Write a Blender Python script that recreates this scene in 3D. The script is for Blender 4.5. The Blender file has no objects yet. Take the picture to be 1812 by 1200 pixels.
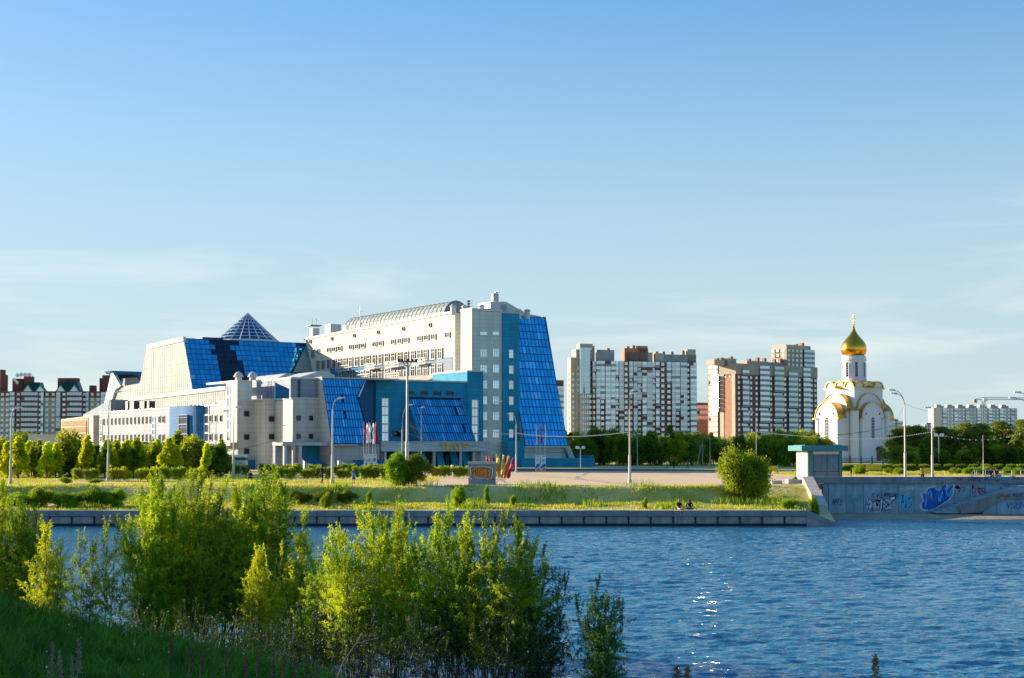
import bpy, math, random
import numpy as np
from mathutils import Vector, Matrix

random.seed(7)
RNG = np.random.default_rng(7)
D2R = math.radians
scene = bpy.context.scene

# ------------------------------------------------------------------ camera
CAM_Z = 3.6
FPX = 2640.0            # focal length in photograph pixels (1812 wide)
HOR = 792.0             # photograph row of the horizon
PITCH = D2R(2.2)
CY = HOR - FPX * math.tan(PITCH)
cam_d = bpy.data.cameras.new("camera")
cam = bpy.data.objects.new("camera", cam_d)
scene.collection.objects.link(cam)
cam.location = (0, 0, CAM_Z)
cam.rotation_euler = (D2R(90) + PITCH, 0, 0)
cam_d.sensor_width = 36.0
cam_d.lens = FPX / 1812 * 36.0
cam_d.shift_y = (CY - 600) / 1812
cam_d.clip_start = 0.1
cam_d.clip_end = 12000
scene.camera = cam

# ------------------------------------------------------------------ light
SUN_EL = D2R(13.0)
SUN_V = Vector((-0.905, 0.425, 0))          # horizontal direction towards the sun
SUN_V.normalize()
sun_dir = Vector((SUN_V.x * math.cos(SUN_EL), SUN_V.y * math.cos(SUN_EL), math.sin(SUN_EL)))
sd = bpy.data.lights.new("sun", 'SUN')
sd.energy = 5.0
sd.angle = D2R(0.5)
sd.color = (1.0, 0.83, 0.60)
sun = bpy.data.objects.new("sun", sd)
scene.collection.objects.link(sun)
sun.location = (-60, 20, 80)
sun.rotation_euler = sun_dir.to_track_quat('Z', 'Y').to_euler()

world = bpy.data.worlds.new("World")
scene.world = world
world.use_nodes = True
wn, wl = world.node_tree.nodes, world.node_tree.links
wn.clear()
w_out = wn.new('ShaderNodeOutputWorld')
w_bg = wn.new('ShaderNodeBackground')
w_sky = wn.new('ShaderNodeTexSky')
w_sky.sky_type = 'NISHITA'
w_sky.sun_disc = False
w_sky.sun_elevation = SUN_EL
w_sky.sun_rotation = math.atan2(SUN_V.x, SUN_V.y)
w_sky.altitude = 50
w_sky.air_density = 1.0
w_sky.dust_density = 0.9
w_sky.ozone_density = 6.0
w_bg.inputs['Strength'].default_value = 0.132
# thin high cloud: faint streaks low over the horizon, all the way round
w_tc = wn.new('ShaderNodeTexCoord')
w_map = wn.new('ShaderNodeMapping')
w_map.inputs['Scale'].default_value = (1.6, 1.6, 13.0)
w_map.inputs['Rotation'].default_value = (D2R(4), D2R(-7), 0)
w_no = wn.new('ShaderNodeTexNoise')
w_no.inputs['Scale'].default_value = 1.7
w_no.inputs['Detail'].default_value = 7
w_no.inputs['Roughness'].default_value = 0.55
w_no.inputs['Distortion'].default_value = 0.35
w_rp = wn.new('ShaderNodeValToRGB')
w_rp.color_ramp.elements[0].position = 0.50
w_rp.color_ramp.elements[0].color = (0, 0, 0, 1)
w_rp.color_ramp.elements[1].position = 0.80
w_rp.color_ramp.elements[1].color = (1, 1, 1, 1)
w_sep = wn.new('ShaderNodeSeparateXYZ')
w_el = wn.new('ShaderNodeMapRange')
w_el.inputs['From Min'].default_value = 0.22
w_el.inputs['From Max'].default_value = 0.08
w_el.inputs['To Min'].default_value = 0.0
w_el.inputs['To Max'].default_value = 0.75
w_mul = wn.new('ShaderNodeMath'); w_mul.operation = 'MULTIPLY'
w_mix = wn.new('ShaderNodeMixRGB')
w_mix.inputs['Color2'].default_value = (3.4, 3.3, 3.05, 1)
w_hs = wn.new('ShaderNodeHueSaturation')
w_hs.inputs['Saturation'].default_value = 1.25
w_hs.inputs['Value'].default_value = 1.14
w_gm = wn.new('ShaderNodeGamma'); w_gm.inputs['Gamma'].default_value = 0.6
wl.new(w_tc.outputs['Generated'], w_map.inputs['Vector'])
wl.new(w_map.outputs['Vector'], w_no.inputs['Vector'])
wl.new(w_no.outputs['Fac'], w_rp.inputs['Fac'])
wl.new(w_tc.outputs['Generated'], w_sep.inputs['Vector'])
wl.new(w_sep.outputs['Z'], w_el.inputs['Value'])
wl.new(w_rp.outputs['Color'], w_mul.inputs[0])
wl.new(w_el.outputs['Result'], w_mul.inputs[1])
wl.new(w_mul.outputs[0], w_mix.inputs['Fac'])
wl.new(w_sky.outputs['Color'], w_gm.inputs['Color']); wl.new(w_gm.outputs['Color'], w_hs.inputs['Color'])
w_hz = wn.new('ShaderNodeMapRange'); w_hz.interpolation_type = 'SMOOTHSTEP'
w_hz.inputs['From Min'].default_value = 0.35; w_hz.inputs['From Max'].default_value = 0.0
w_hz.inputs['To Min'].default_value = 0.0; w_hz.inputs['To Max'].default_value = 0.85
w_hm = wn.new('ShaderNodeMixRGB'); w_hm.inputs['Color2'].default_value = (1.86, 2.30, 2.39, 1)
wl.new(w_sep.outputs['Z'], w_hz.inputs['Value']); wl.new(w_hz.outputs['Result'], w_hm.inputs['Fac'])
wl.new(w_hs.outputs['Color'], w_hm.inputs['Color1']); wl.new(w_hm.outputs['Color'], w_mix.inputs['Color1'])
wl.new(w_mix.outputs['Color'], w_bg.inputs['Color'])
wl.new(w_bg.outputs['Background'], w_out.inputs['Surface'])

vs = scene.view_settings
vs.view_transform = 'Standard'
vs.look = 'None'
vs.exposure = 1.36
vs.gamma = 1.0
vs.use_curve_mapping = False
scene.cycles.max_bounces = 6
scene.cycles.sample_clamp_indirect = 40.0
scene.cycles.transparent_max_bounces = 8

# ------------------------------------------------------------------ pixel <-> place (authoring arithmetic only)
def ray(px, py):
    u = (px - 906.0) / FPX
    v = -(py - CY) / FPX
    c, s = math.cos(PITCH), math.sin(PITCH)
    return (u, c - v * s, s + v * c)

def at(px, py, Y):
    dx, dy, dz = ray(px, py)
    t = Y / dy
    return Vector((dx * t, Y, CAM_Z + dz * t))

def gp(px, py, z=0.0):
    dx, dy, dz = ray(px, py)
    t = (z - CAM_Z) / dz
    return Vector((dx * t, dy * t, z))

class Frame:
    """upright local frame: a runs to the right along the fronts, b runs away from the viewer"""
    def __init__(s, X, Y, deg, z=0.0):
        s.o = Vector((X, Y, z)); s.ang = D2R(deg)
        s.A = (math.cos(s.ang), math.sin(s.ang)); s.B = (-math.sin(s.ang), math.cos(s.ang))
        s.c = s.to_local(0 - X, 0 - Y)
    def to_local(s, dx, dy):
        return (dx * s.A[0] + dy * s.A[1], dx * s.B[0] + dy * s.B[1])
    def hit(s, px, py, a=None, b=None, z=None):
        dx, dy, dz = ray(px, py)
        da, db = s.to_local(dx, dy)
        if a is not None: t = (a - s.c[0]) / da
        elif b is not None: t = (b - s.c[1]) / db
        else: t = (z + s.o.z - CAM_Z) / dz
        return Vector((s.c[0] + da * t, s.c[1] + db * t, CAM_Z + dz * t - s.o.z))

# ------------------------------------------------------------------ objects
COL = scene.collection
def tag(o, label=None, cat=None, group=None, kind=None):
    if label: o['label'] = label
    if cat: o['category'] = cat
    if group: o['group'] = group
    if kind: o['kind'] = kind
    return o

def empty(name, loc=(0, 0, 0), rz=0.0, label=None, cat=None, group=None):
    o = bpy.data.objects.new(name, None); COL.objects.link(o)
    o.location = loc; o.rotation_euler = (0, 0, rz)
    o.empty_display_size = 0.5
    return tag(o, label, cat, group)

def link(name, mesh, parent=None, loc=None, rz=None, scale=None):
    o = bpy.data.objects.new(name, mesh); COL.objects.link(o)
    if parent: o.parent = parent
    if loc is not None: o.location = loc
    if rz is not None: o.rotation_euler = (0, 0, rz)
    if scale is not None: o.scale = scale
    return o

class MB:
    def __init__(s): s.v = []; s.f = []; s.m = []
    def poly(s, pts, m=0):
        n = len(s.v); s.v += [tuple(p) for p in pts]
        s.f.append(tuple(range(n, n + len(pts)))); s.m.append(m)
    def box(s, x0, x1, y0, y1, z0, z1, m=0):
        n = len(s.v)
        s.v += [(x0,y0,z0),(x1,y0,z0),(x1,y1,z0),(x0,y1,z0),(x0,y0,z1),(x1,y0,z1),(x1,y1,z1),(x0,y1,z1)]
        for q in ((0,3,2,1),(4,5,6,7),(0,1,5,4),(1,2,6,5),(2,3,7,6),(3,0,4,7)):
            s.f.append(tuple(n + i for i in q)); s.m.append(m)
        return s
    def extr(s, pts, vec, m=0, caps=True):
        n = len(s.v); k = len(pts); vec = Vector(vec)
        s.v += [tuple(Vector(p)) for p in pts] + [tuple(Vector(p) + vec) for p in pts]
        if caps:
            s.f.append(tuple(range(n, n + k))[::-1]); s.m.append(m)
            s.f.append(tuple(range(n + k, n + 2 * k))); s.m.append(m)
        for i in range(k):
            j = (i + 1) % k
            s.f.append((n + i, n + j, n + k + j, n + k + i)); s.m.append(m)
        return s
    def prism(s, pts2, z0, z1, m=0):
        return s.extr([(x, y, z0) for x, y in pts2], (0, 0, z1 - z0), m)
    def tube(s, p0, p1, r0, r1=None, n=6, m=0, caps=True):
        r1 = r0 if r1 is None else r1
        p0 = Vector(p0); p1 = Vector(p1); d = (p1 - p0)
        if d.length < 1e-6: return s
        d.normalize()
        up = Vector((0, 0, 1)) if abs(d.z) < 0.9 else Vector((1, 0, 0))
        e = d.cross(up).normalized(); g = d.cross(e)
        b = len(s.v)
        for p, r in ((p0, r0), (p1, r1)):
            for i in range(n):
                t = 2 * math.pi * i / n
                s.v.append(tuple(p + e * (math.cos(t) * r) + g * (math.sin(t) * r)))
        for i in range(n):
            j = (i + 1) % n
            s.f.append((b + i, b + j, b + n + j, b + n + i)); s.m.append(m)
        if caps:
            s.f.append(tuple(range(b, b + n))[::-1]); s.m.append(m)
            s.f.append(tuple(range(b + n, b + 2 * n))); s.m.append(m)
        return s
    def path(s, pts, r0, r1=None, n=6, m=0):
        r1 = r0 if r1 is None else r1
        k = len(pts) - 1
        for i in range(k):
            s.tube(pts[i], pts[i + 1], r0 + (r1 - r0) * i / k, r0 + (r1 - r0) * (i + 1) / k, n, m)
        return s
    def lathe(s, prof, n=24, c=(0, 0, 0), m=0):
        b = len(s.v)
        for r, z in prof:
            for i in range(n):
                t = 2 * math.pi * i / n
                s.v.append((c[0] + r * math.cos(t), c[1] + r * math.sin(t), c[2] + z))
        for k in range(len(prof) - 1):
            for i in range(n):
                j = (i + 1) % n
                s.f.append((b + k*n + i, b + k*n + j, b + (k+1)*n + j, b + (k+1)*n + i)); s.m.append(m)
        return s
    def mesh(s, name, mats, smooth=False):
        me = bpy.data.meshes.new(name)
        me.from_pydata(s.v, [], s.f)
        if not isinstance(mats, (list, tuple)): mats = [mats]
        for mt in mats: me.materials.append(mt)
        if len(mats) > 1: me.polygons.foreach_set('material_index', s.m)
        if smooth: me.polygons.foreach_set('use_smooth', [True] * len(s.f))
        me.update()
        return me
    def build(s, name, mats, parent=None, smooth=False, loc=None, rz=None):
        return link(name, s.mesh(name, mats, smooth), parent, loc, rz)

def np_mesh(name, verts, faces, mats, midx=None, smooth=False):
    """fast mesh from numpy arrays: faces (n,3) or (n,4)"""
    me = bpy.data.meshes.new(name)
    k = faces.shape[1]
    me.vertices.add(len(verts)); me.vertices.foreach_set('co', verts.astype(np.float32).ravel())
    me.loops.add(faces.size); me.loops.foreach_set('vertex_index', faces.astype(np.int32).ravel())
    me.polygons.add(len(faces))
    me.polygons.foreach_set('loop_start', np.arange(0, faces.size, k, dtype=np.int32))
    me.polygons.foreach_set('loop_total', np.full(len(faces), k, dtype=np.int32))
    if not isinstance(mats, (list, tuple)): mats = [mats]
    for mt in mats: me.materials.append(mt)
    if midx is not None: me.polygons.foreach_set('material_index', midx.astype(np.int32))
    if smooth: me.polygons.foreach_set('use_smooth', np.ones(len(faces), dtype=bool))
    me.update(calc_edges=True)
    return me

# ------------------------------------------------------------------ materials
def new_mat(name):
    m = bpy.data.materials.new(name); m.use_nodes = True
    return m, m.node_tree.nodes, m.node_tree.links, m.node_tree.nodes['Principled BSDF']

def mat(name, col, rough=0.7, metal=0.0, var=0.12, scale=3.0, bump=0.0, bscale=20.0, spec=None, dirt=0.0, objrand=0.0):
    m, N, L, P = new_mat(name)
    P.inputs['Roughness'].default_value = rough
    P.inputs['Metallic'].default_value = metal
    if spec is not None: P.inputs['Specular IOR Level'].default_value = spec
    tc = N.new('ShaderNodeTexCoord')
    no = N.new('ShaderNodeTexNoise'); no.inputs['Scale'].default_value = scale; no.inputs['Detail'].default_value = 5
    L.new(tc.outputs['Object'], no.inputs['Vector'])
    rp = N.new('ShaderNodeValToRGB')
    rp.color_ramp.elements[0].position = 0.3; rp.color_ramp.elements[1].position = 0.7
    rp.color_ramp.elements[0].color = tuple(c * (1 - var) for c in col) + (1,)
    rp.color_ramp.elements[1].color = tuple(min(1, c * (1 + var)) for c in col) + (1,)
    L.new(no.outputs['Fac'], rp.inputs['Fac'])
    out = rp.outputs['Color']
    if dirt:
        mp = N.new('ShaderNodeMapping'); mp.inputs['Scale'].default_value = (1, 1, 0.12)
        L.new(tc.outputs['Object'], mp.inputs['Vector'])
        n2 = N.new('ShaderNodeTexNoise'); n2.inputs['Scale'].default_value = 2.3; n2.inputs['Detail'].default_value = 8
        L.new(mp.outputs['Vector'], n2.inputs['Vector'])
        r2 = N.new('ShaderNodeValToRGB'); r2.color_ramp.elements[0].position = 0.45; r2.color_ramp.elements[1].position = 0.75
        L.new(n2.outputs['Fac'], r2.inputs['Fac'])
        k = N.new('ShaderNodeMath'); k.operation = 'MULTIPLY'; k.inputs[1].default_value = dirt
        L.new(r2.outputs['Color'], k.inputs[0])
        mx = N.new('ShaderNodeMixRGB'); mx.inputs['Color2'].default_value = tuple(c * 0.35 for c in col) + (1,)
        L.new(k.outputs[0], mx.inputs['Fac']); L.new(out, mx.inputs['Color1']); out = mx.outputs['Color']
    if objrand:
        oi = N.new('ShaderNodeObjectInfo'); hs = N.new('ShaderNodeHueSaturation')
        mr = N.new('ShaderNodeMapRange'); mr.inputs['To Min'].default_value = 1 - objrand; mr.inputs['To Max'].default_value = 1 + objrand
        L.new(oi.outputs['Random'], mr.inputs['Value']); L.new(mr.outputs['Result'], hs.inputs['Value'])
        L.new(out, hs.inputs['Color']); out = hs.outputs['Color']
    L.new(out, P.inputs['Base Color'])
    if bump:
        n3 = N.new('ShaderNodeTexNoise'); n3.inputs['Scale'].default_value = bscale; n3.inputs['Detail'].default_value = 6
        L.new(tc.outputs['Object'], n3.inputs['Vector'])
        bp = N.new('ShaderNodeBump'); bp.inputs['Strength'].default_value = bump; bp.inputs['Distance'].default_value = 0.05
        L.new(n3.outputs['Fac'], bp.inputs['Height']); L.new(bp.outputs['Normal'], P.inputs['Normal'])
    return m

def clad(name, col, pw=1.2, ph=0.6, rough=0.75, joint=0.62, jw=0.045, var=0.05):
    """cladding cassettes: thin open joints, each cassette a touch different"""
    m, N, L, P = new_mat(name)
    P.inputs['Roughness'].default_value = rough
    P.inputs['Specular IOR Level'].default_value = 0.2
    tc = N.new('ShaderNodeTexCoord'); sp = N.new('ShaderNodeSeparateXYZ'); L.new(tc.outputs['Object'], sp.inputs[0])
    ad = N.new('ShaderNodeMath'); ad.operation = 'ADD'; L.new(sp.outputs['X'], ad.inputs[0]); L.new(sp.outputs['Y'], ad.inputs[1])
    cb = N.new('ShaderNodeCombineXYZ'); L.new(ad.outputs[0], cb.inputs['X']); L.new(sp.outputs['Z'], cb.inputs['Y'])
    br = N.new('ShaderNodeTexBrick'); L.new(cb.outputs[0], br.inputs['Vector'])
    br.offset = 0.0; br.squash = 1.0
    br.inputs['Scale'].default_value = 1.0
    br.inputs['Brick Width'].default_value = pw; br.inputs['Row Height'].default_value = ph
    br.inputs['Mortar Size'].default_value = jw * 0.5; br.inputs['Mortar Smooth'].default_value = 0.2
    br.inputs['Color1'].default_value = tuple(min(1, c * (1 + var)) for c in col) + (1,)
    br.inputs['Color2'].default_value = tuple(c * (1 - var) for c in col) + (1,)
    br.inputs['Mortar'].default_value = tuple(c * joint for c in col) + (1,)
    no = N.new('ShaderNodeTexNoise'); no.inputs['Scale'].default_value = 0.5; no.inputs['Detail'].default_value = 8
    mps = N.new('ShaderNodeMapping'); mps.inputs['Scale'].default_value = (1, 1, 0.25); L.new(tc.outputs['Object'], mps.inputs['Vector'])
    L.new(mps.outputs['Vector'], no.inputs['Vector'])
    mr = N.new('ShaderNodeMapRange'); mr.inputs['From Min'].default_value = 0.3; mr.inputs['From Max'].default_value = 0.7
    mr.inputs['To Min'].default_value = 0.84; mr.inputs['To Max'].default_value = 1.06
    L.new(no.outputs['Fac'], mr.inputs['Value'])
    hs = N.new('ShaderNodeHueSaturation'); L.new(br.outputs['Color'], hs.inputs['Color']); L.new(mr.outputs['Result'], hs.inputs['Value'])
    L.new(hs.outputs['Color'], P.inputs['Base Color'])
    bp = N.new('ShaderNodeBump'); bp.inputs['Strength'].default_value = 0.35; bp.inputs['Distance'].default_value = 0.03; bp.invert = True
    L.new(br.outputs['Fac'], bp.inputs['Height']); L.new(bp.outputs['Normal'], P.inputs['Normal'])
    return m

def glass(name, col, rough=0.06, metal=0.85, objrand=0.12, wob=0.02):
    m, N, L, P = new_mat(name)
    P.inputs['Roughness'].default_value = rough; P.inputs['Metallic'].default_value = metal
    oi = N.new('ShaderNodeObjectInfo'); hs = N.new('ShaderNodeHueSaturation'); hs.inputs['Color'].default_value = tuple(col) + (1,)
    mr = N.new('ShaderNodeMapRange'); mr.inputs['To Min'].default_value = 1 - objrand; mr.inputs['To Max'].default_value = 1 + objrand
    L.new(oi.outputs['Random'], mr.inputs['Value']); L.new(mr.outputs['Result'], hs.inputs['Value'])
    L.new(hs.outputs['Color'], P.inputs['Base Color'])
    tc = N.new('ShaderNodeTexCoord')
    no = N.new('ShaderNodeTexNoise'); no.inputs['Scale'].default_value = 0.8; no.inputs['Detail'].default_value = 1
    L.new(tc.outputs['Object'], no.inputs['Vector'])
    bp = N.new('ShaderNodeBump'); bp.inputs['Strength'].default_value = 1.0; bp.inputs['Distance'].default_value = wob
    L.new(no.outputs['Fac'], bp.inputs['Height']); L.new(bp.outputs['Normal'], P.inputs['Normal'])
    return m

def leafmat(name, c1, c2, trans=0.4, scale=0.6, objrand=0.25, huer=0.012, val_noise=True):
    m, N, L, P = new_mat(name)
    P.inputs['Roughness'].default_value = 0.55
    P.inputs['Specular IOR Level'].default_value = 0.25
    tc = N.new('ShaderNodeTexCoord')
    no = N.new('ShaderNodeTexNoise'); no.inputs['Scale'].default_value = scale; no.inputs['Detail'].default_value = 4
    L.new(tc.outputs['Object'], no.inputs['Vector'])
    rp = N.new('ShaderNodeValToRGB')
    rp.color_ramp.elements[0].position = 0.35; rp.color_ramp.elements[1].position = 0.65
    rp.color_ramp.elements[0].color = tuple(c1) + (1,); rp.color_ramp.elements[1].color = tuple(c2) + (1,)
    L.new(no.outputs['Fac'], rp.inputs['Fac'])
    oi = N.new('ShaderNodeObjectInfo'); hs = N.new('ShaderNodeHueSaturation')
    mr = N.new('ShaderNodeMapRange'); mr.inputs['To Min'].default_value = 1 - objrand; mr.inputs['To Max'].default_value = 1 + objrand
    L.new(oi.outputs['Random'], mr.inputs['Value']); L.new(mr.outputs['Result'], hs.inputs['Value'])
    m2 = N.new('ShaderNodeMath'); m2.operation = 'MULTIPLY'; m2.inputs[1].default_value = 7.31
    m3 = N.new('ShaderNodeMath'); m3.operation = 'FRACT'
    m4 = N.new('ShaderNodeMapRange'); m4.inputs['To Min'].default_value = 0.5 - huer; m4.inputs['To Max'].default_value = 0.5 + huer
    L.new(oi.outputs['Random'], m2.inputs[0]); L.new(m2.outputs[0], m3.inputs[0]); L.new(m3.outputs[0], m4.inputs['Value'])
    L.new(m4.outputs['Result'], hs.inputs['Hue'])
    L.new(rp.outputs['Color'], hs.inputs['Color'])
    L.new(hs.outputs['Color'], P.inputs['Base Color'])
    tr = N.new('ShaderNodeBsdfTranslucent')
    tcol = N.new('ShaderNodeMixRGB'); tcol.blend_type = 'MULTIPLY'; tcol.inputs['Fac'].default_value = 1
    tcol.inputs['Color2'].default_value = (1.5, 1.35, 0.5, 1)
    L.new(hs.outputs['Color'], tcol.inputs['Color1']); L.new(tcol.outputs['Color'], tr.inputs['Color'])
    mx = N.new('ShaderNodeMixShader'); mx.inputs['Fac'].default_value = trans
    L.new(P.outputs['BSDF'], mx.inputs[1]); L.new(tr.outputs['BSDF'], mx.inputs[2])
    L.new(mx.outputs['Shader'], N['Material Output'].inputs['Surface'])
    return m

M = {}
M['cream'] = clad('cream cladding', (0.61, 0.56, 0.49), 1.5, 0.75, var=0.03)
M['greyclad'] = clad('grey green cladding', (0.55, 0.62, 0.58), 1.5, 0.75, var=0.04)
M['creamgrey'] = clad('warm grey cladding', (0.50, 0.49, 0.46), 1.5, 0.75, var=0.04)
M['blueclad'] = clad('deep blue cladding', (0.020, 0.27, 0.44), 1.5, 0.6, var=0.10)
M['blueclad2'] = clad('mid blue cladding', (0.020, 0.15, 0.32), 1.5, 0.6, var=0.06)
M['bayblue'] = clad('bay blue cladding', (0.018, 0.14, 0.36), 1.5, 0.6, var=0.06)
M['darkblue'] = mat('navy panel', (0.006, 0.05, 0.13), 0.5)
M['bandblue'] = clad('blue grey cladding', (0.20, 0.26, 0.33), 1.5, 0.75, var=0.04)
M['palelav'] = clad('pale blue white cladding', (0.28, 0.32, 0.40), 1.5, 0.75, var=0.03)
M['white'] = mat('white paint', (0.56, 0.54, 0.50), 0.5, var=0.05, dirt=0.12)
M['church'] = mat('church limewash', (0.66, 0.67, 0.72), 0.7, var=0.04, dirt=0.10)
M['framewarm'] = mat('beige window frame', (0.50, 0.46, 0.40), 0.5, var=0.05)
M['plastic'] = mat('white window plastic', (0.72, 0.73, 0.73), 0.4, var=0.03)
M['darkmetal'] = mat('dark steel', (0.05, 0.055, 0.06), 0.5, 0.3)
M['greymetal'] = mat('galvanised steel', (0.42, 0.42, 0.41), 0.45, 0.5, dirt=0.25)
M['mullion'] = mat('blue mullion', (0.012, 0.05, 0.15), 0.4, 0.2)
M['mullionw'] = mat('white mullion', (0.62, 0.68, 0.74), 0.4, 0.1)
M['roofgrey'] = mat('roof felt', (0.33, 0.32, 0.31), 0.85, dirt=0.3)
M['gold'] = mat('gilded copper', (0.92, 0.40, 0.05), 0.24, 1.0, var=0.10, scale=1.5)
M['goldroof'] = mat('gilded roof sheet', (0.66, 0.36, 0.06), 0.38, 0.75, var=0.15, scale=2.0)
M['lettergold'] = mat('gold letter paint', (0.85, 0.45, 0.06), 0.4)
M['gblue'] = glass('blue mirror glass', (0.045, 0.42, 0.72), 0.05, 0.9, 0.14, 0.04)
M['gblue2'] = glass('pale blue glass', (0.22, 0.58, 0.85), 0.05, 0.9, 0.2)
M['gdark'] = glass('dark glass', (0.012, 0.02, 0.035), 0.08, 0.3, 0.4)
M['gsky'] = glass('window glass', (0.55, 0.68, 0.74), 0.04, 0.92, 0.15)
M['gwin'] = glass('dim window glass', (0.10, 0.13, 0.16), 0.05, 0.6, 0.4)
M['gpale'] = clad('pale green glazing', (0.24, 0.30, 0.31), 1.25, 2.4, 0.6, 0.5, 0.10, 0.10)
M['gfin'] = mat('glazing fin', (0.24, 0.28, 0.27), 0.6)
M['gflank'] = glass('sunlit flank glass', (0.95, 0.86, 0.70), 0.30, 1.0, 0.1)  # warm bright mirror tint puts sun glare into the flank glazing
M['gglint'] = glass('sun reflector pane', (0.95, 0.90, 0.80), 0.34, 1.0, 0.0, 0.0)
M['ggold'] = glass('bronze glass', (0.55, 0.34, 0.14), 0.15, 0.6, 0.1)
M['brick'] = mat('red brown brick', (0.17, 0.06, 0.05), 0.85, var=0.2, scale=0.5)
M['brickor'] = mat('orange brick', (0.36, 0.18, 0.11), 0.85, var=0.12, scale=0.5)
M['balcgrey'] = mat('grey balcony front', (0.30, 0.31, 0.31), 0.6, var=0.2, scale=0.3)
M['pinkish'] = mat('pinkish render', (0.50, 0.37, 0.30), 0.8, var=0.1, scale=0.5)
M['beige'] = mat('beige brick', (0.36, 0.31, 0.25), 0.85, var=0.12, scale=0.5)
M['cream2'] = mat('cream render', (0.46, 0.39, 0.33), 0.8, var=0.08, scale=0.5)
M['panelblue'] = mat('pale balcony panel', (0.55, 0.62, 0.66), 0.35, 0.2, var=0.15, scale=0.3, objrand=0.1)
M['panelgrey'] = mat('grey balcony panel', (0.22, 0.26, 0.30), 0.4, 0.2, var=0.2, scale=0.3)
M['concgrey'] = mat('grey block panel', (0.44, 0.44, 0.48), 0.85, var=0.08, scale=0.4)
M['greenroof'] = mat('green roof sheet', (0.012, 0.12, 0.095), 0.45, 0.1)
M['conc'] = mat('quay concrete', (0.25, 0.26, 0.27), 0.85, var=0.2, scale=1.2, bump=0.4, bscale=14, dirt=0.45, objrand=0.1)
M['concw'] = mat('quay panel', (0.34, 0.31, 0.27), 0.85, var=0.2, scale=1.5, bump=0.4, bscale=14, dirt=0.55, objrand=0.15)
M['concb'] = mat('painted wall concrete', (0.27, 0.39, 0.46), 0.85, var=0.25, scale=0.9, bump=0.3, bscale=12, dirt=0.4, objrand=0.12)
M['concl'] = mat('light concrete', (0.48, 0.42, 0.37), 0.85, var=0.15, scale=1.5, bump=0.3, bscale=14, dirt=0.3)
M['gap'] = mat('dark wet joint', (0.02, 0.022, 0.024), 0.9)
M['teal'] = mat('teal paint', (0.055, 0.22, 0.24), 0.5, dirt=0.25)
M['shutter'] = mat('grey blue shutter', (0.14, 0.20, 0.26), 0.6, var=0.15, dirt=0.3)
M['yellow'] = mat('yellow paint', (0.80, 0.48, 0.01), 0.5)
M['wood'] = mat('weathered pole wood', (0.30, 0.26, 0.21), 0.85, var=0.2)
M['bark'] = mat('bark', (0.10, 0.075, 0.055), 0.9, var=0.3, scale=6, bump=0.5, bscale=30)
M['pinebark'] = mat('pine bark', (0.30, 0.15, 0.08), 0.9, var=0.3, scale=4)
M['stem'] = mat('willow stem', (0.055, 0.045, 0.03), 0.8, var=0.3, scale=5)
M['birch'] = mat('birch bark', (0.55, 0.52, 0.46), 0.8, var=0.3, scale=5)
M['cable'] = mat('black cable', (0.03, 0.03, 0.035), 0.6)
M['bulb'] = mat('white pennant string', (0.60, 0.61, 0.62), 0.5)
for n_, c_ in (('fred', (0.55, 0.01, 0.03)), ('fcrimson', (0.45, 0.01, 0.06)), ('fwhite', (0.85, 0.85, 0.88)), ('forange', (0.90, 0.20, 0.02)),
               ('fyellow', (0.90, 0.62, 0.04)), ('fpink', (0.80, 0.03, 0.10)), ('fblue', (0.02, 0.12, 0.50)), ('skin', (0.55, 0.33, 0.24)),
               ('cblack', (0.015, 0.015, 0.018)), ('cblue', (0.05, 0.12, 0.30)), ('cwhite', (0.75, 0.73, 0.70)), ('cgreen', (0.50, 0.62, 0.05)),
               ('cpink', (0.55, 0.06, 0.14)), ('hair', (0.05, 0.028, 0.015)), ('jeans', (0.04, 0.07, 0.14)), ('fair', (0.40, 0.24, 0.10)),
               ('gf_brown', (0.46, 0.20, 0.035)), ('gf_dark', (0.012, 0.02, 0.06)), ('gf_white', (0.66, 0.74, 0.80)), ('gf_teal', (0.04, 0.50, 0.60)),
               ('gf_blue', (0.015, 0.14, 0.50)), ('gf_cream', (0.62, 0.62, 0.55)), ('gf_red', (0.45, 0.03, 0.09)), ('gf_navy', (0.02, 0.05, 0.22)), ('gf_lblue', (0.20, 0.42, 0.75))):
    M[n_] = mat(n_ + ' colour', c_, 0.7, var=0.12, scale=4, spec=0.2)
M['lf_willow'] = leafmat('willow leaves', (0.10, 0.22, 0.006), (0.50, 0.58, 0.012), 0.34, 0.8, 0.22)
M['lf_willow_y'] = leafmat('young willow leaves', (0.28, 0.38, 0.006), (0.62, 0.66, 0.014), 0.36, 0.9, 0.12, 0.015)
M['lf_willow_d'] = leafmat('dark willow leaves', (0.04, 0.12, 0.022), (0.09, 0.20, 0.035), 0.35, 0.9, 0.15)
M['lf_thicket'] = leafmat('thicket leaves', (0.015, 0.04, 0.008), (0.05, 0.10, 0.012), 0.2, 0.9, 0.2)  # leaf colour darkened to stand in for shade under the willows
M['lf_belt'] = leafmat('belt tree leaves', (0.13, 0.22, 0.006), (0.44, 0.46, 0.010), 0.45, 0.35, 0.25, 0.01)
M['lf_yellow'] = leafmat('yellowing leaves', (0.38, 0.46, 0.006), (0.70, 0.74, 0.010), 0.40, 0.4, 0.15, 0.015)
M['lf_dark'] = leafmat('wood edge leaves', (0.05, 0.125, 0.010), (0.26, 0.34, 0.016), 0.36, 0.3, 0.38, 0.02)
M['lf_pine'] = leafmat('pine needles', (0.07, 0.13, 0.02), (0.27, 0.30, 0.04), 0.28, 0.35, 0.20, 0.015)
M['lf_bush'] = leafmat('bush leaves', (0.11, 0.22, 0.008), (0.30, 0.40, 0.014), 0.42, 0.8, 0.15, 0.02)
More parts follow.
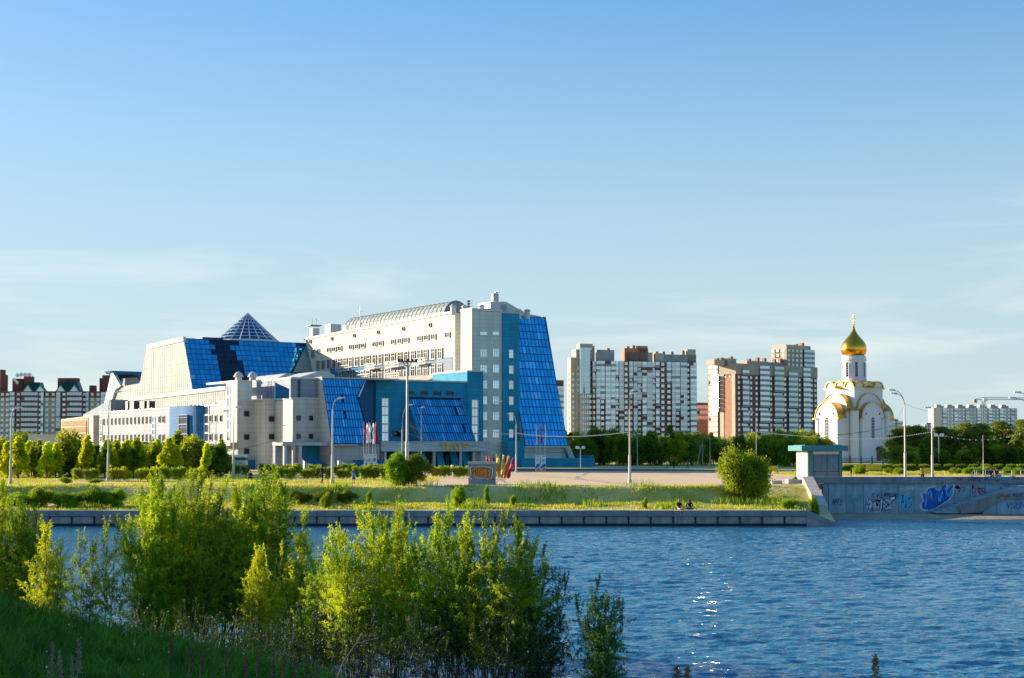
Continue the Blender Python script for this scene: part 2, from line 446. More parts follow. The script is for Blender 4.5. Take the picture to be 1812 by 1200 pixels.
M['lf_grass'] = leafmat('meadow grass', (0.26, 0.33, 0.03), (0.56, 0.52, 0.08), 0.30, 0.25, 0.0, 0.0)
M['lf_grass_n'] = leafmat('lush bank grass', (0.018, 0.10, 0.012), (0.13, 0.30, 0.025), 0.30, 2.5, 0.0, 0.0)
M['straw'] = mat('dry seed heads', (0.30, 0.22, 0.13), 0.8, var=0.25)
M['sorrel'] = mat('sorrel plumes', (0.22, 0.07, 0.055), 0.8, var=0.3)
# ================================================================== TERRAIN AND WATER
WATER_Z = -2.99
QY = 126.0                                   # quay front
def vnoise(x, y, s=1.0, seed=0):
    r = np.random.default_rng(seed); out = 0
    for k in range(5):
        a, b, p = r.uniform(0.5, 1.5), r.uniform(0.5, 1.5), r.uniform(0, 6.28, 2)
        th = r.uniform(0, 3.14)
        u = x * math.cos(th) + y * math.sin(th); v = -x * math.sin(th) + y * math.cos(th)
        out = out + np.sin(u * a * s + p[0]) * np.cos(v * b * s + p[1])
    return out / 5

def smooth(a, b, x):
    t = np.clip((x - a) / (b - a), 0, 1); return t * t * (3 - 2 * t)

QX_END = 26.0
def ground_z(X, Y):
    X = np.asarray(X, float); Y = np.asarray(Y, float)
    R_ = smooth(16, 23, X)
    edge = 137.6 + 1.4 * vnoise(X, 0 * X, 0.16, 3) * (1 - R_) + 2.5 * smooth(-22, -40, X) + 9.0 * R_
    z = -1.70 + 0.30 * smooth(QY + 1.5, edge - 2.4, Y) + 1.40 * smooth(edge - 2.7 - 5.3 * R_, edge, Y)
    z = z + 0.10 * vnoise(X, Y, 0.9, 5) * smooth(QY + 1, QY + 3, Y) * (1 - smooth(edge - 1, edge + 1, Y))
    # worn hollow towards the steps on the right, dune by the pavilion
    z = z - 1.7 * smooth(24.8, 27.2, X) * (1 - smooth(131, 139, Y))
    return np.where(Y > edge + 1, 0.0, z)

def axis(lo, hi, fine, f0, f1):
    """coordinates dense between f0 and f1 and growing outwards"""
    c = list(np.arange(f0, f1 + 1e-6, fine)); s = fine; x = f0
    while x > lo: s *= 1.35; x -= s; c.insert(0, max(x, lo))
    s = fine; x = f1
    while x < hi: s *= 1.35; x += s; c.append(min(x, hi))
    return np.array(sorted(set(c)))

def sheet(name, xs, ys, zf, mats, keep=None):
    gx, gy = np.meshgrid(xs, ys); gz = zf(gx, gy)
    nx, ny = len(xs), len(ys)
    v = np.stack([gx, gy, gz], -1).reshape(-1, 3)
    i = np.arange(ny - 1)[:, None] * nx + np.arange(nx - 1)[None, :]
    f = np.stack([i, i + 1, i + nx + 1, i + nx], -1).reshape(-1, 4)
    if keep is not None:
        cx = v[f].mean(1); f = f[keep(cx[:, 0], cx[:, 1])]
    return np_mesh(name, v, f, mats, smooth=True)

# ground material: dry grass, green grass and bare earth by noise
def ground_mat(name, cols, scale, wear, bump=0.5):
    m, N, L, P = new_mat(name)
    P.inputs['Roughness'].default_value = 0.95; P.inputs['Specular IOR Level'].default_value = 0.1
    tc = N.new('ShaderNodeTexCoord')
    def noise(s, d=6, st=None):
        n = N.new('ShaderNodeTexNoise'); n.inputs['Scale'].default_value = s; n.inputs['Detail'].default_value = d
        if st:
            mp = N.new('ShaderNodeMapping'); mp.inputs['Scale'].default_value = st
            L.new(tc.outputs['Object'], mp.inputs['Vector']); L.new(mp.outputs['Vector'], n.inputs['Vector'])
        else: L.new(tc.outputs['Object'], n.inputs['Vector'])
        return n
    def ramp(n, a, b, c0, c1):
        r = N.new('ShaderNodeValToRGB'); e = r.color_ramp.elements
        e[0].position = a; e[1].position = b; e[0].color = tuple(c0) + (1,); e[1].color = tuple(c1) + (1,)
        L.new(n.outputs['Fac'], r.inputs['Fac']); return r
    r1 = ramp(noise(scale), 0.38, 0.62, cols[0], cols[1])
    r2 = ramp(noise(scale * 0.22, 8, (0.45, 1, 1)), 0.52, 0.60, (0, 0, 0), (1, 1, 1))
    k = N.new('ShaderNodeMath'); k.operation = 'MULTIPLY'; k.inputs[1].default_value = wear
    L.new(r2.outputs['Color'], k.inputs[0])
    mx = N.new('ShaderNodeMixRGB'); mx.inputs['Color2'].default_value = tuple(cols[2]) + (1,)
    L.new(k.outputs[0], mx.inputs['Fac']); L.new(r1.outputs['Color'], mx.inputs['Color1'])
    L.new(mx.outputs['Color'], P.inputs['Base Color'])
    bp = N.new('ShaderNodeBump'); bp.inputs['Strength'].default_value = bump; bp.inputs['Distance'].default_value = 0.15
    L.new(noise(scale * 6, 8).outputs['Fac'], bp.inputs['Height']); L.new(bp.outputs['Normal'], P.inputs['Normal'])
    return m
M['meadow'] = ground_mat('dry meadow ground', ((0.40, 0.38, 0.07), (0.62, 0.50, 0.16), (0.66, 0.54, 0.34)), 0.35, 0.9)
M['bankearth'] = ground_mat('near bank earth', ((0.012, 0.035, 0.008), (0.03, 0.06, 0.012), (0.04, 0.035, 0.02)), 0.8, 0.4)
M['sand'] = ground_mat('beach sand', ((0.30, 0.24, 0.17), (0.40, 0.33, 0.23), (0.16, 0.15, 0.13)), 0.5, 0.9)
M['paving'] = ground_mat('plaza paving', ((0.66, 0.48, 0.30), (0.72, 0.53, 0.34), (0.60, 0.45, 0.29)), 0.15, 0.6, 0.1)
M['asphalt'] = ground_mat('asphalt', ((0.10, 0.10, 0.11), (0.13, 0.13, 0.14), (0.17, 0.16, 0.15)), 0.3, 0.6, 0.2)

gxs = axis(-4000, 4000, 0.8, -60, 30)
gys = axis(QY + 0.6, 6000, 0.5, QY + 0.6, 146)
gm = sheet('ground', gxs, gys, ground_z, M['meadow'], keep=lambda x, y: ~((x > 28.4) & (y < 148.6)))
tag(link('ground', gm), kind='structure')
WY = 148.0                                   # front of the painted embankment wall
WX0 = (1455 - 906) / FPX * WY
b = MB(); b.box(28.0, 420, WY + 0.5, 149.6, -0.6, -0.004); tag(b.build('ground', M['meadow']), kind='structure')

# paved plaza and paths (sheets just above the ground)
b = MB()
b.poly([(-8.0, 139.9, 0.012), (16, 139.9, 0.012), (22.5, 147.7, 0.012), (28.3, 148.0, 0.012), (28.3, 149.7, 0.012), (330, 149.7, 0.012), (330, 192, 0.012), (58, 192, 0.012), (30, 226, 0.012), (-14, 226, 0.012), (-8, 160, 0.012)])
tag(b.build('plaza_paving', M['paving']), kind='structure')
b = MB(); b.poly([(-60, 147, 0.008), (-7.9, 140.2, 0.008), (-7.9, 150, 0.008), (-60, 153.5, 0.008)])
b.poly([(-60, 165, 0.008), (-8.5, 158, 0.008), (-8.5, 160.5, 0.008), (-60, 168, 0.008)])
tag(b.build('footpath', M['paving']), kind='structure')
b = MB(); b.poly([(-14, 226.2, 0.006), (30, 226.2, 0.006), (62, 192.5, 0.006), (330, 192.5, 0.006), (330, 199, 0.006), (66, 199, 0.006), (20, 262, 0.006), (-60, 216, 0.006), (-60, 205, 0.006)])
tag(b.build('road', M['asphalt']), kind='structure')
b = MB(); b.box(70, 330, 199.3, 199.6, 0.0, 0.14); b.box(31, 58, 226.0, 226.3, 0, 0.14)
tag(b.build('kerb', M['concl']), kind='structure')

# sandy beach at the foot of the painted wall
def beach_z(X, Y):
    return WATER_Z - 0.10 + 0.22 * smooth(134.5, 141.5, Y + 1.6 * vnoise(X, 0 * X, 0.25, 11)) + 0.03 * vnoise(X, Y, 0.8, 12)
tag(link('beach', sheet('beach', np.arange(20, 240, 1.0), np.arange(134, 148.6, 0.5), beach_z, M['sand'])), kind='structure')

# water
mw, N, L, P = new_mat('river water')
P.inputs['Base Color'].default_value = (0.020, 0.165, 0.285, 1)
P.inputs['Roughness'].default_value = 0.055
P.inputs['IOR'].default_value = 1.40
P.inputs['Specular IOR Level'].default_value = 0.5
tc = N.new('ShaderNodeTexCoord')
def wave(scl, strx, stry, det, rot, dist):
    mp = N.new('ShaderNodeMapping'); mp.inputs['Scale'].default_value = (strx, stry, 1); mp.inputs['Rotation'].default_value = (0, 0, D2R(rot))
    L.new(tc.outputs['Object'], mp.inputs['Vector'])
    n = N.new('ShaderNodeTexNoise'); n.inputs['Scale'].default_value = scl; n.inputs['Detail'].default_value = det; n.inputs['Roughness'].default_value = 0.6
    n.inputs['Distortion'].default_value = dist
    L.new(mp.outputs['Vector'], n.inputs['Vector']); return n
n1 = wave(3.2, 0.5, 1.3, 4, 8, 0.4); n2 = wave(5.5, 0.6, 1.3, 3, -6, 0.2); n3 = wave(0.10, 0.6, 1.0, 2, 20, 0)
calm = N.new('ShaderNodeMapRange'); calm.inputs['From Min'].default_value = 0.35; calm.inputs['From Max'].default_value = 0.65
calm.inputs['To Min'].default_value = 0.65; calm.inputs['To Max'].default_value = 1.15
L.new(n3.outputs['Fac'], calm.inputs['Value'])
ad = N.new('ShaderNodeMath'); ad.operation = 'MULTIPLY_ADD'; ad.inputs[1].default_value = 0.22
L.new(n2.outputs['Fac'], ad.inputs[0]); L.new(n1.outputs['Fac'], ad.inputs[2])
bp = N.new('ShaderNodeBump'); bp.inputs['Distance'].default_value = 0.16
L.new(ad.outputs[0], bp.inputs['Height']); L.new(calm.outputs['Result'], bp.inputs['Strength'])
L.new(bp.outputs['Normal'], P.inputs['Normal'])
def ripples(X, Y):
    r = np.random.default_rng(99); z = np.zeros_like(X)
    n = 80
    for i in range(n):
        lam = 0.36 * (2.0 / 0.36) ** (i / (n - 1)) ; th = r.normal(D2R(96), 0.55); k = 2 * math.pi / lam
        z += 0.0175 * lam ** 0.65 * r.uniform(.5, 1.2) / math.sqrt(n / 14) * np.sin(k * (X * math.cos(th) + Y * math.sin(th)) + r.uniform(0, 6.28) + .8 * np.sin(X * .11 + i) + .8 * np.sin(Y * .09 + 2 * i))
    patch = (0.75 + 0.40 * vnoise(X, Y, 0.10, 31)) * (0.16 + 0.84 * smooth(-10, 4, X))
    fade = smooth(-62, -46, X) * smooth(75, 60, X) * smooth(20, 28, Y) * (1 - .75 * smooth(112, 125, Y))
    return WATER_Z + z * patch * fade
wys = [-60.0, 0.0, 18.0]
y_ = 22.0
while y_ < 149: wys.append(y_); y_ += 0.03 + (y_ / 700)
wys.append(149.0)
wxs = np.concatenate([[-3000, -800, -200, -90], np.arange(-64, 76, 0.24), [90, 200, 800, 3000]])
tag(link('water', sheet('water', wxs, np.array(wys), ripples, mw)), kind='structure')

# near bank on which the photographer stands
def near_z(X, Y):
    X = np.asarray(X, float); Y = np.asarray(Y, float)
    z = 1.58 - 0.215 * (X + 8.0) - 0.38 * np.clip(X + 2.6 + 0.5 * vnoise(X, Y, 0.4, 21), 0, None)
    z = z - 0.36 * np.clip(Y - 21.5 - 0.8 * vnoise(X, Y, 0.3, 23), 0, None) - 0.02 * np.clip(Y - 12, 0, None)
    z = z + 1.7 * np.exp(-(X ** 2 + (Y - 0) ** 2) / 26.0) + 0.07 * vnoise(X, Y, 1.6, 22)
    z = z + 4.2 * smooth(-11.5, -16.5, X) * (1 - smooth(31, 38, Y))  # unseen rise on the left, added so its shadow covers the bank
    z = np.where(X < -20, np.minimum(z, 6.0), z)
    return np.maximum(z, -4.2)
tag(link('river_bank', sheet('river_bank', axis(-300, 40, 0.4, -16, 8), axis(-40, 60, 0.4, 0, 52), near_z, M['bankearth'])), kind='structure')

# ================================================================== QUAY
quay = empty('quay_wall', (0, 0, 0), 0, 'long low concrete quay wall of capped panels along the far waterline', 'wall')
pw = 39.3 / 20.95
x0q = (90 - 906) / 20.95 - 24 * pw
cores = MB(); cores.box(x0q, x0q + int((QX_END - x0q) / pw) // 2 * 2 * pw, QY + 0.22, QY + 0.75, -3.4, -1.95); cores.build('wall_core', M['gap'], quay)
pm = MB(); pm.box(0.035, pw - 0.035, 0.04, 0.215, -0.62, 0.62); pm = pm.mesh('panel', M['concw'])
pm2 = MB(); pm2.box(0.045, pw - 0.045, 0.10, 0.215, -0.40, 0.0); pm2 = pm2.mesh('panel', M['conc'])
cm = MB(); cm.box(0.01, 2 * pw - 0.01, -0.06, 0.62, 0, 0.50); cm = cm.mesh('coping_stone', M['conc'])
n_p = int((QX_END - x0q) / pw) // 2 * 2
for i in range(n_p):
    x = x0q + i * pw
    link('panel', pm, quay, (x, QY + random.uniform(-.012, .012), -2.24 - 0.62 + 0.0))
    if i % 2 == 0: link('coping_stone', cm, quay, (x, QY + random.uniform(-.015, .015), -2.20 + random.uniform(-.01, .01)))
    bt = MB() if i == 0 else None
b = MB(); b.box(x0q, x0q + n_p * pw, QY + .02, QY + .3, -3.2, -2.80); b.build('waterline_stain_course', M['gap'], quay)
b = MB(); b.box(x0q, x0q + n_p * pw, QY + .07, QY + .3, -2.80, -2.74); b.build('waterline_ledge', M['gap'], quay)
# joint cover timbers between the panels
tm = MB(); tm.box(-0.055, 0.055, -0.03, 0.24, -0.72, 0.05); tm.box(-0.08, 0.08, -0.05, 0.1, -0.14, 0.04); tm = tm.mesh('joint_post', M['gap'])
for i in range(n_p): link('joint_post', tm, quay, (x0q + i * pw, QY, -2.26))
b = MB(); xe = x0q + n_p * pw
b.extr([(xe, QY, -1.70), (xe, QY, -2.2), (xe + 2.5, QY + .5, -2.99), (xe + 2.5, QY + .5, -2.72)], (0.1, 0.55, 0)); b.build('sloping_end', M['conc'], quay)
b = MB(); b.extr([(xe, QY + .06, -2.2), (xe, QY + .06, -3.3), (xe + 2.5, QY + .55, -3.3), (xe + 2.5, QY + .55, -2.99)], (0.1, 0.4, 0)); b.build('end_panel', M['concw'], quay)

# ================================================================== PAINTED EMBANKMENT WALL (right)
wall = empty('embankment_wall', (0, 0, 0), 0, 'tall blue grey concrete embankment wall covered in graffiti beside the beach', 'wall')
def wx(px): return (px - 906) / FPX * WY
b = MB(); b.box(WX0, 400, WY + 0.2, WY + 0.7, -3.4, 0.0); b.build('wall_core', M['gap'], wall)
joints = [1455, 1465, 1496, 1527, 1558, 1588, 1616, 1658, 1688, 1715, 1742, 1770, 1797]
while joints[-1] < 2600: joints.append(joints[-1] + 29)
for i in range(len(joints) - 1):
    b = MB(); b.box(0.02, wx(joints[i+1]) - wx(joints[i]) - 0.02, 0, 0.19, -3.3, 0.05)
    b.build('panel', M['concb'], wall, loc=(wx(joints[i]), WY + random.uniform(-.015, .015), 0))
x = wx(1421); k = 0
while x < 390:
    w = 7.7 if k else wx(1632) - wx(1421)
    b = MB(); b.box(0.012, w - 0.012, -0.22, 0.55, 0.055, 0.70); b.build('coping_block', M['conc'], wall, loc=(x, WY, 0)); x += w; k += 1
# sloping wing wall at its left end
b = MB()
p0 = Vector((wx(1418), WY - 0.3, 0.74)); p1 = Vector(((1443 - 906) / FPX * 135.0, 135.0, -1.55))
w_ = 1.05
b.extr([(p0.x, p0.y, p0.z), (p0.x + w_, p0.y, p0.z), (p0.x + w_, p0.y, p0.z - .9), (p0.x, p0.y, p0.z - .9)], p1 - p0)
b.build('wing_coping', M['concl'], wall)
b = MB(); b.extr([(p0.x + .2, p0.y, -.2), (p0.x + .2, p0.y, -3.3), (p1.x + .2, p1.y + .2, -3.3), (p1.x + .2, p1.y + .2, -2.4)], (0.55, 0, 0)); b.build('wing_panel', M['concb'], wall)

# stairs cut along the wall and their parapet
stair = empty('embankment_stair', (0, 0, 0), 0, 'concrete stair rising rightwards along the painted wall behind its own parapet', 'stairs')
for i in range(13):
    xs_ = wx(1640) + i * 0.66
    b = MB(); b.box(0, 16 - i * 0.66, 0, 2.6, -0.20, 0); b.build('step', M['concb'], stair, loc=(xs_, WY - 2.85, -2.78 + 0.205 * (i + 1)))
FYp = WY - 3.3
def fx(px): return (px - 906) / FPX * FYp
def fz(py): return CAM_Z - (py - HOR) / FPX * FYp
b = MB(); b.extr([(fx(1694), FYp, fz(895)), (fx(1700), FYp, fz(909)), (fx(1735), FYp, fz(905)), (fx(1772), FYp, fz(884)), (fx(2300), FYp, fz(883)), (fx(2300), FYp, fz(871)), (fx(1768), FYp, fz(872))], (0, 0.42, 0))
b.build('parapet', M['conc'], stair)
for i in range(18):
    a0 = 1738 + i * 25
    top = fz(884) if a0 >= 1765 else fz(903)
    b = MB(); b.extr([(fx(a0) + .02, FYp + .1, -3.3), (fx(a0 + 25) - .02, FYp + .1, -3.3), (fx(a0 + 25) - .02, FYp + .1, fz(884.5)), (fx(a0) + .02, FYp + .1, fz(904) if a0 < 1750 else fz(884.5))], (0, 0.22, 0))
    b.build('panel', M['concb'], stair)

# ------------------------------------------------------------------ graffiti (flat paint, each piece a part of its wall)
def spray(parent, wallpt, y, layers, jobname='graffiti'):
    """layers: list of (material, [polygons in pixels]) laid 4 mm apart"""
    root = None
    for k, (mt, polys) in enumerate(layers):
        b = MB()
        for pl in polys:
            b.extr([wallpt(px, py, y - 0.004 * (k + 1)) for px, py in pl], (0, 0.0035, 0))
        o = b.build(jobname if k == 0 else 'paint_layer', M[mt], parent if root is None else root)
        if root is None: root = o
    return root
def blob(cx, cy, rx, ry, n=18, wob=0.12, seed=0, rot=0):
    r = random.Random(seed); ph = r.uniform(0, 6); out = []
    for i in range(n):
        t = 2 * math.pi * i / n; k = 1 + wob * math.sin(3 * t + ph) + wob * 0.6 * math.sin(5 * t + 2 * ph)
        x, y = rx * k * math.cos(t), ry * k * math.sin(t)
        out.append((cx + x * math.cos(rot) - y * math.sin(rot), cy + x * math.sin(rot) + y * math.cos(rot)))
    return out
def stroke(pts, w):
    """thick polyline as a chain of quads in pixel space"""
    out = []
    for (x0, y0), (x1, y1) in zip(pts[:-1], pts[1:]):
        d = math.hypot(x1 - x0, y1 - y0) or 1; nx, ny = -(y1 - y0) / d * w / 2, (x1 - x0) / d * w / 2
        ex, ey = (x1 - x0) / d * w * 0.3, (y1 - y0) / d * w * 0.3
        out.append([(x0 + nx - ex, y0 + ny - ey), (x1 + nx + ex, y1 + ny + ey), (x1 - nx + ex, y1 - ny + ey), (x0 - nx - ex, y0 - ny - ey)])
    return out
GLY = {'H': [[(0,0),(0,1)],[(1,0),(1,1)],[(0,.5),(1,.5)]], 'O': [[(0,.1),(.5,0),(1,.1),(1,.9),(.5,1),(0,.9),(0,.1)]],
       'M': [[(0,1),(0,0),(.5,.6),(1,0),(1,1)]], 'I': [[(.5,0),(.5,1)]], 'E': [[(1,0),(0,0),(0,1),(1,1)],[(0,.5),(.8,.5)]],
       'K': [[(0,0),(0,1)],[(1,0),(0,.5),(1,1)]], 'S': [[(1,.1),(.5,0),(0,.2),(1,.75),(.5,1),(0,.9)]], 'U': [[(0,0),(0,.9),(.5,1),(1,.9),(1,0)]],
       'T': [[(0,0),(1,0)],[(.5,0),(.5,1)]], 'V': [[(0,0),(.5,1),(1,0)]], 'L': [[(0,0),(0,1),(.9,1)]], 'A': [[(0,1),(.5,0),(1,1)],[(.2,.65),(.8,.65)]],
       'D': [[(0,0),(.7,.1),(1,.5),(.7,.95),(0,1),(0,0)]], 'R': [[(0,1),(0,0),(1,.15),(.9,.5),(0,.55),(1,1)]], 'N': [[(0,1),(0,0),(1,1),(1,0)]],
       'B': [[(0,0),(.9,.2),(0,.5),(1,.75),(0,1),(0,0)]], 'C': [[(1,.1),(.4,0),(0,.5),(.4,1),(1,.9)]], '3': [[(0,.05),(1,.15),(.3,.45),(1,.75),(0,1)]], 'Y': [[(0,0),(.5,.5),(1,0)],[(.5,.5),(.5,1)]],
       '*': [[(0,.5),(.5,0),(1,.5),(.5,1),(0,.5)]], 'Q': [[(.5,1),(0,.3),(.25,0),(.5,.3),(.75,0),(1,.3),(.5,1)]]}
def word(txt, x0, y0, cw, ch, lw, gap=0.35, slant=0.0, jit=0.0, seed=1):
    r = random.Random(seed); out = []; x = x0
    for c in txt:
        if c != ' ':
            dy = r.uniform(-jit, jit) * ch
            for pl in GLY[c]:
                out += stroke([(x + u * cw + (1 - v) * slant * ch, y0 + dy + v * ch) for u, v in pl], lw)
        x += cw * (1 + gap)
    return out
def wallp(px, py, y):
    return ((px - 906) / FPX * WY, y, CAM_Z - (py - HOR) / FPX * WY)
gy = WY - 0.025
spray(wall, wallp, gy, [('gf_dark', word('HOMIEK', 1533, 885, 4.6, 15, 5.0, .62, .05, .08)), ('gf_white', word('HOMIEK', 1533, 885, 4.6, 15, 3.0, .62, .05, .08)),
                        ('gf_dark', word('HOMIEK', 1533, 885, 4.6, 15, 0.35, .62, .05, .08))])
spray(wall, wallp, gy, [('gf_dark', [blob(1578, 882.5, 6, 4, seed=3, rot=-.5)]), ('gf_white', [blob(1578, 882, 4.3, 2.8, seed=3, rot=-.5)])])
spray(wall, wallp, gy, [('gf_navy', word('SVLT', 1540, 874, 5, 6, 1.2, .7, .3, .2, 4)), ('gf_navy', word('ANUR', 1562, 872, 4, 6, 1.1, .6, .3, .2, 5))])
spray(wall, wallp, gy, [('gf_teal', [blob(1600, 888, 12, 13, seed=5, wob=.16)]), ('gf_lblue', word('AVS', 1592, 878, 5, 18, 2.6, .3, .1, .1)), ('gf_navy', word('AVS', 1592.5, 878, 5, 18, .6, .3, .1, .1))])
spray(wall, wallp, gy, [('gf_white', word('TSUCHK', 1594, 861, 2.6, 6, 0.9, .5, .3, .2, 6))])
big = [(1627, 893), (1632, 886), (1629, 872), (1636, 873), (1640, 864), (1652, 861), (1657, 868), (1664, 866), (1667, 858), (1673, 855), (1675, 866), (1683, 859), (1687, 858), (1685, 872), (1678, 884), (1664, 893), (1652, 900), (1640, 903), (1630, 901)]
cx_, cy_ = 1657, 881
def shrink(pl, k): return [(cx_ + (x - cx_) * k, cy_ + (y - cy_) * k) for x, y in pl]
spray(wall, wallp, gy, [('gf_cream', [shrink(big, 1.07)]), ('gf_blue', [shrink(big, 0.95)]),
                        ('gf_lblue', stroke([(1636, 896), (1638, 876), (1646, 868), (1648, 886)], 2.2) + stroke([(1657, 872), (1661, 890), (1666, 870)], 2.2) + stroke([(1672, 864), (1676, 880), (1684, 864)], 2.4)),
                        ('gf_navy', stroke([(1650, 866), (1648, 890), (1656, 896)], 1.2) + stroke([(1658, 870), (1657, 893), (1668, 889)], 1.2) + stroke([(1668, 862), (1671, 884), (1681, 878)], 1.2)),
                        ('gf_brown', [blob(1644, 879, 1.8, 3.4, seed=12)])])
spray(wall, wallp, gy, [('gf_navy', word('NVS', 1472, 884, 4, 9, 1.0, .5, .2, .3, 7)), ('gf_teal', word('SCL', 1500, 877, 5, 12, 1.4, .5, .3, .3, 8))])
spray(wall, wallp, gy, [('gf_red', word('Q3', 1693, 862, 5, 9, 1.2, .7, 0, .2, 9) + word('OQ', 1719, 863, 5, 8, 1.3, .8, 0, .4, 10) + word('QS', 1773, 854, 5, 5, 1.0, .8, 0, .3, 11))])
spray(wall, wallp, gy, [('gf_red', stroke([(1736 + 6 * math.cos(t / 8 * 6.283), 869 + 6 * math.sin(t / 8 * 6.283)) for t in range(9)], 1.3) + word('A', 1733, 865, 6, 7, 1.2))])
spray(wall, wallp, gy, [('gf_dark', [blob(1692, 862, 4, 3, seed=20), blob(1720, 861, 2, 3, seed=21)])])
cyw = WY - 0.245
spray(wall, wallp, cyw, [('gf_red', word('SN 3', 1690, 845, 4, 5, 1.0, .6, 0, .3, 12) + word('SR', 1758, 848, 3, 4, .9) + word('Q', 1789, 842, 5, 6, 1.1) + word('OC', 1797, 844, 3, 4, .9))])
spray(wall, wallp, cyw, [('gf_navy', word('AMYK VCTY', 1716, 843, 3.2, 8, 0.9, .45, .2, .2, 13))])
spray(wall, wallp, cyw, [('gf_teal', word('NUBCO', 1761, 843, 4.2, 7, 0.9, .35, .2, .2, 14))])
def parp(px, py, y): return ((px - 906) / FPX * FYp, y, CAM_Z - (py - HOR) / FPX * FYp)
spray(stair, parp, FYp - 0.012, [('gf_red', word('SQSR', 1764, 880 - 4, 4, 5, 1.0, .4, 0, .3, 15)), ('gf_blue', word('ALK', 1790, 873, 5, 6, 1.1, .4, 0, .2, 16))])
spray(stair, parp, FYp + 0.08, [('gf_blue', word('VSON', 1780, 888, 6, 10, 1.3, .4, 0, .2, 17))])
# ================================================================== THEATRE
TH = Frame((836 - 906) / FPX * 271.0, 271.0, 32.1)
th = empty('theatre_building', TH.o, TH.ang, 'large blue and cream theatre complex with leaning blue glass walls and a glass cone', 'building')
def H(px, py, **k): return TH.hit(px, py, **k)
def part(b, name, m, parent=None): return b.build(name, m, parent or th)

_wm = {}
def window(parent, pos, w, h, rz, style='sky', nv=1, nh=1, depth=0.10):
    """a window unit standing a hand proud: frame with mullions, and its pane as a sub-part"""
    key = (round(w, 1), round(h, 1), style, nv, nh)
    if key not in _wm:
        fr = MB(); t = min(0.11, w * 0.09)
        W, Hh = key[0], key[1]
        for x0, x1, z0, z1 in ((-W/2, -W/2 + t, 0, Hh), (W/2 - t, W/2, 0, Hh), (-W/2 + t, W/2 - t, 0, t), (-W/2 + t, W/2 - t, Hh - t, Hh)):
            fr.box(x0, x1, -depth, 0.0, z0, z1)
        for i in range(nv):
            x = -W/2 + W * (i + 1) / (nv + 1); fr.box(x - t * .35, x + t * .35, -depth * .6, 0, t, Hh - t)
        for i in range(nh):
            z = Hh * (0.68 if nh == 1 else (i + 1) / (nh + 1)); fr.box(-W/2 + t, W/2 - t, -depth * .55, 0, z - t * .3, z + t * .3)
        pn = MB(); pn.box(-W/2 + t, W/2 - t, -0.03, -0.008, t, Hh - t)
        fm = {'dark': M['darkmetal'], 'blue': M['mullion'], 'slit': M['darkmetal'], 'warm': M['framewarm']}.get(style, M['plastic'])
        gm_ = {'dark': M['gdark'], 'warm': M['gwin'], 'blue': M['gdark'], 'slit': M['gdark']}.get(style, M['gsky'])
        _wm[key] = (fr.mesh('window', fm), pn.mesh('pane', gm_))
    f, p = _wm[key]
    o = link('window', f, parent, pos, rz)
    link('pane', p, o)
    return o
LEFTF = D2R(-90)

# glazed wall made of single panes on a dark grid
def glass_wall(parent, P0, PU, PV, nu, nv, pane_m, bar_m, name='glass_wall', top=0.0, special=None, bar=0.09, pname='pane'):
    P0, PU, PV = Vector(P0), Vector(PU), Vector(PV)
    U = (PU - P0); V = (PV - P0); lu, lv = U.length, V.length
    eu = U.normalized(); ev = V.normalized(); en = eu.cross(ev).normalized()
    if en.dot(Vector(TH.c + (4.0,)) - P0) < 0 and parent is th: en = -en
    R = Matrix((eu, en, ev)).transposed().to_4x4()      # local x along u, y = outward normal, z up the slope
    hold = MB()
    for i in range(nu + 1):
        x = lu * i / nu; hold.box(x - bar/2, x + bar/2, 0.0, 0.07, 0, lv)
    for j in range(nv + 1):
        z = lv * j / nv; hold.box(0, lu, 0.0, 0.085, z - bar * .75, z + bar * .75)
    hold.box(0, lu, -0.25, -0.03, 0, lv)
    g = hold.build(name, bar_m, parent); g.matrix_basis = Matrix.Translation(P0) @ R
    cw, chh = lu / nu, lv / nv
    b = MB(); b.box(bar/2, cw - bar/2, -0.02, 0.03, bar * .7, chh - bar * .7)
    meshes = {None: b.mesh(pname, pane_m)}
    for j in range(nv):
        for i in range(nu):
            k = special(i, j) if special else None
            if k is None and random.random() < .03: k = 'gblue2'
            if k not in meshes:
                b = MB(); b.box(bar/2, cw - bar/2, -0.02, 0.03, bar * .7, chh - bar * .7); meshes[k] = b.mesh(pname, M[k])
            o = link(pname, meshes[k], g, (cw * i, 0, chh * j))
            o.rotation_euler = (random.gauss(0, 0.005), 0, random.gauss(0, 0.005))
    return g

# ---- 1 tall slab -------------------------------------------------
zt = H(836, 549, a=0, b=0).z
b816 = H(816, 700, a=0).y; b805 = H(805, 700, a=0).y; bE = H(540, 700, a=0).y; bE2 = H(548, 700, a=0).y
aR = H(888, 700, b=0).x; aS = H(918, 700, b=0).x; aG = 19.4
SW = 9.4
b = MB()
b.box(0, aR, 0, b816, 0, zt, 1)                       # front block: grey front, cream flank below
b.box(1.8, SW, b816, b805, 0, zt - 0.25, 2)
part(b, 'tower', [M['cream'], M['greyclad'], M['creamgrey']])
b = MB(); b.box(-0.12, -0.003, 0.02, b816, 0, zt + 0.02); part(b, 'flank_panel', M['cream'])
b = MB()
b.extr([(0, b805, 0), (0, b805, zt), (0, bE, zt - 0.9), (0, bE2 - 2, zt - 9.5), (0, bE2 - 4, 0)], (SW, 0, 0)); part(b, 'wing', M['cream'])
b = MB(); b.extr([(-0.25, b805, zt + .01), (-0.25, bE + .3, zt - .89), (-0.25, bE + .3, zt - .5), (-0.25, b805, zt + .4)], (0.5, 0, 0))
b.box(-0.25, aR, -0.15, 0.3, zt + .02, zt + 0.4); b.box(-0.25, 0.25, 0.3, b816, zt + .03, zt + .4); part(b, 'parapet_cap', M['white'])
